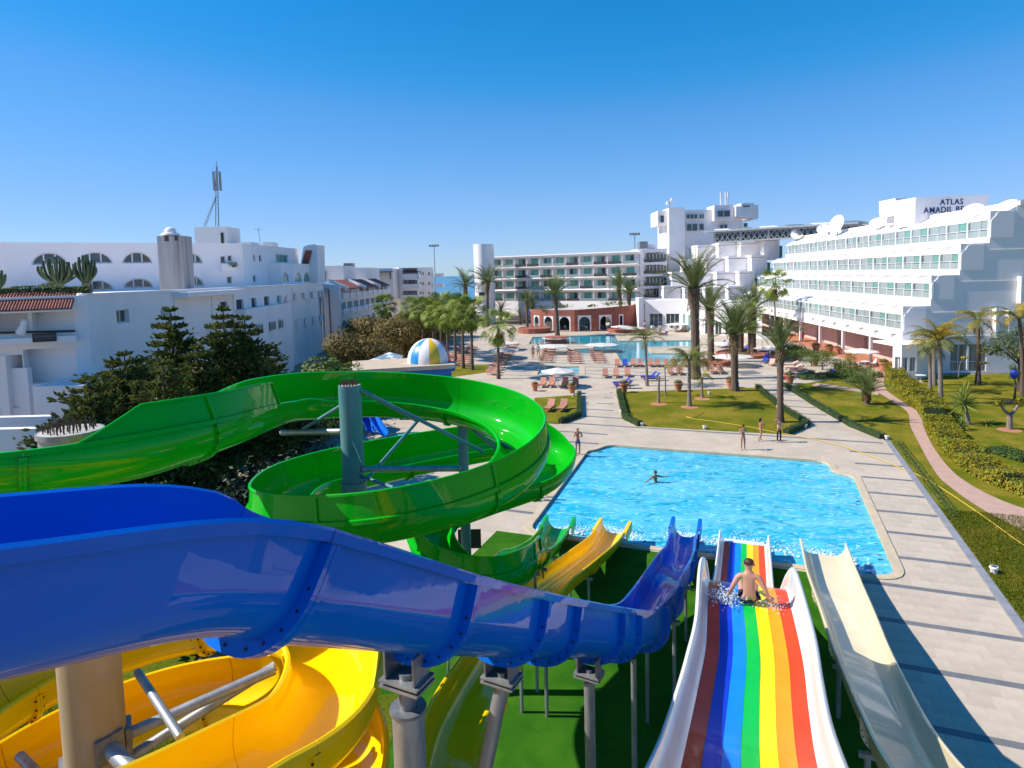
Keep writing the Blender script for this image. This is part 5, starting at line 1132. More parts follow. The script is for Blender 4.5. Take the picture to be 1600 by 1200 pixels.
def clump(m, c, rad, n, s, r, flat=.5, shell=.45, mi=0):
    c = Vector(c); rx, ry, rz = rad
    for _ in range(n):
        d = Vector((r.gauss(0, 1), r.gauss(0, 1), r.gauss(0, 1))).normalized(); k = (shell+(1-shell)*r.random()); k *= 1+.18*math.sin(d.x*5+c.x*3)*math.cos(d.y*4+c.y)
        p = c+Vector((d.x*rx*k, d.y*ry*k, d.z*rz*k)); nn = (d+Vector((r.uniform(-1, 1), r.uniform(-1, 1), r.uniform(-.3, 1)))*flat*1.6).normalized(); x = nn.orthogonal().normalized(); a = r.uniform(0, 6.28); x = (Matrix.Rotation(a, 3, nn) @ x); y = nn.cross(x); q = s*r.uniform(.6, 1.35)
        m.add([p-x*q, p-y*q*.45, p+x*q, p+y*q*.45], [(0, 1, 2, 3)], mi)
def bushy(name, label, cat, base, lobes, n, s, mt, seed, group=None, trunk=None, flat=.5):
    r = random.Random(seed); t = thing(name, label, cat, base, 0, group); m = MB()
    for (dx, dy, dz, rx, ry, rz) in lobes: clump(m, Vector(base)+Vector((dx, dy, dz)), (rx, ry, rz), int(n*(rx*ry*rz)**.5), s, r, flat)
    m.build('crown' if trunk else 'foliage', mt, t)
    if trunk:
        m = MB(); b = Vector(base); h, rr = trunk; m.tube([b, b+Vector((.05, 0, h*.6)), b+Vector((0, .1, h))], [rr*1.3, rr, rr*.7], 8)
        for (dx, dy, dz, *_q) in lobes[:6]: m.tube([b+Vector((0, 0, h*.7)), b+Vector((dx*.6, dy*.6, dz))], [rr*.6, rr*.25], 6)
        m.build('trunk', M['bark'], t, smooth=40)
    return t
# conifers and shrubs on the left
def conifer(label, b, h, R, n, seed, crook=0):
    r = random.Random(seed); t = thing('conifer_tree', label, 'conifer', (b.x, b.y, 0), 0, 'conifers beside the apartment building'); m = MB(); tm_ = MB()
    tm_.tube([(b.x, b.y, 0), (b.x+crook*.4, b.y, h*.5), (b.x+crook, b.y, h)], [R*.07+.08, .12, .03], 8)
    lv = int(h/.55)
    for i in range(lv):
        f = (i+1)/lv; z = h*(.12+.88*f); L = R*(1-f)**.75*r.uniform(.75, 1.15)+.22; nb_ = 6 if f < .8 else 5
        for j in range(nb_):
            az = j*6.283/nb_+i*.9+r.uniform(-.3, .3); l = L*r.uniform(.7, 1.15); d = Vector((math.cos(az), math.sin(az), 0)); p0 = Vector((b.x+crook*f, b.y, z)); tip = p0+d*l+Vector((0, 0, l*r.uniform(.02, .3)))
            tm_.tube([p0, tip], [.03, .01], 3, cap=False)
            ns = max(9, int(l*n*1.7))
            for q in range(ns):
                g = (q+.5)/ns; g = .2+.8*g; p = p0.lerp(tip, g)+Vector((r.uniform(-.45, .45), r.uniform(-.45, .45), r.uniform(-.12, .3)))*min(1, l*.6)
                dd = (d+Vector((r.uniform(-.9, .9), r.uniform(-.9, .9), r.uniform(.1, .9)))).normalized(); sz = r.uniform(.2, .42); x = dd.cross(Vector((0, 0, 1))).normalized()
                m.add([p, p+dd*sz*.5+x*sz*.22, p+dd*sz, p+dd*sz*.5-x*sz*.22], [(0, 1, 2, 3)])
                y = dd.cross(x); m.add([p, p+dd*sz*.5+y*sz*.22, p+dd*sz, p+dd*sz*.5-y*sz*.22], [(0, 1, 2, 3)])
    for q in range(int(h*3.2)):
        f = r.uniform(.08, .86); clump(m, (b.x+r.uniform(-.6, .6)*R*(1-f), b.y+r.uniform(-.5, .5)*R*(1-f), h*f), (R*.42*(1-f)+.3, R*.42*(1-f)+.3, .6), 120, .17, r, .8)
    tm_.build('trunk', M['bark'], t); m.build('crown', M['pine'], t)
def CB(px, Y): p = W(px, 430, Y); return Vector((p.x, p.y, 0))
for lab, px, Y, py, R, n, sd in [('broad dark conifer with long level branches, leftmost of the conifers', 185, 33, 556, 4.8, 17, 1), ('slim conifer with a pointed spire behind the broad leftmost conifer', 262, 37, 487, 2.9, 17, 2), ('dark conifer filling the gap left of the tall central spire', 300, 35, 545, 2.9, 16, 3),
                                   ('tallest pointed conifer, its spire in front of the small dark windows', 345, 37, 486, 3.0, 18, 4), ('dense conifer right of the tallest spire', 378, 38, 500, 3.0, 17, 5), ('low wide conifer in front of the twin spires', 245, 31, 570, 3.2, 15, 6), ('low spreading conifer reaching far left above the wide concrete post', 125, 30, 598, 3.6, 15, 9), ('small conifer at the foot of the long white wall', 165, 36, 575, 3.0, 15, 10), ('rounded conifer at the right end of the conifer group', 412, 40, 545, 2.4, 15, 8)]:
    b = CB(px, Y); conifer(lab, b, W(px, py, Y).z, R, n, sd)
b = CB(30, 24); bushy('shrub', 'low juniper shrub at the left edge just above the green slide', 'shrub', (b.x, b.y, 0), [(0, 0, 3.4, 1.9, 1.5, 1.0), (-2.2, 0, 3.5, 2, 1.5, .9), (1.5, .5, 3.0, 1.2, 1.2, .9), (0, 0, 1.6, 2.6, 1.8, 1.8)], 420, .13, M['pine'], 21)
lobes = []
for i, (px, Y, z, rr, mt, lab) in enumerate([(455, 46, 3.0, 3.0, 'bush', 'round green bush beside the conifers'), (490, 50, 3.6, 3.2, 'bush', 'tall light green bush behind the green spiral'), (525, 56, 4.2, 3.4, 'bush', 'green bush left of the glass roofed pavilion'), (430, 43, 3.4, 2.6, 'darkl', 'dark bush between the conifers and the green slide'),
                                            (560, 74, 5.2, 4.0, 'tamar', 'leftmost brown feathery tamarisk below the loggias'), (592, 98, 5.0, 5.2, 'tamar', 'second brown tamarisk behind the glass roofed pavilion'), (625, 113, 5.2, 6.0, 'tamar', 'tall brown tamarisk behind the palm row'), (655, 119, 5.2, 6.0, 'tamar', 'brown tamarisk between the palm trunks'), (690, 124, 4.8, 5.6, 'bush', 'yellow green shrub mass at the right end of the palm row'), (540, 60, 2.6, 2.6, 'bush', 'low bush in front of the tamarisks'), (612, 93, 4.8, 4.2, 'tamar', 'brown tamarisk behind the left trunks of the palm row'), (642, 106, 4.6, 4.4, 'tamar', 'brown tamarisk behind the middle trunks of the palm row'), (668, 112, 4.2, 4.0, 'bush', 'yellow green bush between the right trunks of the palm row')]):
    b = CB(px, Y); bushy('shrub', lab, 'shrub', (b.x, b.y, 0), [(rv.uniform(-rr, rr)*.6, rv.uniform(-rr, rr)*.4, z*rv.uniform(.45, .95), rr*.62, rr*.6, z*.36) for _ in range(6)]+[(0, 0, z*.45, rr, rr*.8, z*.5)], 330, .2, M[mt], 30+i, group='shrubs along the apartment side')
# dark planting in the shade under the green slide
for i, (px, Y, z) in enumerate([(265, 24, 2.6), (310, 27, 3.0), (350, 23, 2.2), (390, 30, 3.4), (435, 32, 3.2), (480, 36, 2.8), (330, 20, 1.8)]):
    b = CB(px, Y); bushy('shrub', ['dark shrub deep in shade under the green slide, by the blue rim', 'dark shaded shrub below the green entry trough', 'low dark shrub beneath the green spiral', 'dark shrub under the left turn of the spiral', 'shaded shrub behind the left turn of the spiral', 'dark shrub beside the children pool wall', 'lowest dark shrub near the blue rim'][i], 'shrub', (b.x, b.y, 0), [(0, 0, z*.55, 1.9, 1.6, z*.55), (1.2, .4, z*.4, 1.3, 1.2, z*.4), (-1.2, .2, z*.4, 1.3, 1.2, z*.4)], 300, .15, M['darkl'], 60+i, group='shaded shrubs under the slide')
# hedges: box hedges round the lawns, golden hedge along the path
def hedge(label, pts, w, h, mt, n, s, seed, bumpy=.15):
    r = random.Random(seed); P_ = [Vector((p[0], p[1], 0)) for p in pts]; t = thing('hedge', label, 'hedge', P_[0]); m = MB(); core = MB()
    for i in range(len(P_)-1):
        a, b = P_[i], P_[i+1]; d = b-a; L_ = d.length; d.normalize(); sd = Vector((-d.y, d.x, 0)); k = int(L_*n)
        core.obox((a+b)/2+Vector((0, 0, h*.42)), d*L_/2, sd*w*(.4 if h > .2 else .1), (0, 0, h*.40))
        for _ in range(k):
            u = r.random()*L_; f = r.choice((0, 0, 1, 2)); hh = h*(1+bumpy*math.sin(u*2.1+i)+bumpy*r.uniform(-.6, .6))
            if f == 0: off = r.uniform(-.5, .5)*w; z = hh*r.uniform(.85, 1.05); nn = Vector((r.uniform(-.6, .6), r.uniform(-.6, .6), 1))
            else: sg = 1 if f == 1 else -1; off = sg*w*.5*r.uniform(.85, 1.1); z = r.uniform(.02, hh); nn = sd*sg+Vector((r.uniform(-.5, .5), r.uniform(-.5, .5), r.uniform(-.1, .7)))
            p = a+d*u+sd*off+Vector((0, 0, z)); nn.normalize(); x = nn.orthogonal().normalized(); x = Matrix.Rotation(r.uniform(0, 6.28), 3, nn) @ x; y = nn.cross(x); q = s*r.uniform(.6, 1.3)
            m.add([p-x*q, p-y*q*.5, p+x*q, p+y*q*.5], [(0, 1, 2, 3)])
    core.build('branches', M['darkl'], t); m.build('foliage', mt, t); return t  # core: solid block in the shade-darkened leaf colour, filling the hedge's inside
def gl(pts): return [G(*p) for p in pts]
hedge('clipped box hedge on the left border of the middle lawn', gl([(967, 614), (977, 655), (1000, 666)]), .5, .45, M['hedge'], 260, .05, 1)
hedge('clipped box hedge on the right border of the middle lawn', gl([(1183, 607), (1222, 640), (1262, 664), (1228, 679)]), .5, .45, M['hedge'], 240, .05, 2)
hedge('clipped box hedge along the walkway on the left border of the right lawn', gl([(1226, 603), (1275, 634), (1332, 667), (1379, 686)]), .55, .4, M['hedge'], 220, .05, 3)
hedge('small box hedge at the right border of the little left lawn', gl([(905, 618), (905, 651), (875, 662)]), .4, .5, M['hedge'], 220, .05, 4)
hedge('tall golden hedge beside the pink path, farther half', gl([(1396, 588), (1402, 606), (1425, 622), (1449, 640), (1462, 660)]), 1.6, 1.2, M['goldh'], 620, .09, 5, .2)
hedge('low golden hedge beside the pink path, nearer half', gl([(1464, 664), (1480, 690), (1505, 715), (1540, 742), (1590, 765), (1660, 790)]), 1.7, .75, M['goldh'], 900, .075, 6, .15)
hedge('low green ground cover strip on the right lawn beside the golden hedge', gl([(1550, 705), (1575, 712), (1610, 722)]), 1.4, .35, M['hedge'], 500, .07, 7)
hedge('green border of low plants beside the slate kerb of the right lawn', [AB(8.55, b).to_2d() for b in (35, 40, 44, 49.3)], .5, .09, M['bush'], 200, .05, 8)
# garden shrubs before the hotel terrace
sh = [(1285, 578, .95, 1.2, 'hedge', 'large round clipped ball bush before the hotel terrace'), (1268, 572, .8, .6, 'bush', 'spreading shrub left of the round ball bush'), (1311, 578, .8, .55, 'bush', 'bright shrub right of the round ball bush'), (1313, 588, .6, .5, 'goldh', 'yellowish small shrub at the corner of the planting'), (1255, 557, 1.1, .7, 'bush', 'low shrub in the planting under the terrace columns'), (1235, 563, 1.0, .7, 'bush', 'shrub beside the umbrella at the planting end'), (1330, 592, .9, .6, 'bush', 'leafy shrub at the near end of the planting'), (1340, 584, 1.0, .6, 'bush', 'low spreading shrub before the patio table'), (1300, 590, .7, .45, 'hedge', 'small dark shrub beside the striped loungers'), (1368, 590, .5, .5, 'bush', 'small shrub beside the terracotta steps'), (1245, 552, .9, .8, 'hedge', 'dark shrub near the first terrace column'), (1337, 598, .6, .4, 'bush', 'small leafy plant at the path junction'), (1260, 585, .6, .35, 'hedge', 'low ground shrub left of the striped loungers'), (1222, 556, .8, .6, 'bush', 'shrub behind the white umbrella near the terrace'), (1322, 578, .9, .6, 'bush', 'dense shrub beside the lollipop bush'), (1292, 562, .8, .5, 'goldh', 'yellowish shrub behind the round ball bush'), (1352, 596, .7, .5, 'bush', 'shrub left of the cycad-like palm'), (1270, 592, .9, .4, 'bush', 'low shrub where the paving meets the right lawn'), (1236, 549, .8, .7, 'bush', 'shrub at the foot of the second terrace column')]
for i, (px, py, rr, z, mt, lab) in enumerate(sh):
    rr *= 1.55; z *= 1.5 if 'ball' not in lab else 1; b = G(px, py); ball_ = 'ball' in lab; bushy('shrub', lab, 'shrub', b, [(0, 0, z*(1.0 if ball_ else .6)+(.25 if ball_ else 0), rr, rr, z if ball_ else z*.6)]+([] if ball_ else [(rr*.7, .2, z*.4, rr*.6, rr*.6, z*.5), (-rr*.7, -.1, z*.45, rr*.6, rr*.6, z*.5)]), 900, .075, M[mt], 80+i, group='shrubs before the hotel terrace', trunk=(.5, .07) if ball_ else None)
b = G(1328, 588); bushy('shrub', 'lollipop clipped ball bush on a thin stem near the parasol', 'shrub', b, [(0, 0, 2.0, .75, .75, .7)], 900, .07, M['goldh'], 120, trunk=(1.6, .06))
# dark tree on the right, little trees, yucca
b = G(1592, 612); bushy('broadleaf_tree', 'dark spreading tree at the right edge before the end wall', 'tree', b, [(-1.5, 0, 4.6, 1.9, 1.6, .9), (.6, .3, 5.3, 2.2, 1.8, 1.0), (-.5, -.5, 3.7, 2.1, 1.6, .8), (1.8, 0, 4.2, 1.6, 1.5, 1.1), (-2.6, .2, 3.9, 1.1, 1.0, .6), (1.0, -.6, 3.0, 1.4, 1.2, .8)], 330, .12, M['pine'], 130, trunk=(3.6, .16))
b = G(1585, 626); bushy('broadleaf_tree', 'small tree with a thin trunk carrying a blue bag on the right lawn', 'tree', b, [(0, 0, 2.3, .55, .5, .55), (-.2, 0, 2.9, .4, .4, .4)], 420, .09, M['bush'], 131, trunk=(2.1, .08))
m = MB(); m.ball(G(1585, 626)+Vector((-.35, -.3, 2.35)), (.32, .28, .42), 10, 8); tag(m.build('bag', mat('blue_plastic', (.02, .06, .42), .4), smooth=60), 'blue plastic bag hanging on the small tree on the right lawn', 'bag')
def yucca(label, base, h, n, L, seed, mt='yucca', w=.05, r=.14, lean=0):
    q = random.Random(seed); t = thing('yucca', label, 'plant', base); b = Vector(base); top = b+Vector((lean, 0, h))
    m = MB(); m.tube([b, b.lerp(top, .5)+Vector((.05, 0, 0)), top], [r*1.35, r, r*.9], 9); m.build('trunk', M['trunk_g'], t, smooth=30)
    lm = MB(); lm.add([(0, -w*.6, 0), (0, w*.6, 0), (L*.45, w, .03), (L*.45, -w, .03), (L*.8, w*.6, -.02), (L*.8, -w*.6, -.02), (L, 0, -.07), (0, 0, -.02), (L*.45, 0, -.03)], [(0, 7, 8, 3), (7, 1, 2, 8), (3, 8, 4, 5) if False else (3, 8, 5), (8, 2, 4), (8, 4, 5), (5, 4, 6)])
    lme = lm.mesh('leaf', M[mt])
    for i in range(n):
        o = link('leaf', lme, t); az = i*2.4; el = 1.4-1.9*(i/n)**.9; o.location = top-b+Vector((0, 0, .05-.3*i/n)); o.rotation_euler = (Matrix.Rotation(az, 3, 'Z') @ Matrix.Rotation(-el+q.uniform(-.15, .15), 3, 'Y')).to_euler(); o.scale = (q.uniform(.8, 1.1),)*3
    return t
yucca('big spiky yucca with a leaning grey trunk on the right lawn', G(1513, 663), 1.75, 64, 1.55, 1, lean=-.45)
yucca('small spiky yucca offset at the foot of the big yucca', G(1501, 672), .35, 34, .8, 2, r=.08)
t = thing('frangipani', 'forked bare frangipani with few leaf tufts on the right lawn', 'small tree', G(1577, 671)); b = G(1577, 671)
m = MB(); m.tube([b, b+Vector((0, 0, 1.1))], [.2, .17], 9); m.build('trunk', M['trunk_g'], t, smooth=30)
for dx in (-.75, .65):
    m = MB(); e = b+Vector((dx, 0, 1.9)); m.tube([b+Vector((0, 0, 1.05)), b+Vector((dx*.5, 0, 1.35)), e], [.13, .1, .07], 8); m.build('limb', M['trunk_g'], t, smooth=30)
    m = MB(); clump(m, e+Vector((0, 0, .1)), (.35, .3, .2), 40, .16, rv); m.build('leaf_tuft', M['goldh'], t)
for px, py, lab in ((1497, 592, 'thin sapling with a yellow tuft left of the sliding doors'), (1527, 602, 'thin sapling in front of the sliding doors')):
    b = G(px, py); t = thing('sapling', lab, 'sapling', b); m = MB(); m.tube([b, b+Vector((.15, 0, 1.5)), b+Vector((.4, 0, 2.2))], [.06, .04, .02], 6); m.build('stem', M['trunk_g'], t)
    m = MB(); clump(m, b+Vector((.6, 0, 2.2)), (.4, .3, .15), 50, .13, rv); m.build('leaf_tuft', M['goldh'], t)
# earth rings at trunks
for px, py in ((1077, 636), (1029, 631), (1097, 623), (1577, 672), (1585, 627)):
    b = G(px, py, .036); m = MB(); m.lathe([(0, 0), (.75, 0)], b, 14); tag(m.build('earth_ring', M['terra']), kind='structure')
# cactus (candelabra euphorbia) on the roof terrace, trailing planting
M['cactus'] = mat('candelabra_cactus', (.05, .085, .035), .7, (.08, .12, .04), 3, 3)
def cactus(label, base, h, w, n, seed):
    r = random.Random(seed); t = thing('candelabra_cactus', label, 'cactus', base, 0, 'candelabra cacti on the terrace roof'); b = Vector(base); m = MB(); m.tube([b, b+Vector((0, 0, h*.35))], [.3, .26], 8); m.build('trunk', M['trunk_g'], t)
    for i in range(n):
        az = i*2.4; f = math.sqrt((i+.5)/n); e = b+Vector((math.cos(az)*w*f, math.sin(az)*w*f*.8, h*(1-.22*f*f)*r.uniform(.93, 1.05))); mid = b+Vector((math.cos(az)*w*f*.75, math.sin(az)*w*f*.6, h*(.5+.1*(1-f)))); m = MB()
        m.tube(crv([b+Vector((0, 0, h*.3)), mid, e-Vector((0, 0, h*.12)), e], 3), [.085]*3+[.085]*6+[.06], 5); m.build('arm', M['cactus'], t)
zc = W(60, 462, 44).z
c = W(93, 455, 46); cactus('big round candelabra cactus on the tiled canopy roof terrace', (c.x, c.y, ztop-.2), W(93, 400, 46).z-ztop+.1, 1.35, 30, 1)
c = W(135, 455, 46); cactus('slimmer candelabra cactus right of the big round cactus', (c.x, c.y, ztop-.2), W(135, 398, 46).z-ztop+.1, .75, 22, 2)
c = W(-3, 455, 45); cactus('candelabra cactus cut by the left edge', (c.x, c.y, ztop-.2), 2.2, .6, 12, 3)
hedge('trailing green planting along the top of the tiled canopy', [ef.at(ef.hit(-80, 480)[0], 0, -1.2), ef.at(ef.hit(60, 480)[0], 0, -1.2), ef.at(ef.hit(140, 480)[0], 0, -1.0)], .9, .5, M['bush'], 160, .09, 12)
for o in col.objects:
    if o.name.startswith('hedge') and 'trailing' in o.get('label', ''): o.location.z = zr-.15
b = u1.at(u1.hit(360, 414)[0], u1.hit(360, 414)[1], .9); m = MB(); clump(m, b, (1.0, .5, .5), 120, .15, rv); tag(m.build('hanging_plant', M['bush']), 'green plant hanging over the small balcony of the upper block', 'plant')
for i, (px, py, w_, z) in enumerate([(875, 480, 3.0, .8), (960, 476, 4.0, 1.0), (925, 479, 1.2, .6), (1003, 478, 1.0, 1.0), (848, 482, 1.2, .7)]):
    b = W(px, py, 134); bushy('roof_planting', ['low green planting on the brick restaurant roof, left', 'long green planting on the brick restaurant roof, right', 'small green plant midway on the brick restaurant roof', 'green bush beside the white pier', 'green plant at the left end of the brick restaurant roof'][i], 'plant', b, [(0, 0, z*.3, w_, .8, z*.6)], 120, .22, M['bush'], 150+i)
for i, (px, py, rr, z) in enumerate([(1113, 569, 2.4, .4), (1165, 555, 4.0, .4)]):
    b = G(px, py); m = MB(); m.lathe([(0, .25), (rr-.25, .25), (rr-.25, .38), (rr, .38), (rr, 0)], b, 20); tag(m.build('brick_planter', M['brick'], at=b), ['low round brick planter ring under the second tall palm', 'wide low brick planter under the stout palms'][i], 'planter')
    bushy('bed_planting', ['low green plants in the small palm ring', 'low green plants in the wide palm bed'][i], 'plant', b, [(0, 0, .4, rr*.75, rr*.7, .2)], 160, .12, M['bush'], 160+i)

# blades of grass where the lawn is close enough to see them
M['blade'] = leafmat('grass_blade', (.07, .115, .005), (.15, .15, .012), .35, .25, .6)
def blades(name, n, gen, seed):
    q = random.Random(seed); m = MB()
    for _ in range(n):
        p = gen(q); h = q.uniform(.05, .11); a = q.uniform(0, 6.28); w = Vector((math.cos(a), math.sin(a), 0))*.012; ln = Vector((q.uniform(-.04, .04), q.uniform(-.04, .04), h)); m.add([p-w, p+w, p+ln], [(0, 1, 2)])
    return tag(m.build(name, M['blade']), kind='stuff')
blades('grass', 70000, lambda q: (lambda b: AB(8.15+(1-q.random()**.7)*5.5, b, .03))(q.uniform(14, 36)), 3)
blades('grass', 26000, lambda q: Vector((q.uniform(-15, -6), q.uniform(11, 17.4), .02)), 4)
# ------------------------------------------------------------------ slide supports
def pipe(name, p, q, r, mt, parent, n=10): m = MB(); m.tube([p, q], r, n); return m.build(name, mt, parent, smooth=40)
def rebar(parent, c, r, n, h, seed):
    q = random.Random(seed); m = MB()
    for i in range(n):
        a = i*2.4; k = r*math.sqrt((i+.5)/n)*.92; p = Vector((c[0]+k*math.cos(a), c[1]+k*math.sin(a), c[2])); m.tube([p, p+Vector((q.uniform(-.02, .02), q.uniform(-.02, .02), h*q.uniform(.5, 1.2)))], .011, 4)
    tag(m.build('rebar', M['rust'], parent), kind='stuff')
c = W(546, 600, 14.2); tp = thing('support_post', 'thick teal post filled with concrete and rebar ends rising inside the green loop', 'post', (c.x, c.y, 0), 0, 'slide support posts')
m = MB(); m.lathe([(.25, 0), (.25, c.z-.02), (.235, c.z-.02)], (c.x, c.y, 0), 24); m.build('pipe', M['teal_post'], tp, smooth=40)
m = MB(); m.lathe([(.236, c.z-.03), (0, c.z-.02)], (c.x, c.y, 0), 24); m.build('concrete_core', M['concrete'], tp); rebar(tp, (c.x, c.y, c.z-.03), .23, 34, .13, 1)
Pv = Vector((c.x, c.y, 0))
for p, q, r in [(c+Vector((.2, 0, -.12)), W(755, 706, 14.6), .045), (c+Vector((.2, .05, -.15)), W(650, 657, 16.6), .04), (Pv+Vector((.2, 0, 6.6+.75)), W(655, 655, 17.2), .045), (W(533, 674, 14.3), W(440, 676, 15.2), .07), (W(533, 634, 14.2), W(474, 670, 14.9), .045), (W(566, 733, 14.1), W(720, 732, 14.2), .07), (W(566, 745, 14.1), W(615, 762, 13.2), .04), (W(552, 690, 13.95), W(566, 722, 13.9), .03)]:
    pipe('arm', p, q, r, M['teal_post'] if r < .068 else M['steel'], tp)
for z in (7.3, 6.4): m = MB(); m.lathe([(.26, z-.12), (.285, z-.12), (.285, z+.12), (.26, z+.12)], (c.x, c.y, 0), 20); m.build('clamp_collar', M['teal_post'], tp, smooth=40)
c2 = W(722, 648, 17.6); t2 = thing('support_post', 'thinner teal post standing right of centre under the green loop', 'post', (c2.x, c2.y, 0), 0, 'slide support posts')
pipe('pipe', (c2.x, c2.y, 0), c2, .14, M['teal_post'], t2, 16)
for q in (W(800, 702, 15.6), W(830, 745, 17.6)): pipe('arm', c2+Vector((0, 0, -.2)), q, .045, M['teal_post'], t2)
m = MB(); a, b = W(716, 858, 18.2), W(751, 828, 18.2); m.box(((a.x+b.x)/2, 18.25, a.z), (b.x-a.x, .05, b.z-a.z)); m.build('dark_board', M['frame_d'], t2)
pipe('stay', W(716, 858, 17.9), (c2.x-.7, c2.y-.4, 0), .03, M['steel_d'], t2)
c3 = W(110, 672, 12.3); t3 = thing('support_post', 'very wide pale concrete post bristling with rebar behind the green slide at left', 'post', (c3.x, c3.y, 0), 0, 'slide support posts')
m = MB(); m.lathe([(.53, 0), (.53, c3.z-.1), (.57, c3.z-.1), (.57, c3.z), (.54, c3.z)], (c3.x, c3.y, 0), 28); m.build('pipe', M['steel'], t3, smooth=40)
m = MB(); m.lathe([(.54, c3.z-.005), (0, c3.z)], (c3.x, c3.y, 0), 28); m.build('concrete_core', M['concrete'], t3); rebar(t3, (c3.x, c3.y, c3.z), .5, 60, .21, 2)
ycx, ycy = yc.x-.4, yc.y+.1
t4 = thing('support_post', 'stout dusty grey post tinted with painted yellow reflection at the lower left inside the yellow spiral', 'post', (ycx, ycy, 0), 0, 'slide support posts')
m = MB(); m.lathe([(.34, 0), (.34, 4.2), (.35, 4.2), (.35, 4.24), (.34, 4.24), (.34, 8.2), (0, 8.2)], (ycx, ycy, 0), 28); m.build('pipe', mat('dusty_yellow_bounce_steel', (.33, .235, .09), .7, (.36, .29, .19), 2.5, 6, bump=.06, bs=20, stretch=(1, 1, .3)), t4, smooth=40)  # ochre tint puts the yellow slide's reflection into the base colour
for ang, zt_, z2, r in [(-32, 6.35, 6.05, .10), (30, 6.25, 6.5, .075), (150, 5.0, 5.3, .07), (215, 6.0, 5.9, .07)]:
    a = R_(ang); d = Vector((math.cos(a), math.sin(a), 0)); pipe('arm', Vector((ycx, ycy, zt_))+d*.3, Vector((ycx, ycy, z2))+d*2.15, r, M['steel'], t4)
    m = MB(); m.obox(Vector((ycx, ycy, zt_))+d*.36, d*.03, Vector((-d.y, d.x, 0))*.16, (0, 0, .16)); m.build('mount_plate', M['steel_d'], t4)
pipe('arm', W(215, 1050, 7.6), W(282, 1152, 6.6), .05, M['steel'], t4); pipe('arm', (ycx+.25, ycy+.2, 5.9), W(430, 1040, 8.8), .07, M['steel'], t4)
# columns carrying the blue slide
def pb_at(px):                                            # lowest point of the blue trough seen in a given column
    best = None
    for i in range(400):
        d = path_b.tot*i/399; p, T, S, U = path_b.at(d); x = CXP+CF*p.x/max(p.y, .1)
        if best is None or abs(x-px) < best[0]: best = (abs(x-px), p, T, S, U)
    return best[1:]
for px, r, lab, kind in [(612, .17, 'thick grey steel column with a round cap plate under the middle of the blue slide', 2), (770, .10, 'slanting grey steel strut under the blue slide, left of the two thinner columns', 1), (912, .10, 'grey steel column under the blue slide near the right bend', 1), (985, .06, 'thinnest grey column under the right bend of the blue slide', 0)]:
    p, T, S, U = pb_at(px); t = thing('support_column', lab, 'column', (p.x, p.y, 0), 0, 'columns under the blue slide'); p = p-U*.03
    H_ = Vector((T.x, T.y, 0)).normalized(); Sx = Vector((-H_.y, H_.x, 0))
    ztop_ = p.z-(.62 if kind == 2 else .42 if kind == 1 else .12)
    foot = Vector((p.x, p.y, 0)) if kind != 1 or px > 800 else Vector((p.x-1.5, p.y-.6, 0))
    pipe('pipe', foot, (p.x, p.y, ztop_), r, M['steel'], t, 18)
    if kind == 2: m = MB(); m.lathe([(0, ztop_+.03), (r*1.14, ztop_+.03), (r*1.14, ztop_-.01), (0, ztop_-.01)], (p.x, p.y, 0), 24); m.build('cap_plate', M['steel_d'], t, smooth=30)
    if kind >= 1:
        pipe('neck', (p.x, p.y, ztop_), (p.x, p.y, p.z-.2), .09 if kind == 2 else .07, M['steel_d'], t)
        for k in (-1, 1):
            m = MB(); m.obox((p.x, p.y, p.z-.14)+Sx*k*.17 if False else Vector((p.x, p.y, p.z-.12))+Sx*k*.18, H_*.14, Sx*.012, (0, 0, .16)); m.build('bracket_plate', M['steel_d'], t)
        m = MB(); m.obox(Vector((p.x, p.y, p.z-.27)), H_*.17, Sx*.24, (0, 0, .012)); m.obox(Vector((p.x, p.y, p.z-.33)), H_*.17, Sx*.24, (0, 0, .012)); m.build('saddle_plate', M['steel'], t)
    if px == 770: pipe('brace', (p.x-.55, p.y-.22, ztop_*.62), (p.x-1.9, p.y-.1, ztop_*.3), .05, M['steel_d'], t)
    m = MB(); m.box((foot.x, foot.y, .01), (.6, .6, .04)); m.build('foot_plate', M['steel_d'], t)
# posts under the straight run-outs
def posts_under(path, s_list, root, r=.05, w=.35):
    for d in s_list:
        p, T, S, U = path.at(d); m = MB()
        for sg in (-1, 1): q = p+S*sg*w-U*.04; m.tube([(q.x, q.y, max(.02, q.z)), (q.x, q.y, 0)], r, 8)
        m.bar(p-S*(w+.15)-U*.09, p+S*(w+.15)-U*.09, .09); m.build('support_frame', M['steel'], root, smooth=40)
posts_under(path_b, [path_b.kn[10]+.3, path_b.kn[11], path_b.kn[12]], blue); posts_under(path_y, [path_y.kn[-5], path_y.kn[-4], path_y.kn[-3]], yellow)
posts_under(path_g, [path_g.kn[-5], path_g.kn[-4], path_g.kn[-3]], green); posts_under(path_c, [path_c.kn[3], path_c.kn[5], path_c.kn[7]], cream, .06, .5)

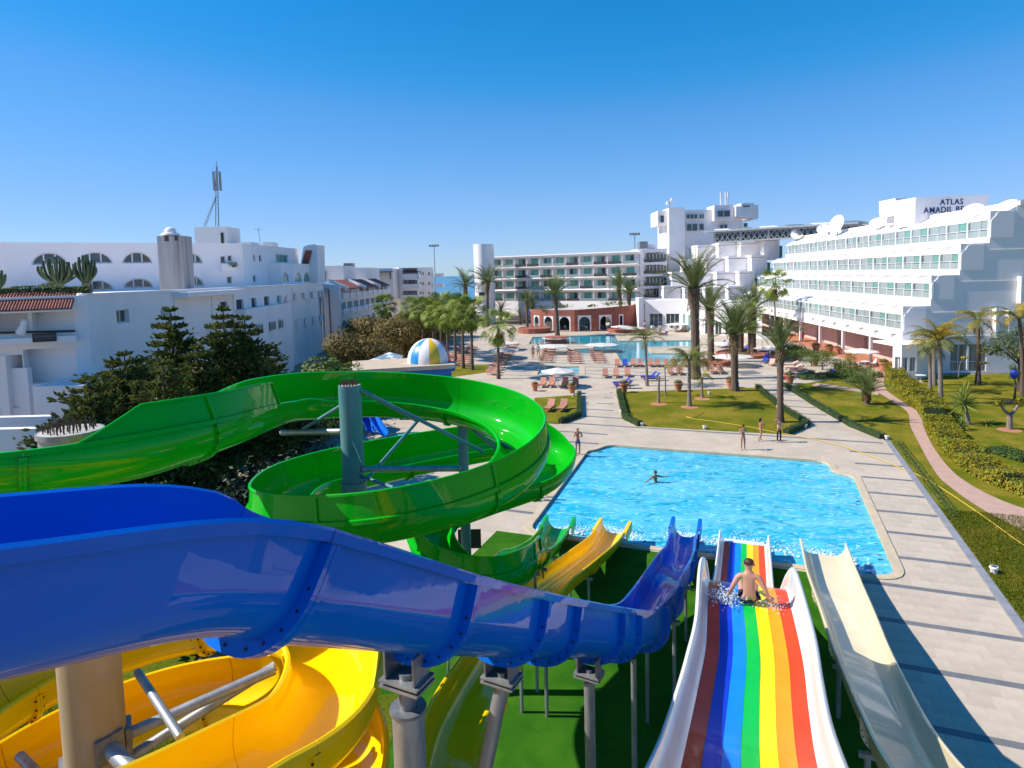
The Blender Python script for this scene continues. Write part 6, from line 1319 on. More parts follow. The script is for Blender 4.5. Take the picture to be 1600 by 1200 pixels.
# ------------------------------------------------------------------ children's corner behind the spiral
M['hutblue'] = mat('blue_painted_wall', (.01, .10, .42), .6, (.015, .14, .5), .6, 5)
hut = thing('play_hut', 'blue walled play building beneath the striped dome', 'hut', W(640, 655, 54)); 
w = Wall(W(560, 655, 54), W(708, 655, 56)); ht = w.hit(640, 579)[1]
w.face([(0, 0), (w.len, 0), (w.len, ht), (0, ht)], [w.rect(w.len*.52, 0, w.len*.6, 2.1), w.rect(w.len*.72, .9, w.len*.8, 1.8)], M['hutblue'], hut, th=.3)
k = MB(); k.obox(w.at(w.len*.56, 1.05, -.4), w.d*.7, w.n*.02, (0, 0, 1.05)); k.build('door', M['terra'], hut); w.window(w.rect(w.len*.72, .9, w.len*.8, 1.8), hut, M['frame_d'])
m = MB(); m.prism([(q.x, q.y) for q in (w.at(-.3, 0, .3), w.at(w.len+.3, 0, .3), w.at(w.len+.3, 0, -6), w.at(-.3, 0, -6))], ht, ht+.35); m.build('roof_slab', M['coping'], hut)
c = W(671, 575, 58); dm = thing('striped_dome', 'beach ball dome with white, blue, yellow and red segments on the play building roof', 'dome', (c.x, c.y, ht+.35)); rd = 1.95
dmats = [M['white'], mat('dome_blue', (.02, .24, .55), .4), M['white'], mat('dome_yellow', (.82, .50, .03), .4), M['white'], mat('dome_red', (.5, .06, .06), .4)]
for i in range(12):
    m = MB(); a0 = R_(-90-52+i*30-30); m.lathe([(rd*math.cos(R_(e)), rd*1.02*math.sin(R_(e))) for e in range(-8, 91, 7)], (c.x, c.y, ht+.5), 5, a0=a0, a1=a0+R_(30)); m.build('dome_segment', dmats[i % 6], dm, smooth=40)
m = MB(); pbox(m, 692, 568, 710, 580, 56.5, 1.6); tag(m.build('dome_plinth', M['hutblue'], dm), 'blue box beside the dome')
gpv = thing('glass_pavilion', 'low pavilion with a pale sloping glass roof left of the striped dome', 'pavilion', W(590, 590, 62)); A, B, Cc, D_ = W(545, 575, 58), W(607, 575, 60), W(628, 555, 66), W(608, 550, 68)
for i in range(7):
    for j in range(3):
        f0, f1, g0, g1 = i/7+.006, (i+1)/7-.006, j/3+.01, (j+1)/3-.01
        q = [A.lerp(B, g).lerp(D_.lerp(Cc, g), f) for f, g in ((f0, g0), (f0, g1), (f1, g1), (f1, g0))]
        m = MB(); m.add(q+[p-Vector((0, 0, .06)) for p in q], [(0, 1, 2, 3), (7, 6, 5, 4), (0, 4, 5, 1), (1, 5, 6, 2), (2, 6, 7, 3), (3, 7, 4, 0)]); m.build('roof_pane', M['teal_light'] if (i+j) % 3 else M['frame'], gpv)
m = MB()
for p, q in ((A, B), (B, Cc), (Cc, D_), (D_, A)): m.bar(p-Vector((0, 0, .12)), q-Vector((0, 0, .12)), .16); m.bar((p.x, p.y, 0), p-Vector((0, 0, .1)), .2)
m.build('frame', M['frame'], gpv)
for k in range(6):
    p, q = B.lerp(Cc, k/6), B.lerp(Cc, (k+.8)/6); m = MB(); m.add([(p.x, p.y, .2), (q.x, q.y, .2), q-Vector((0, 0, .2)), p-Vector((0, 0, .2))], [(0, 1, 2, 3)]); m.build('wall_pane', M['teal_light'], gpv)
for i, (x0, y0, x1, y1, lab) in enumerate([(577, 642, 600, 681, 'little blue slide running down to the children pool'), (570, 645, 580, 676, 'second little blue slide partly hidden behind the teal post')]):
    top, bot = W(x0, y0, 50), G(x1, y1, .2); t = thing('small_slide', lab, "children's slide", (top.x, top.y, 0)); pt = Path([top+Vector((-.6, .5, 0)), top, top.lerp(bot, .5)+Vector((0, 0, -.15)), bot])
    m = MB(); sweep(m, pt, 0, pt.tot, uprof(.35, .3, .05, .06), ds=.3); m.build('chute', M['blue'], t, smooth=40)
    m = MB()
    for dx in (-.45, .45): m.tube([(top.x+dx-.3, top.y+.3, 0), (top.x+dx-.3, top.y+.3, top.z+.9)], .05, 6)
    m.box((top.x-.6, top.y+.5, top.z-.05), (1.0, .9, .05)); m.build('platform_frame', M['steel'], t)
for i, (px, py) in enumerate([(640, 655), (680, 656)]):
    b = G(px, py); t = thing('bench', ['teal bench before the blue play wall, left', 'teal bench before the blue play wall, right'][i], 'bench', b)
    m = MB(); m.box(b+Vector((0, 0, .4)), (1.9, .5, .08)); m.build('seat', M['teal_post'], t); m = MB(); m.box(b+Vector((0, .28, .45)), (1.9, .06, .45)); m.build('backrest', M['teal_post'], t)
    for dx in (-.8, .8): m = MB(); m.box(b+Vector((dx, 0, 0)), (.08, .45, .4)); m.build('leg', M['teal_post'], t)

# ------------------------------------------------------------------ pool furniture
M['cush'] = mat('terracotta_cushion', (.40, .17, .12), .85, (.46, .22, .16), 3, 4, obj_rand=.15)
M['cush_b'] = mat('blue_towel', (.02, .05, .38), .9, (.03, .07, .45), 3, 3)
M['cush_p'] = mat('coral_striped_cushion', (.62, .26, .18), .85); 
nt = M['cush_p'].node_tree; wv = nt.nodes.new('ShaderNodeTexWave'); wv.inputs['Scale'].default_value = 2.2; wv.bands_direction = 'Y'; tcx = nt.nodes.new('ShaderNodeTexCoord'); nt.links.new(tcx.outputs['Object'], wv.inputs[0]); cr_ = nt.nodes.new('ShaderNodeMix'); cr_.data_type = 'RGBA'; cr_.inputs['A'].default_value = (.62, .24, .16, 1); cr_.inputs['B'].default_value = (.75, .6, .5, 1); nt.links.new(wv.outputs['Fac'], cr_.inputs['Factor']); nt.links.new(cr_.outputs['Result'], nt.nodes['Principled BSDF'].inputs['Base Color'])
M['wood'] = mat('lounger_wood', (.30, .17, .10), .7, (.22, .12, .07), 6, 4)
def lounger_proto(cm, back=.75):
    t = thing('sun_lounger', 'x', 'sun lounger'); m = MB()                 # head towards +Y
    for x in (-.31, .31): m.box((x, -.3, .26), (.05, 1.3, .06)); m.box((x, .62, .26), (.05, .66, .06))
    for y in (-.85, -.1, .6): m.box((0, y, .27), (.62, .05, .04))
    m.build('frame', M['wood'], t)
    for x in (-.29, .29):
        for y in (-.8, .55): k = MB(); k.box((x, y, 0), (.05, .06, .27)); k.build('leg', M['wood'], t)
    m = MB(); m.box((0, -.33, .32), (.62, 1.24, .07)); m.build('seat', cm, t)
    m = MB(); c, s = math.cos(back), math.sin(back); m.obox((0, .3+.36*c, .36+.36*s), (.31, 0, 0), (0, .37*c, .37*s), (0, -.035*s, .035*c)); m.build('backrest', cm, t)
    m = MB(); m.bar((0, .58, .28), (0, .3+.55*c, .34+.5*s), .04); m.build('prop_bar', M['wood'], t)
    return t
LP = {'t': lounger_proto(M['cush']), 'b': lounger_proto(M['cush_b']), 'p': lounger_proto(M['cush_p'], .5), 'f': lounger_proto(M['cush'], .35)}
used = set(); ORD = ['first', 'second', 'third', 'fourth', 'fifth', 'sixth', 'seventh', 'eighth', 'ninth', 'tenth', 'eleventh', 'twelfth', 'thirteenth', 'fourteenth']
def lounger(kind, p, rz, label, group):
    if kind in used: o = dup(LP[kind], p, rz, label, group)
    else: o = LP[kind]; used.add(kind); o.location = p; o.rotation_euler = (0, 0, rz); o['label'] = label; o['group'] = group
    return o
AX = -R_(21.5)
for i, x in enumerate([965, 977, 990, 1000.5, 1017, 1028, 1042, 1054, 1071]):
    lounger('b' if i == 1 else 't', G(x, 572.5), AX+.25, ('lounger with a blue towel in the row' if i == 1 else f'{ORD[i]} lounger from the left in the row')+' along the near edge of the far pool', 'loungers along the far pool')
for i, (x, y) in enumerate([(946, 587), (963, 587), (981, 586), (1048, 583), (1062, 583), (1113, 581), (1126, 581)]): lounger('t', G(x, y+2), AX+.25, f'{ORD[i]} lounger from the left in the second row before the far pool', 'loungers in the second row')
for i, (x, y) in enumerate([(848, 604), (862, 604), (883, 603), (899, 603)]): lounger('t', G(x, y), AX+.2, f'{ORD[i]} lounger from the left beside the parasol by the paddling pool', 'loungers by the paddling pool')
for i, (x, y) in enumerate([(859, 641), (879, 641)]): lounger('t', G(x, y, .03), AX+.05, ['left', 'right'][i]+' lounger of the pair on the little left lawn', 'loungers on the left lawn')
for i, (x, y, a) in enumerate([(972, 602, 1.9), (976, 607, 1.9), (1014, 592, 2.0), (1019, 595, 2.0)]): lounger('b', G(x, y), AX-1.25, ['rear blue lounger of the pair by the slim drooping palm', 'front blue lounger with a sitting guest by the slim drooping palm', 'rear blue lounger right of the slim drooping palm', 'front blue lounger right of the slim drooping palm'][i], 'blue loungers')
for nm, x0, y0, x1, y1, n, dx in [('left block of loungers beside the far pool', 860, 546, 853, 566, 7, 0), ('middle block of loungers beside the far pool', 896, 551, 898, 568, 6, 0), ('right block of loungers beside the far pool', 930, 551, 936, 567, 6, 0)]:
    for i in range(n):
        f = i/(n-1); lounger('f', G(x0+(x1-x0)*f, y0+(y1-y0)*f), AX-R_(90)*-1+.1, f'{ORD[i]} lounger counted from the back in the {nm}', nm)
for i in range(13):
    f = i/12; lounger('f', G(803-33*f**1.1, 538+48*f), AX+R_(70), f'{ORD[i]} lounger from the back in the long slanting row past the lone fan palm', 'loungers in the slanting left row')
for r_ in range(2):
    for i in range(9):
        f = i/8; lounger('f', G(722+16*r_-14*f, 545+26*f), AX+R_(75), f'{ORD[i]} lounger from the back in the '+('outer', 'inner')[r_]+' row under the fan palms', 'loungers under the fan palms')
for i, (x, y) in enumerate([(1296, 571), (1302, 576), (1308, 581), (1311, 586)]): lounger('p', G(x-62, y+2), AX-R_(80), f'{ORD[i]} coral striped lounger from the back, beside the garden planting', 'striped loungers')
for i, (x, y, k) in enumerate([(1125, 540, 'b'), (1131, 543, 'p'), (1137, 546, 'b'), (1143, 549, 'p'), (1150, 541, 'b'), (1158, 545, 'p'), (1165, 548, 'b'), (1195, 551, 't'), (1203, 556, 'b'), (1212, 561, 't'), (1196, 567, 'b'), (1206, 571, 'p')]): lounger(k, G(x, y), AX-R_(70)+.1*i, f'{ORD[i]} lounger from the left in the loose cluster around the thick palms', 'loungers around the thick palms')
for i, (x, y, k) in enumerate([(1028, 524, 'p'), (1037, 525, 'b'), (1062, 519, 't'), (1070, 518, 't')]): lounger(k, G(x, y), AX-R_(60), ['coral lounger with a sunbather beyond the far pool', 'blue lounger with a sunbather beyond the far pool', 'left terracotta lounger before the cafe terrace', 'right terracotta lounger before the cafe terrace'][i], 'loungers beyond the far pool')
lounger('b', G(1290, 590), AX-R_(75), 'blue lounger with a sunbather at the end of the paving by the planting', 'blue loungers')
M['canvas'] = mat('white_canvas', (.78, .76, .72), .85, (.70, .68, .63), 1.5, 4, trans=.25)
def parasol_proto():
    t = thing('parasol', 'x', 'parasol'); m = MB(); m.tube([(0, 0, 0), (0, 0, 2.55)], .03, 6); m.build('pole', M['frame'], t)
    m = MB(); m.lathe([(.34, 0), (.34, .09), (.06, .13)], n=12); m.build('base', M['concrete'], t)
    m = MB(); n = 8; rim = [(1.75*math.cos(2*math.pi*i/n+.39), 1.75*math.sin(2*math.pi*i/n+.39), 2.12) for i in range(n)]; mid = [((p[0]+rim[(i+1) % n][0])*.475, (p[1]+rim[(i+1) % n][1])*.475, 2.10) for i, p in enumerate(rim)]
    vs = [(0, 0, 2.62)]; 
    for i in range(n): vs += [rim[i], mid[i]]
    k = 2*n; m.add(vs+[(p[0], p[1], p[2]-.12) for p in vs[1:]], [(0, 1+i, 1+(i+1) % k) for i in range(k)]+[(1+i, 1+k+i, 1+k+(i+1) % k, 1+(i+1) % k) for i in range(k)]); m.build('canopy', M['canvas'], t)
    m = MB()
    for p in rim: m.bar((0, 0, 2.55), (p[0], p[1], p[2]-.02), .02)
    m.build('ribs', M['wood'], t); return t
PP = parasol_proto(); first = True
for px, ty, by, s, lab in [(869, 526, 535, 1.5, 'white parasol over the round brick bar beside the far pool'), (863, 538, 552, 1.5, 'white parasol in front of the round brick bar, above the left lounger block'), (940, 536, 549, 1.5, 'white parasol at the notch of the far pool'), (872, 574, 605, 1.05, 'white parasol beside the paddling pool'), (787, 544, 560, 1.35, 'white parasol left of the lone fan palm, nearer one'), (791, 533, 547, 1.35, 'white parasol left of the lone fan palm, farther one'), (1018, 498, 513, 1.3, 'left white parasol of the cafe terrace'), (1035, 499, 514, 1.3, 'second white parasol of the cafe terrace'), (1055, 496, 513, 1.3, 'right rear white parasol of the cafe terrace'), (1058, 504, 518, 1.3, 'front white parasol of the cafe terrace'),
                               (988, 510, 523, 1.4, 'white parasol at the right end of the brick restaurant'), (1191, 524, 543, 1.3, 'white parasol between the thick palms and the planting'), (1203, 540, 560, 1.2, 'white parasol near the young palm, left of the planting'), (1131, 534, 550, 1.45, 'white parasol behind the bushy palm trunk'), (1145, 553, 572, 1.4, 'flat white parasol right of the bushy palm trunk, nearest of its group'), (1346, 544, 570, 1.15, 'white parasol over the table on the terracotta patio'), (970, 508, 520, 1.2, 'white parasol inside the brick arcade at right')]:
    b = G(px, by); h = W(px, ty, b.y).z
    o = PP if first else dup(PP); first = False; o.location = b; o['label'] = lab; o['group'] = 'white parasols'; o.scale = (s, s, h/2.62); o.rotation_euler = (0, 0, rv.uniform(0, .7))
# cafe tables and chairs
M['plast'] = mat('white_plastic', (.72, .73, .75), .4)
def table_proto():
    t = thing('cafe_table', 'x', 'table'); m = MB(); m.lathe([(0, .74), (.5, .74), (.5, .70), (0, .70)], n=14); m.build('tabletop', M['plast'], t); m = MB(); m.tube([(0, 0, .02), (0, 0, .7)], .04, 6); m.lathe([(.25, 0), (.25, .03), (0, .05)], n=10); m.build('pedestal', M['plast'], t); return t
def chair_proto():
    t = thing('cafe_chair', 'x', 'chair'); m = MB(); m.box((0, 0, .42), (.46, .46, .05)); m.build('seat', M['plast'], t); m = MB(); m.obox((0, .24, .68), (.23, 0, 0), (0, .02, 0), (0, .04, .24)); m.build('backrest', M['plast'], t)
    for x in (-.2, .2):
        for y in (-.2, .2): k = MB(); k.box((x, y, 0), (.04, .04, .42)); k.build('leg', M['plast'], t)
    return t
TP, CP = table_proto(), chair_proto(); ft = True
spots = [(1016, 514), (1025, 516), (1034, 513), (1043, 517), (1052, 515), (1061, 518), (1069, 515), (885, 515), (915, 516), (948, 514), (1030, 509), (1050, 509)]
for i, (px, py) in enumerate(spots):
    b = G(px, py); lab = ('table' if i < 7 or i > 9 else 'table'); where = f'{ORD[i]} from the left on the cafe terrace' if i < 7 else ['behind the second brick arch', 'behind the third brick arch', 'behind the fourth brick arch', 'at the rear left of the cafe terrace', 'at the rear right of the cafe terrace'][i-7]
    o = TP if ft else dup(TP); o.location = b; o['label'] = 'round white cafe table '+where; o['group'] = 'cafe tables'
    for k in range(4):
        a = k*1.571+i*.4; q = b+Vector((math.cos(a)*.85, math.sin(a)*.85, 0)); c = CP if ft and k == 0 else dup(CP); c.location = q; c.rotation_euler = (0, 0, a-1.571); c.scale = (1.1,)*3
        c['label'] = ['right', 'rear', 'left', 'front'][k]+' white chair at the round cafe table '+where; c['group'] = 'cafe chairs'
    ft = False
b = G(869, 535); m = MB(); m.lathe([(0, 1.0), (2.1, 1.0), (2.1, .9), (1.9, .9), (1.9, 0)], b, 20); tag(m.build('poolside_bar', M['brick'], at=b), 'round red brick counter under the parasol beside the far pool', 'bar counter')
# pots
def pot_proto():
    t = thing('plant_pot', 'x', 'plant pot'); m = MB(); m.lathe([(.20, 0), (.30, .45), (.34, .62), (.40, .63), (.41, .74), (.36, .75), (.34, .66), (0, .64)], n=18); m.build('pot', M['terra'], t, smooth=35)
    m = MB(); q = random.Random(4); clump(m, (0, 0, .82), (.36, .36, .18), 130, .07, q); m.build('foliage', M['hedge'], t); return t
PT = pot_proto(); first = True
for px, py, s, lab in [(894, 615, 1.15, 'terracotta pot at the corner of the little left lawn'), (975, 613, 1.25, 'terracotta pot at the left corner of the middle lawn'), (836, 611, 1.0, 'terracotta pot just above the green slide rim'), (1060, 612, 1.2, 'terracotta pot on the far border of the middle lawn, left of the drooping palm'), (1141, 606, 1.2, 'terracotta pot beside the bushy palm trunk'), (1234, 600, 1.3, 'terracotta pot at the corner of the right lawn'), (1251, 533, 1.6, 'terracotta pot on the patio by the farthest visible column'), (1275, 551, 1.5, 'terracotta pot on the patio between the columns'), (1296, 553, 1.4, 'terracotta pot left of the small shrub on the patio'), (1309, 554, 1.2, 'small terracotta pot beside the patio column'), (1381, 581, 1.5, 'wide terracotta pot at the corner of the garden room'), (1274, 571, 1.2, 'terracotta pot behind the round ball bush'), (1335, 583, 1.2, 'terracotta pot half hidden by the patio shrubs')]:
    o = PT if first else dup(PT); first = False; o.location = G(px, py); o.scale = (s,)*3; o['label'] = lab; o['group'] = 'terracotta plant pots'
# patio table, cooler, grate, hose, spotlights, flip-flops
b = G(1352, 574); o = dup(TP, b, 0, 'round white table under the patio parasol', 'patio furniture')
for k, lab in ((0, 'white chair right of the patio table'), (2.6, 'white chair left of the patio table')): dup(CP, b+Vector((math.cos(k)*.9, math.sin(k)*.9, 0)), k-1.57, lab, 'patio furniture')
b = G(1438, 597); o = dup(TP, b, 0, 'white table by the wall left of the sliding doors', 'patio furniture')
t = thing('cooler', 'red picnic cooler on the paving beside the striped loungers', 'cooler', G(1229, 593)); b = G(1229, 593)
m = MB(); m.box(b, (.45, .35, .55)); m.build('tub', mat('red_plastic', (.35, .02, .03), .4), t); m = MB(); m.box(b+Vector((0, 0, .56)), (.48, .38, .1)); m.build('lid', bpy.data.materials['red_plastic'], t)
gpts = [G(*p) for p in ((1146, 580), (1178, 579), (1190, 584), (1160, 586))]; m = MB(); m.add([p+Vector((0, 0, .006)) for p in gpts]+[p+Vector((0, 0, .016)) for p in gpts], [(4, 5, 6, 7)][::-1]+[(i, (i+1) % 4, 4+(i+1) % 4, 4+i) for i in range(4)]); m.build('drain_grate', M['strip'], deck)
hz = [(1100, 643), (1085, 652), (1072, 651), (1082, 654), (1120, 659), (1170, 667), (1215, 676), (1233, 679), (1290, 690), (1340, 705), (1400, 728), (1450, 750), (1520, 795), (1580, 838), (1640, 880)]
m = MB(); m.tube(crv([G(px, py, .06) for px, py in hz], 5), .022, 6); tag(m.build('garden_hose', mat('yellow_hose', (.62, .42, .06), .5)), 'long yellow garden hose lying across the lawn and paving', 'hose')
def spot_proto():
    t = thing('ground_spotlight', 'x', 'spotlight'); m = MB(); m.lathe([(.09, 0), (.10, .10), (.13, .16), (.11, .2), (0, .2)], n=12); m.build('housing', M['frame'], t, smooth=35); m = MB(); m.lathe([(.085, .202), (0, .21)], n=12); m.build('lens', M['glass'], t); return t
SP = spot_proto(); first = True
for px, py, lab in [(971, 645, 'small white ground spotlight on the left border of the middle lawn'), (1003, 665, 'ground spotlight at the lower left corner of the middle lawn'), (1101, 670, 'ground spotlight at the near edge of the middle lawn'), (1108, 616, 'ground spotlight at the far edge of the middle lawn'), (1258, 668, 'ground spotlight at the right tip of the middle lawn'), (1216, 638, 'ground spotlight in the right hedge of the middle lawn'), (1300, 646, 'ground spotlight along the walkway hedge'), (1386, 686, 'white ground spotlight where the slate kerb turns'), (1553, 895, 'ground spotlight in the grass beside the slate kerb, nearest'), (896, 619, 'ground spotlight beside the pot on the little left lawn')]:
    o = SP if first else dup(SP); first = False; o.location = G(px, py, .03); o.scale = (1.3,)*3; o['label'] = lab; o['group'] = 'ground spotlights'
def flip(px, py, c, lab):
    b = G(px, py); t = thing('flip_flops', lab, 'flip-flops', b); 
    for k in (-.09, .09): m = MB(); m.box(b+Vector((k, k*.4, .005)), (.1, .27, .03), .5); m.build('sandal', c, t)
flip(935, 704, M['frame_d'], 'dark flip-flops on the paving near the pool corner'); flip(884, 731, mat('brown_rubber', (.16, .05, .04), .7), 'brown flip-flops on the paving beside the pool edge')
for px, py in ((897, 718), (868, 745)):
    b = G(px, py, .0); m = MB(); m.box(b+Vector((0, 0, .005)), (.35, .22, .012), .4); m.build('drain_cover', M['frame'], deck)

# white water where the chutes meet the pool
def churn(p, d, w, seed):
    q = random.Random(seed); m = MB(); d = Vector(d).normalized(); sd = Vector((-d.y, d.x, 0))
    for i in range(520):
        f = abs(q.gauss(0, .75)); c = p+d*f+sd*q.gauss(0, w*.55); z = max(.005, .09-.08*f)*q.uniform(.1, 1); r = q.uniform(.02, .11)*(1-.4*f if f < 1.5 else .4); m.ball((c.x, c.y, -.10+z*.5), (r, r*q.uniform(.6, 1), r*.45), 6, 4)
    o = m.build('pool_foam', M['foam_glint2'], smooth=80); return tag(o, kind='stuff')
M['foam_glint2'] = mat('churned_foam', (.74, .84, .88), .3, (.52, .74, .84), 5, 4, trans=.2)
for k_, pt_ in enumerate((path_g, path_y, path_b, path_r, path_c)):
    p_, T_, S_, U_ = pt_.at(pt_.tot); churn(Vector((p_.x, p_.y, 0))+T_*.25, (T_.x, T_.y, 0), .9 if k_ < 3 else 1.3, 40+k_)

# outer skirts on the last metre of the round chutes
for root_, pt_, r_, h_, mt_ in ((green, path_g, GR, GH_, 'green'), (yellow, path_y, YR, YH, 'yellow'), (blue, path_b, BR, BHt, 'blue')):
    for sg in (-1, 1):
        q_ = [(r_+.02, h_+.016), (r_+.15, h_+.012), (r_+.165, h_-.02), (r_+.165, h_-.42), (r_+.14, h_-.42), (r_+.135, h_-.04), (r_+.02, h_-.03)]; q_ = [(sg*x, y) for x, y in q_]; q_ = q_[::-1] if sg > 0 else q_
        m = MB(); sweep(m, pt_, pt_.tot-1.5, pt_.tot, q_); m.build('end_skirt', M[mt_], root_, smooth=40)
# ------------------------------------------------------------------ people
SK = {'fair': mat('skin_fair', (.52, .27, .18), .5, (.46, .22, .14), 6, 3), 'tan': mat('skin_tan', (.40, .18, .10), .5, (.34, .15, .085), 6, 3), 'dark': mat('skin_brown', (.20, .09, .055), .5, (.17, .075, .045), 6, 3)}
HR = {'dark': mat('hair_dark', (.018, .012, .01), .6), 'grey': mat('hair_grey', (.28, .26, .24), .6), 'brown': mat('hair_brown', (.05, .025, .015), .6)}
CL = {'navy': mat('cloth_navy', (.012, .018, .05), .8), 'blue': mat('cloth_blue', (.02, .07, .30), .8), 'beige': mat('cloth_beige', (.45, .32, .22), .9), 'grey': mat('cloth_pale_grey', (.45, .47, .50), .85), 'pink': mat('cloth_pink', (.60, .22, .26), .85), 'lilac': mat('cloth_lilac', (.45, .28, .45), .85), 'red': mat('cloth_red', (.45, .03, .03), .85), 'black': mat('cloth_black', (.015, .015, .018), .85), 'white': mat('cloth_white', (.7, .7, .7), .85)}
BASE = dict(pelvis=(0, 0, .96), waist=(0, .01, 1.10), chest=(0, 0, 1.30), nb=(0, -.01, 1.46), neck=(0, .01, 1.54), head=(0, .035, 1.645), crown=(0, .02, 1.72),
            shL=(-.175, 0, 1.42), elL=(-.25, -.03, 1.14), wrL=(-.27, .05, .90), haL=(-.275, .08, .82), shR=(.175, 0, 1.42), elR=(.25, -.03, 1.14), wrR=(.27, .05, .90), haR=(.275, .08, .82),
            hiL=(-.095, 0, .90), knL=(-.105, .03, .50), anL=(-.11, -.02, .09), toL=(-.12, .15, .03), hiR=(.095, 0, .90), knR=(.105, .03, .50), anR=(.11, -.02, .09), toR=(.12, .15, .03))
RAD = dict(pelvis=.135, waist=.12, chest=.145, nb=.075, neck=.052, head=.098, crown=.07, sh=.066, el=.043, wr=.030, ha=.034, hi=.088, kn=.058, an=.038, to=.032)
ED = [('pelvis', 'waist'), ('waist', 'chest'), ('chest', 'nb'), ('nb', 'neck'), ('neck', 'head'), ('head', 'crown')]+[(a+s, b+s) for s in 'LR' for a, b in (('sh', 'el'), ('el', 'wr'), ('wr', 'ha'), ('hi', 'kn'), ('kn', 'an'), ('an', 'to'))]+[('nb', 'shL'), ('nb', 'shR'), ('pelvis', 'hiL'), ('pelvis', 'hiR')]
def skin_mesh(V, E, rad, sub=1, root=0):
    me = bpy.data.meshes.new('tmp'); me.from_pydata(V, E, []); o = bpy.data.objects.new('tmp', me); col.objects.link(o)
    md = o.modifiers.new('s', 'SKIN'); md.use_smooth_shade = True; md.branch_smoothing = .6
    for i, r in enumerate(rad):
        sv = me.skin_vertices[0].data[i]; sv.radius = r if hasattr(r, '__len__') else (r, r); sv.use_root = (i == root)
    ss = o.modifiers.new('u', 'SUBSURF'); ss.levels = sub; ss.render_levels = sub
    dg = bpy.context.evaluated_depsgraph_get(); m2 = bpy.data.meshes.new_from_object(o.evaluated_get(dg)); bpy.data.objects.remove(o); bpy.data.meshes.remove(me)
    vs = [tuple(v.co) for v in m2.vertices]; fs = [tuple(p.vertices) for p in m2.polygons]; bpy.data.meshes.remove(m2); return vs, fs
def person(label, loc, rz, J=None, skin='fair', hair='dark', hl=0, wear=('trunks', 'blue'), scale=1.0, tilt=None, group=None, sub=1, long_=False):
    P_ = dict(BASE); P_.update(J or {}); names = list(P_); ix = {n: i for i, n in enumerate(names)}
    wide = {'chest': (.155, .105), 'waist': (.125, .09), 'pelvis': (.14, .105)}
    rad = []
    for n in names: rad.append(wide.get(n) or RAD.get(n) or RAD[n[:-1]])
    vs, fs = skin_mesh([P_[n] for n in names], [(ix[a], ix[b]) for a, b in ED], rad, sub)
    m = MB(); m.add(vs, fs); V3 = {n: Vector(p) for n, p in P_.items()}
    fw = Vector((0, 1, 0)); hd = V3['head']; upv = (V3['crown']-V3['neck']).normalized(); rt = Vector((1, 0, 0)); fwd = upv.cross(rt).normalized()
    fwd = fwd if fwd.y > 0 else -fwd
    if 'look' in P_: pass
    m.tube([hd+fwd*.085+upv*.01, hd+fwd*.122-upv*.02, hd+fwd*.085-upv*.035], [.010, .017, .010], 6)
    for s in (-1, 1): m.ball(hd+rt*s*.098-upv*.005, (.014, .025, .032), 6, 4)
    for s in 'LR':                                            # fingers and thumb
        a, b = V3['wr'+s], V3['ha'+s]; d = (b-a).normalized(); side = d.cross(Vector((0, 0, 1))); side = side.normalized() if side.length > .1 else Vector((0, 1, 0)); nrm = side.cross(d); sg = -1 if s == 'L' else 1
        for k, (off, ln) in enumerate([(-.027, .062), (-.009, .075), (.009, .070), (.026, .055)]):
            p = b+d*.012+side*off; m.tube([p, p+d*ln*.5-nrm*.006, p+d*ln*.8-nrm*.02, p+d*ln-nrm*.035], [.0095, .009, .008, .006], 5)
        p = a.lerp(b, .55)-side*.028; m.tube([p, p-side*.022+d*.02, p-side*.028+d*.048], [.011, .010, .007], 5)
    t = thing('person', label, 'person', loc, rz, group); t.scale = (scale,)*3
    if tilt is not None: t.rotation_euler = tilt
    link('body', m.mesh('body', SK[skin], smooth=80), t)
    em = MB()
    for s in (-1, 1): em.ball(hd+fwd*.088+rt*s*.034+upv*.022, .011, 6, 4)
    link('eyes', em.mesh('eyes', HR['dark'], smooth=80), t)
    mm = MB(); mm.bar(hd+fwd*.092-rt*.022-upv*.055, hd+fwd*.092+rt*.022-upv*.055, .010, .012); link('mouth', mm.mesh('mouth', CL['pink']), t)
    if hl is not None:
        hm = MB(); c = hd+upv*.018-fwd*.012; n1, n2 = 14, 9; vs2 = []
        for i in range(n2+1):
            th = R_(96)*i/n2
            for j in range(n1):
                ph = 2*math.pi*j/n1; dv = upv*math.cos(th)+(rt*math.cos(ph)+fwd*math.sin(ph))*math.sin(th)
                k = 1.0
                if math.sin(ph) > .2 and th > R_(62): k = .90
                vs2.append(c+Vector((dv.x*(.104-.012*(th > R_(70))), dv.y*(.112-.012*(th > R_(70))), dv.z*.112))*k)
        hm.add(vs2, [(i*n1+j, i*n1+(j+1) % n1, (i+1)*n1+(j+1) % n1, (i+1)*n1+j) for i in range(n2) for j in range(n1)])
        if hl: hm.tube([c-fwd*.07, c-fwd*.10-upv*.12, c-fwd*.085-upv*hl], [.085, .075, .04], 8)
        link('hair', hm.mesh('hair', HR[hair], smooth=80), t)
    g = 1.10
    def shell(nm, ns, es, rs, c_):
        v_, f_ = skin_mesh([P_[n] if isinstance(n, str) else n for n in ns], es, rs, sub); k = MB(); k.add(v_, f_); link(nm, k.mesh(nm, CL[c_], smooth=80), t)
    def mid(a, b, f): return tuple(V3[a].lerp(V3[b], f))
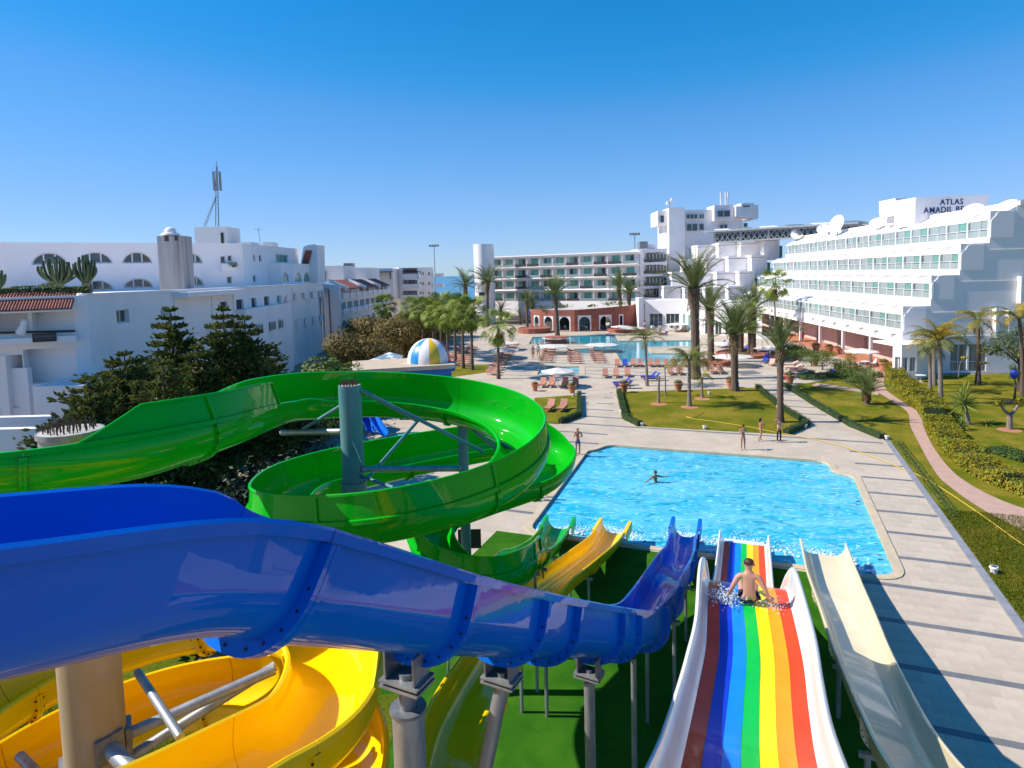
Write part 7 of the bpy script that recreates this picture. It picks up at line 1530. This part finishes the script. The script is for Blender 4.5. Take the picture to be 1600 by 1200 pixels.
    for i in range(0, len(wear), 2):
        kind, c_ = wear[i], wear[i+1]
        if kind == 'trunks': shell('swim_trunks', [mid('pelvis', 'waist', .35), 'pelvis', 'hiL', mid('hiL', 'knL', .55), 'hiR', mid('hiR', 'knR', .55)], [(0, 1), (1, 2), (2, 3), (1, 4), (4, 5)], [(.138, .105), (.152, .118), .102, .096, .102, .096], c_)
        if kind == 'briefs': shell('bikini_bottom', [mid('pelvis', 'waist', .1), 'pelvis', 'hiL', mid('hiL', 'knL', .12), 'hiR', mid('hiR', 'knR', .12)], [(0, 1), (1, 2), (2, 3), (1, 4), (4, 5)], [(.138, .108), (.148, .115), .095, .088, .095, .088], c_)
        if kind == 'bra': shell('bikini_top', [mid('waist', 'chest', .75), mid('chest', 'nb', .1)], [(0, 1)], [(.152, .115), (.158, .118)], c_)
        if kind == 'suit': shell('swimsuit', [mid('pelvis', 'waist', -.1), 'pelvis', 'waist', 'chest', mid('chest', 'nb', .3)], [(0, 1), (1, 2), (2, 3), (3, 4)], [(.12, .1), (.148, .115), (.132, .098), (.162, .115), (.15, .10)], c_)
        if kind == 'shirt': shell('shirt', ['pelvis', 'waist', 'chest', 'nb', 'shL', mid('shL', 'elL', .75), 'shR', mid('shR', 'elR', .75)], [(0, 1), (1, 2), (2, 3), (3, 4), (4, 5), (3, 6), (6, 7)], [(.165, .125), (.15, .115), (.172, .122), (.10, .08), .082, .066, .082, .066], c_)
        if kind == 'trousers': shell('trousers', [mid('pelvis', 'waist', .2), 'pelvis', 'hiL', 'knL', mid('knL', 'anL', .92), 'hiR', 'knR', mid('knR', 'anR', .92)], [(0, 1), (1, 2), (2, 3), (3, 4), (1, 5), (5, 6), (6, 7)], [(.14, .108), (.152, .118), .10, .07, .052, .10, .07, .052], c_)
    return t
def face(px, py): return 0
# rider on the rainbow slide
p, T, S, U = path_r.at(path_r.kn[6]-.42)
hdg = math.atan2(-T.x, T.y)
sit = dict(pelvis=(0, 0, .11), waist=(0, .02, .26), chest=(0, .07, .47), nb=(0, .10, .64), neck=(0, .125, .72), head=(0, .15, .83), crown=(0, .145, .90),
           shL=(-.185, .09, .585), elL=(-.30, .04, .34), wrL=(-.36, .14, .12), haL=(-.37, .21, .065), shR=(.185, .09, .585), elR=(.30, .02, .34), wrR=(.39, .06, .12), haR=(.44, .12, .06),
           hiL=(-.10, .05, .10), knL=(-.13, .46, .28), anL=(-.11, .82, .05), toL=(-.12, .96, .10), hiR=(.10, .05, .10), knR=(.13, .46, .26), anR=(.11, .84, .04), toR=(.12, .98, .08))
rider = person('bare-backed man sitting on the crest of the rainbow slide', p+U*.0, hdg, sit, 'fair', 'brown', 0, ('trunks', 'navy'), 1.06, sub=2)
rider.scale = (1.08, .98, .98)
# spray around the rider: small droplets and a foam sheet
M['foam_glint'] = mat('white_water', (.72, .78, .82), .25, (.55, .66, .74), 9, 4, bump=.5, bs=30)
q = random.Random(5); m = MB()
for i in range(760):
    sd = q.choice((-1, -1, 1)); a = q.gauss(.42, .16)*sd; f = q.gauss(.12, .16); z = abs(q.gauss(0, .09)); rr = q.uniform(.004, .019)*(1.2 if sd < 0 else .8); c = p+S*a+T*f+U*(z+.01); m.add([c+Vector((rr, 0, 0)), c+Vector((-rr*.6, rr, 0)), c+Vector((-rr*.6, -rr, 0)), c+Vector((0, 0, rr*1.4)), c+Vector((0, 0, -rr*1.2))], [(0, 1, 3), (1, 2, 3), (2, 0, 3), (1, 0, 4), (2, 1, 4), (0, 2, 4)])
tag(m.build('splash_drops', M['foam_glint']), kind='stuff')
# swimmer
b = G(1024, 754, -.1)
person('swimmer standing chest deep with both arms spread in the main pool', b+Vector((0, 0, -1.05)), R_(200), dict(elL=(-.42, .12, 1.36), wrL=(-.66, .2, 1.40), haL=(-.75, .22, 1.40), elR=(.42, .05, 1.30), wrR=(.66, .1, 1.22), haR=(.74, .12, 1.2)), 'tan', 'dark', 0, ('trunks', 'navy'), 1.0)
def stand(px, py, *a, **k): return a, k
wp = lambda px, py: G(px, py)
person('bald older man in blue swim shorts drinking beside the pool corner', wp(903, 711), R_(190), dict(elR=(.30, .18, 1.20), wrR=(.14, .30, 1.42), haR=(.08, .30, 1.50), elL=(-.28, .10, 1.18), wrL=(-.12, .24, 1.22), haL=(-.04, .26, 1.24)), 'tan', 'grey', None, ('trunks', 'blue'), 1.07)
person('woman in a pale bikini with her hands at her face, left of the three women', wp(1161, 703), R_(175), dict(elL=(-.27, .12, 1.22), wrL=(-.10, .24, 1.42), haL=(-.06, .24, 1.50), elR=(.27, .12, 1.22), wrR=(.10, .24, 1.42), haR=(.06, .24, 1.50)), 'tan', 'dark', .16, ('bra', 'grey', 'briefs', 'grey'), .97)
person('woman in a pink bikini stepping while looking at her phone', wp(1188, 689), R_(-70), dict(elL=(-.24, .10, 1.18), wrL=(-.12, .30, 1.24), haL=(-.09, .38, 1.27), elR=(.24, .10, 1.18), wrR=(.10, .30, 1.24), haR=(.06, .38, 1.27), knL=(-.10, .16, .50), anL=(-.10, .10, .09), toL=(-.11, .27, .04), knR=(.10, -.03, .50), anR=(.10, -.28, .13), toR=(.10, -.14, .03)), 'tan', 'dark', .25, ('bra', 'pink', 'briefs', 'pink'), .93)
person('woman in a beige top and dark trousers shading her eyes with one arm', wp(1217, 691), R_(180), dict(elR=(.36, .10, 1.56), wrR=(.14, .18, 1.68), haR=(.07, .19, 1.70), elL=(-.24, .10, 1.16), wrL=(-.05, .22, 1.20), haL=(.03, .23, 1.22)), 'tan', 'dark', .2, ('shirt', 'beige', 'trousers', 'navy'), .98)
person('child in a lilac swimsuit standing behind the green bulge', wp(826, 783), R_(150), {}, 'tan', 'dark', .2, ('suit', 'lilac'), .80)
person('child in a white shirt behind the girl in lilac', wp(831, 778), R_(170), {}, 'tan', 'dark', 0, ('shirt', 'white', 'trunks', 'navy'), .86)
person('child mostly hidden by the green slide, left of the girl in lilac', wp(813, 768), R_(190), {}, 'tan', 'dark', 0, ('trunks', 'red'), .8)
person('tanned man standing among the loungers, left of the pair', wp(833, 561), R_(160), {}, 'dark', 'dark', 0, ('trunks', 'red'), 1.08)
person('man in a white shirt walking among the loungers, right of the pair', wp(841, 558), R_(190), dict(knL=(-.1, .14, .5), anL=(-.1, .1, .09), toL=(-.11, .26, .03), knR=(.1, -.02, .5), anR=(.1, -.2, .1), toR=(.1, -.05, .03)), 'tan', 'dark', 0, ('shirt', 'white', 'trunks', 'grey'), 1.1)
b = G(622, 687, -.1); person('child sitting in the children pool behind the green spiral', b+Vector((0, 0, -.45)), R_(120), sit, 'tan', 'dark', 0, ('trunks', 'red'), .8)
lie = dict(pelvis=(0, -.15, .49), waist=(0, .02, .50), chest=(0, .25, .55), nb=(0, .40, .66), neck=(0, .47, .71), head=(0, .56, .80), crown=(0, .62, .86), shL=(-.17, .36, .63), elL=(-.30, .14, .55), wrL=(-.26, -.08, .56), haL=(-.24, -.16, .56), shR=(.17, .36, .63), elR=(.30, .14, .55), wrR=(.26, -.08, .56), haR=(.24, -.16, .56),
           hiL=(-.09, -.22, .48), knL=(-.1, -.55, .62), anL=(-.1, -.88, .46), toL=(-.11, -.95, .56), hiR=(.09, -.22, .48), knR=(.1, -.60, .52), anR=(.1, -.98, .45), toR=(.11, -1.03, .56))
for px, py, a, c_, sk, lab in [(976, 607, AX-1.25, 'black', 'dark', 'sunbather sitting on the front blue lounger by the slim palm'), (1290, 590, AX-R_(75), 'red', 'tan', 'sunbather on the blue lounger at the end of the planting'), (1028, 524, AX-R_(60), 'red', 'tan', 'sunbather on the coral lounger beyond the far pool'), (1037, 525, AX-R_(60), 'pink', 'tan', 'sunbather on the blue lounger beyond the far pool'), (1137, 546, AX-R_(70)+.2, 'navy', 'tan', 'sunbather on the third lounger around the thick palms'), (1150, 541, AX-R_(70)+.4, 'red', 'dark', 'sunbather on the fifth lounger around the thick palms'), (1203, 556, AX-R_(70)+.8, 'white', 'tan', 'sunbather in white on the lounger behind the young palm'), (1126, 583, AX+.25, 'navy', 'dark', 'sunbather on the last lounger of the second row'), (1054, 572.5, AX+.25, 'red', 'tan', 'sunbather on the eighth lounger along the far pool'), (1247, 583, AX-R_(80), 'blue', 'tan', 'sunbather in blue on the third coral striped lounger')]:
    person(lab, G(px, py), a, lie, sk, 'dark', .12 if c_ in ('pink', 'red') else 0, ('trunks', c_) if c_ not in ('pink', 'white') else ('suit', c_), .98, group='sunbathers')
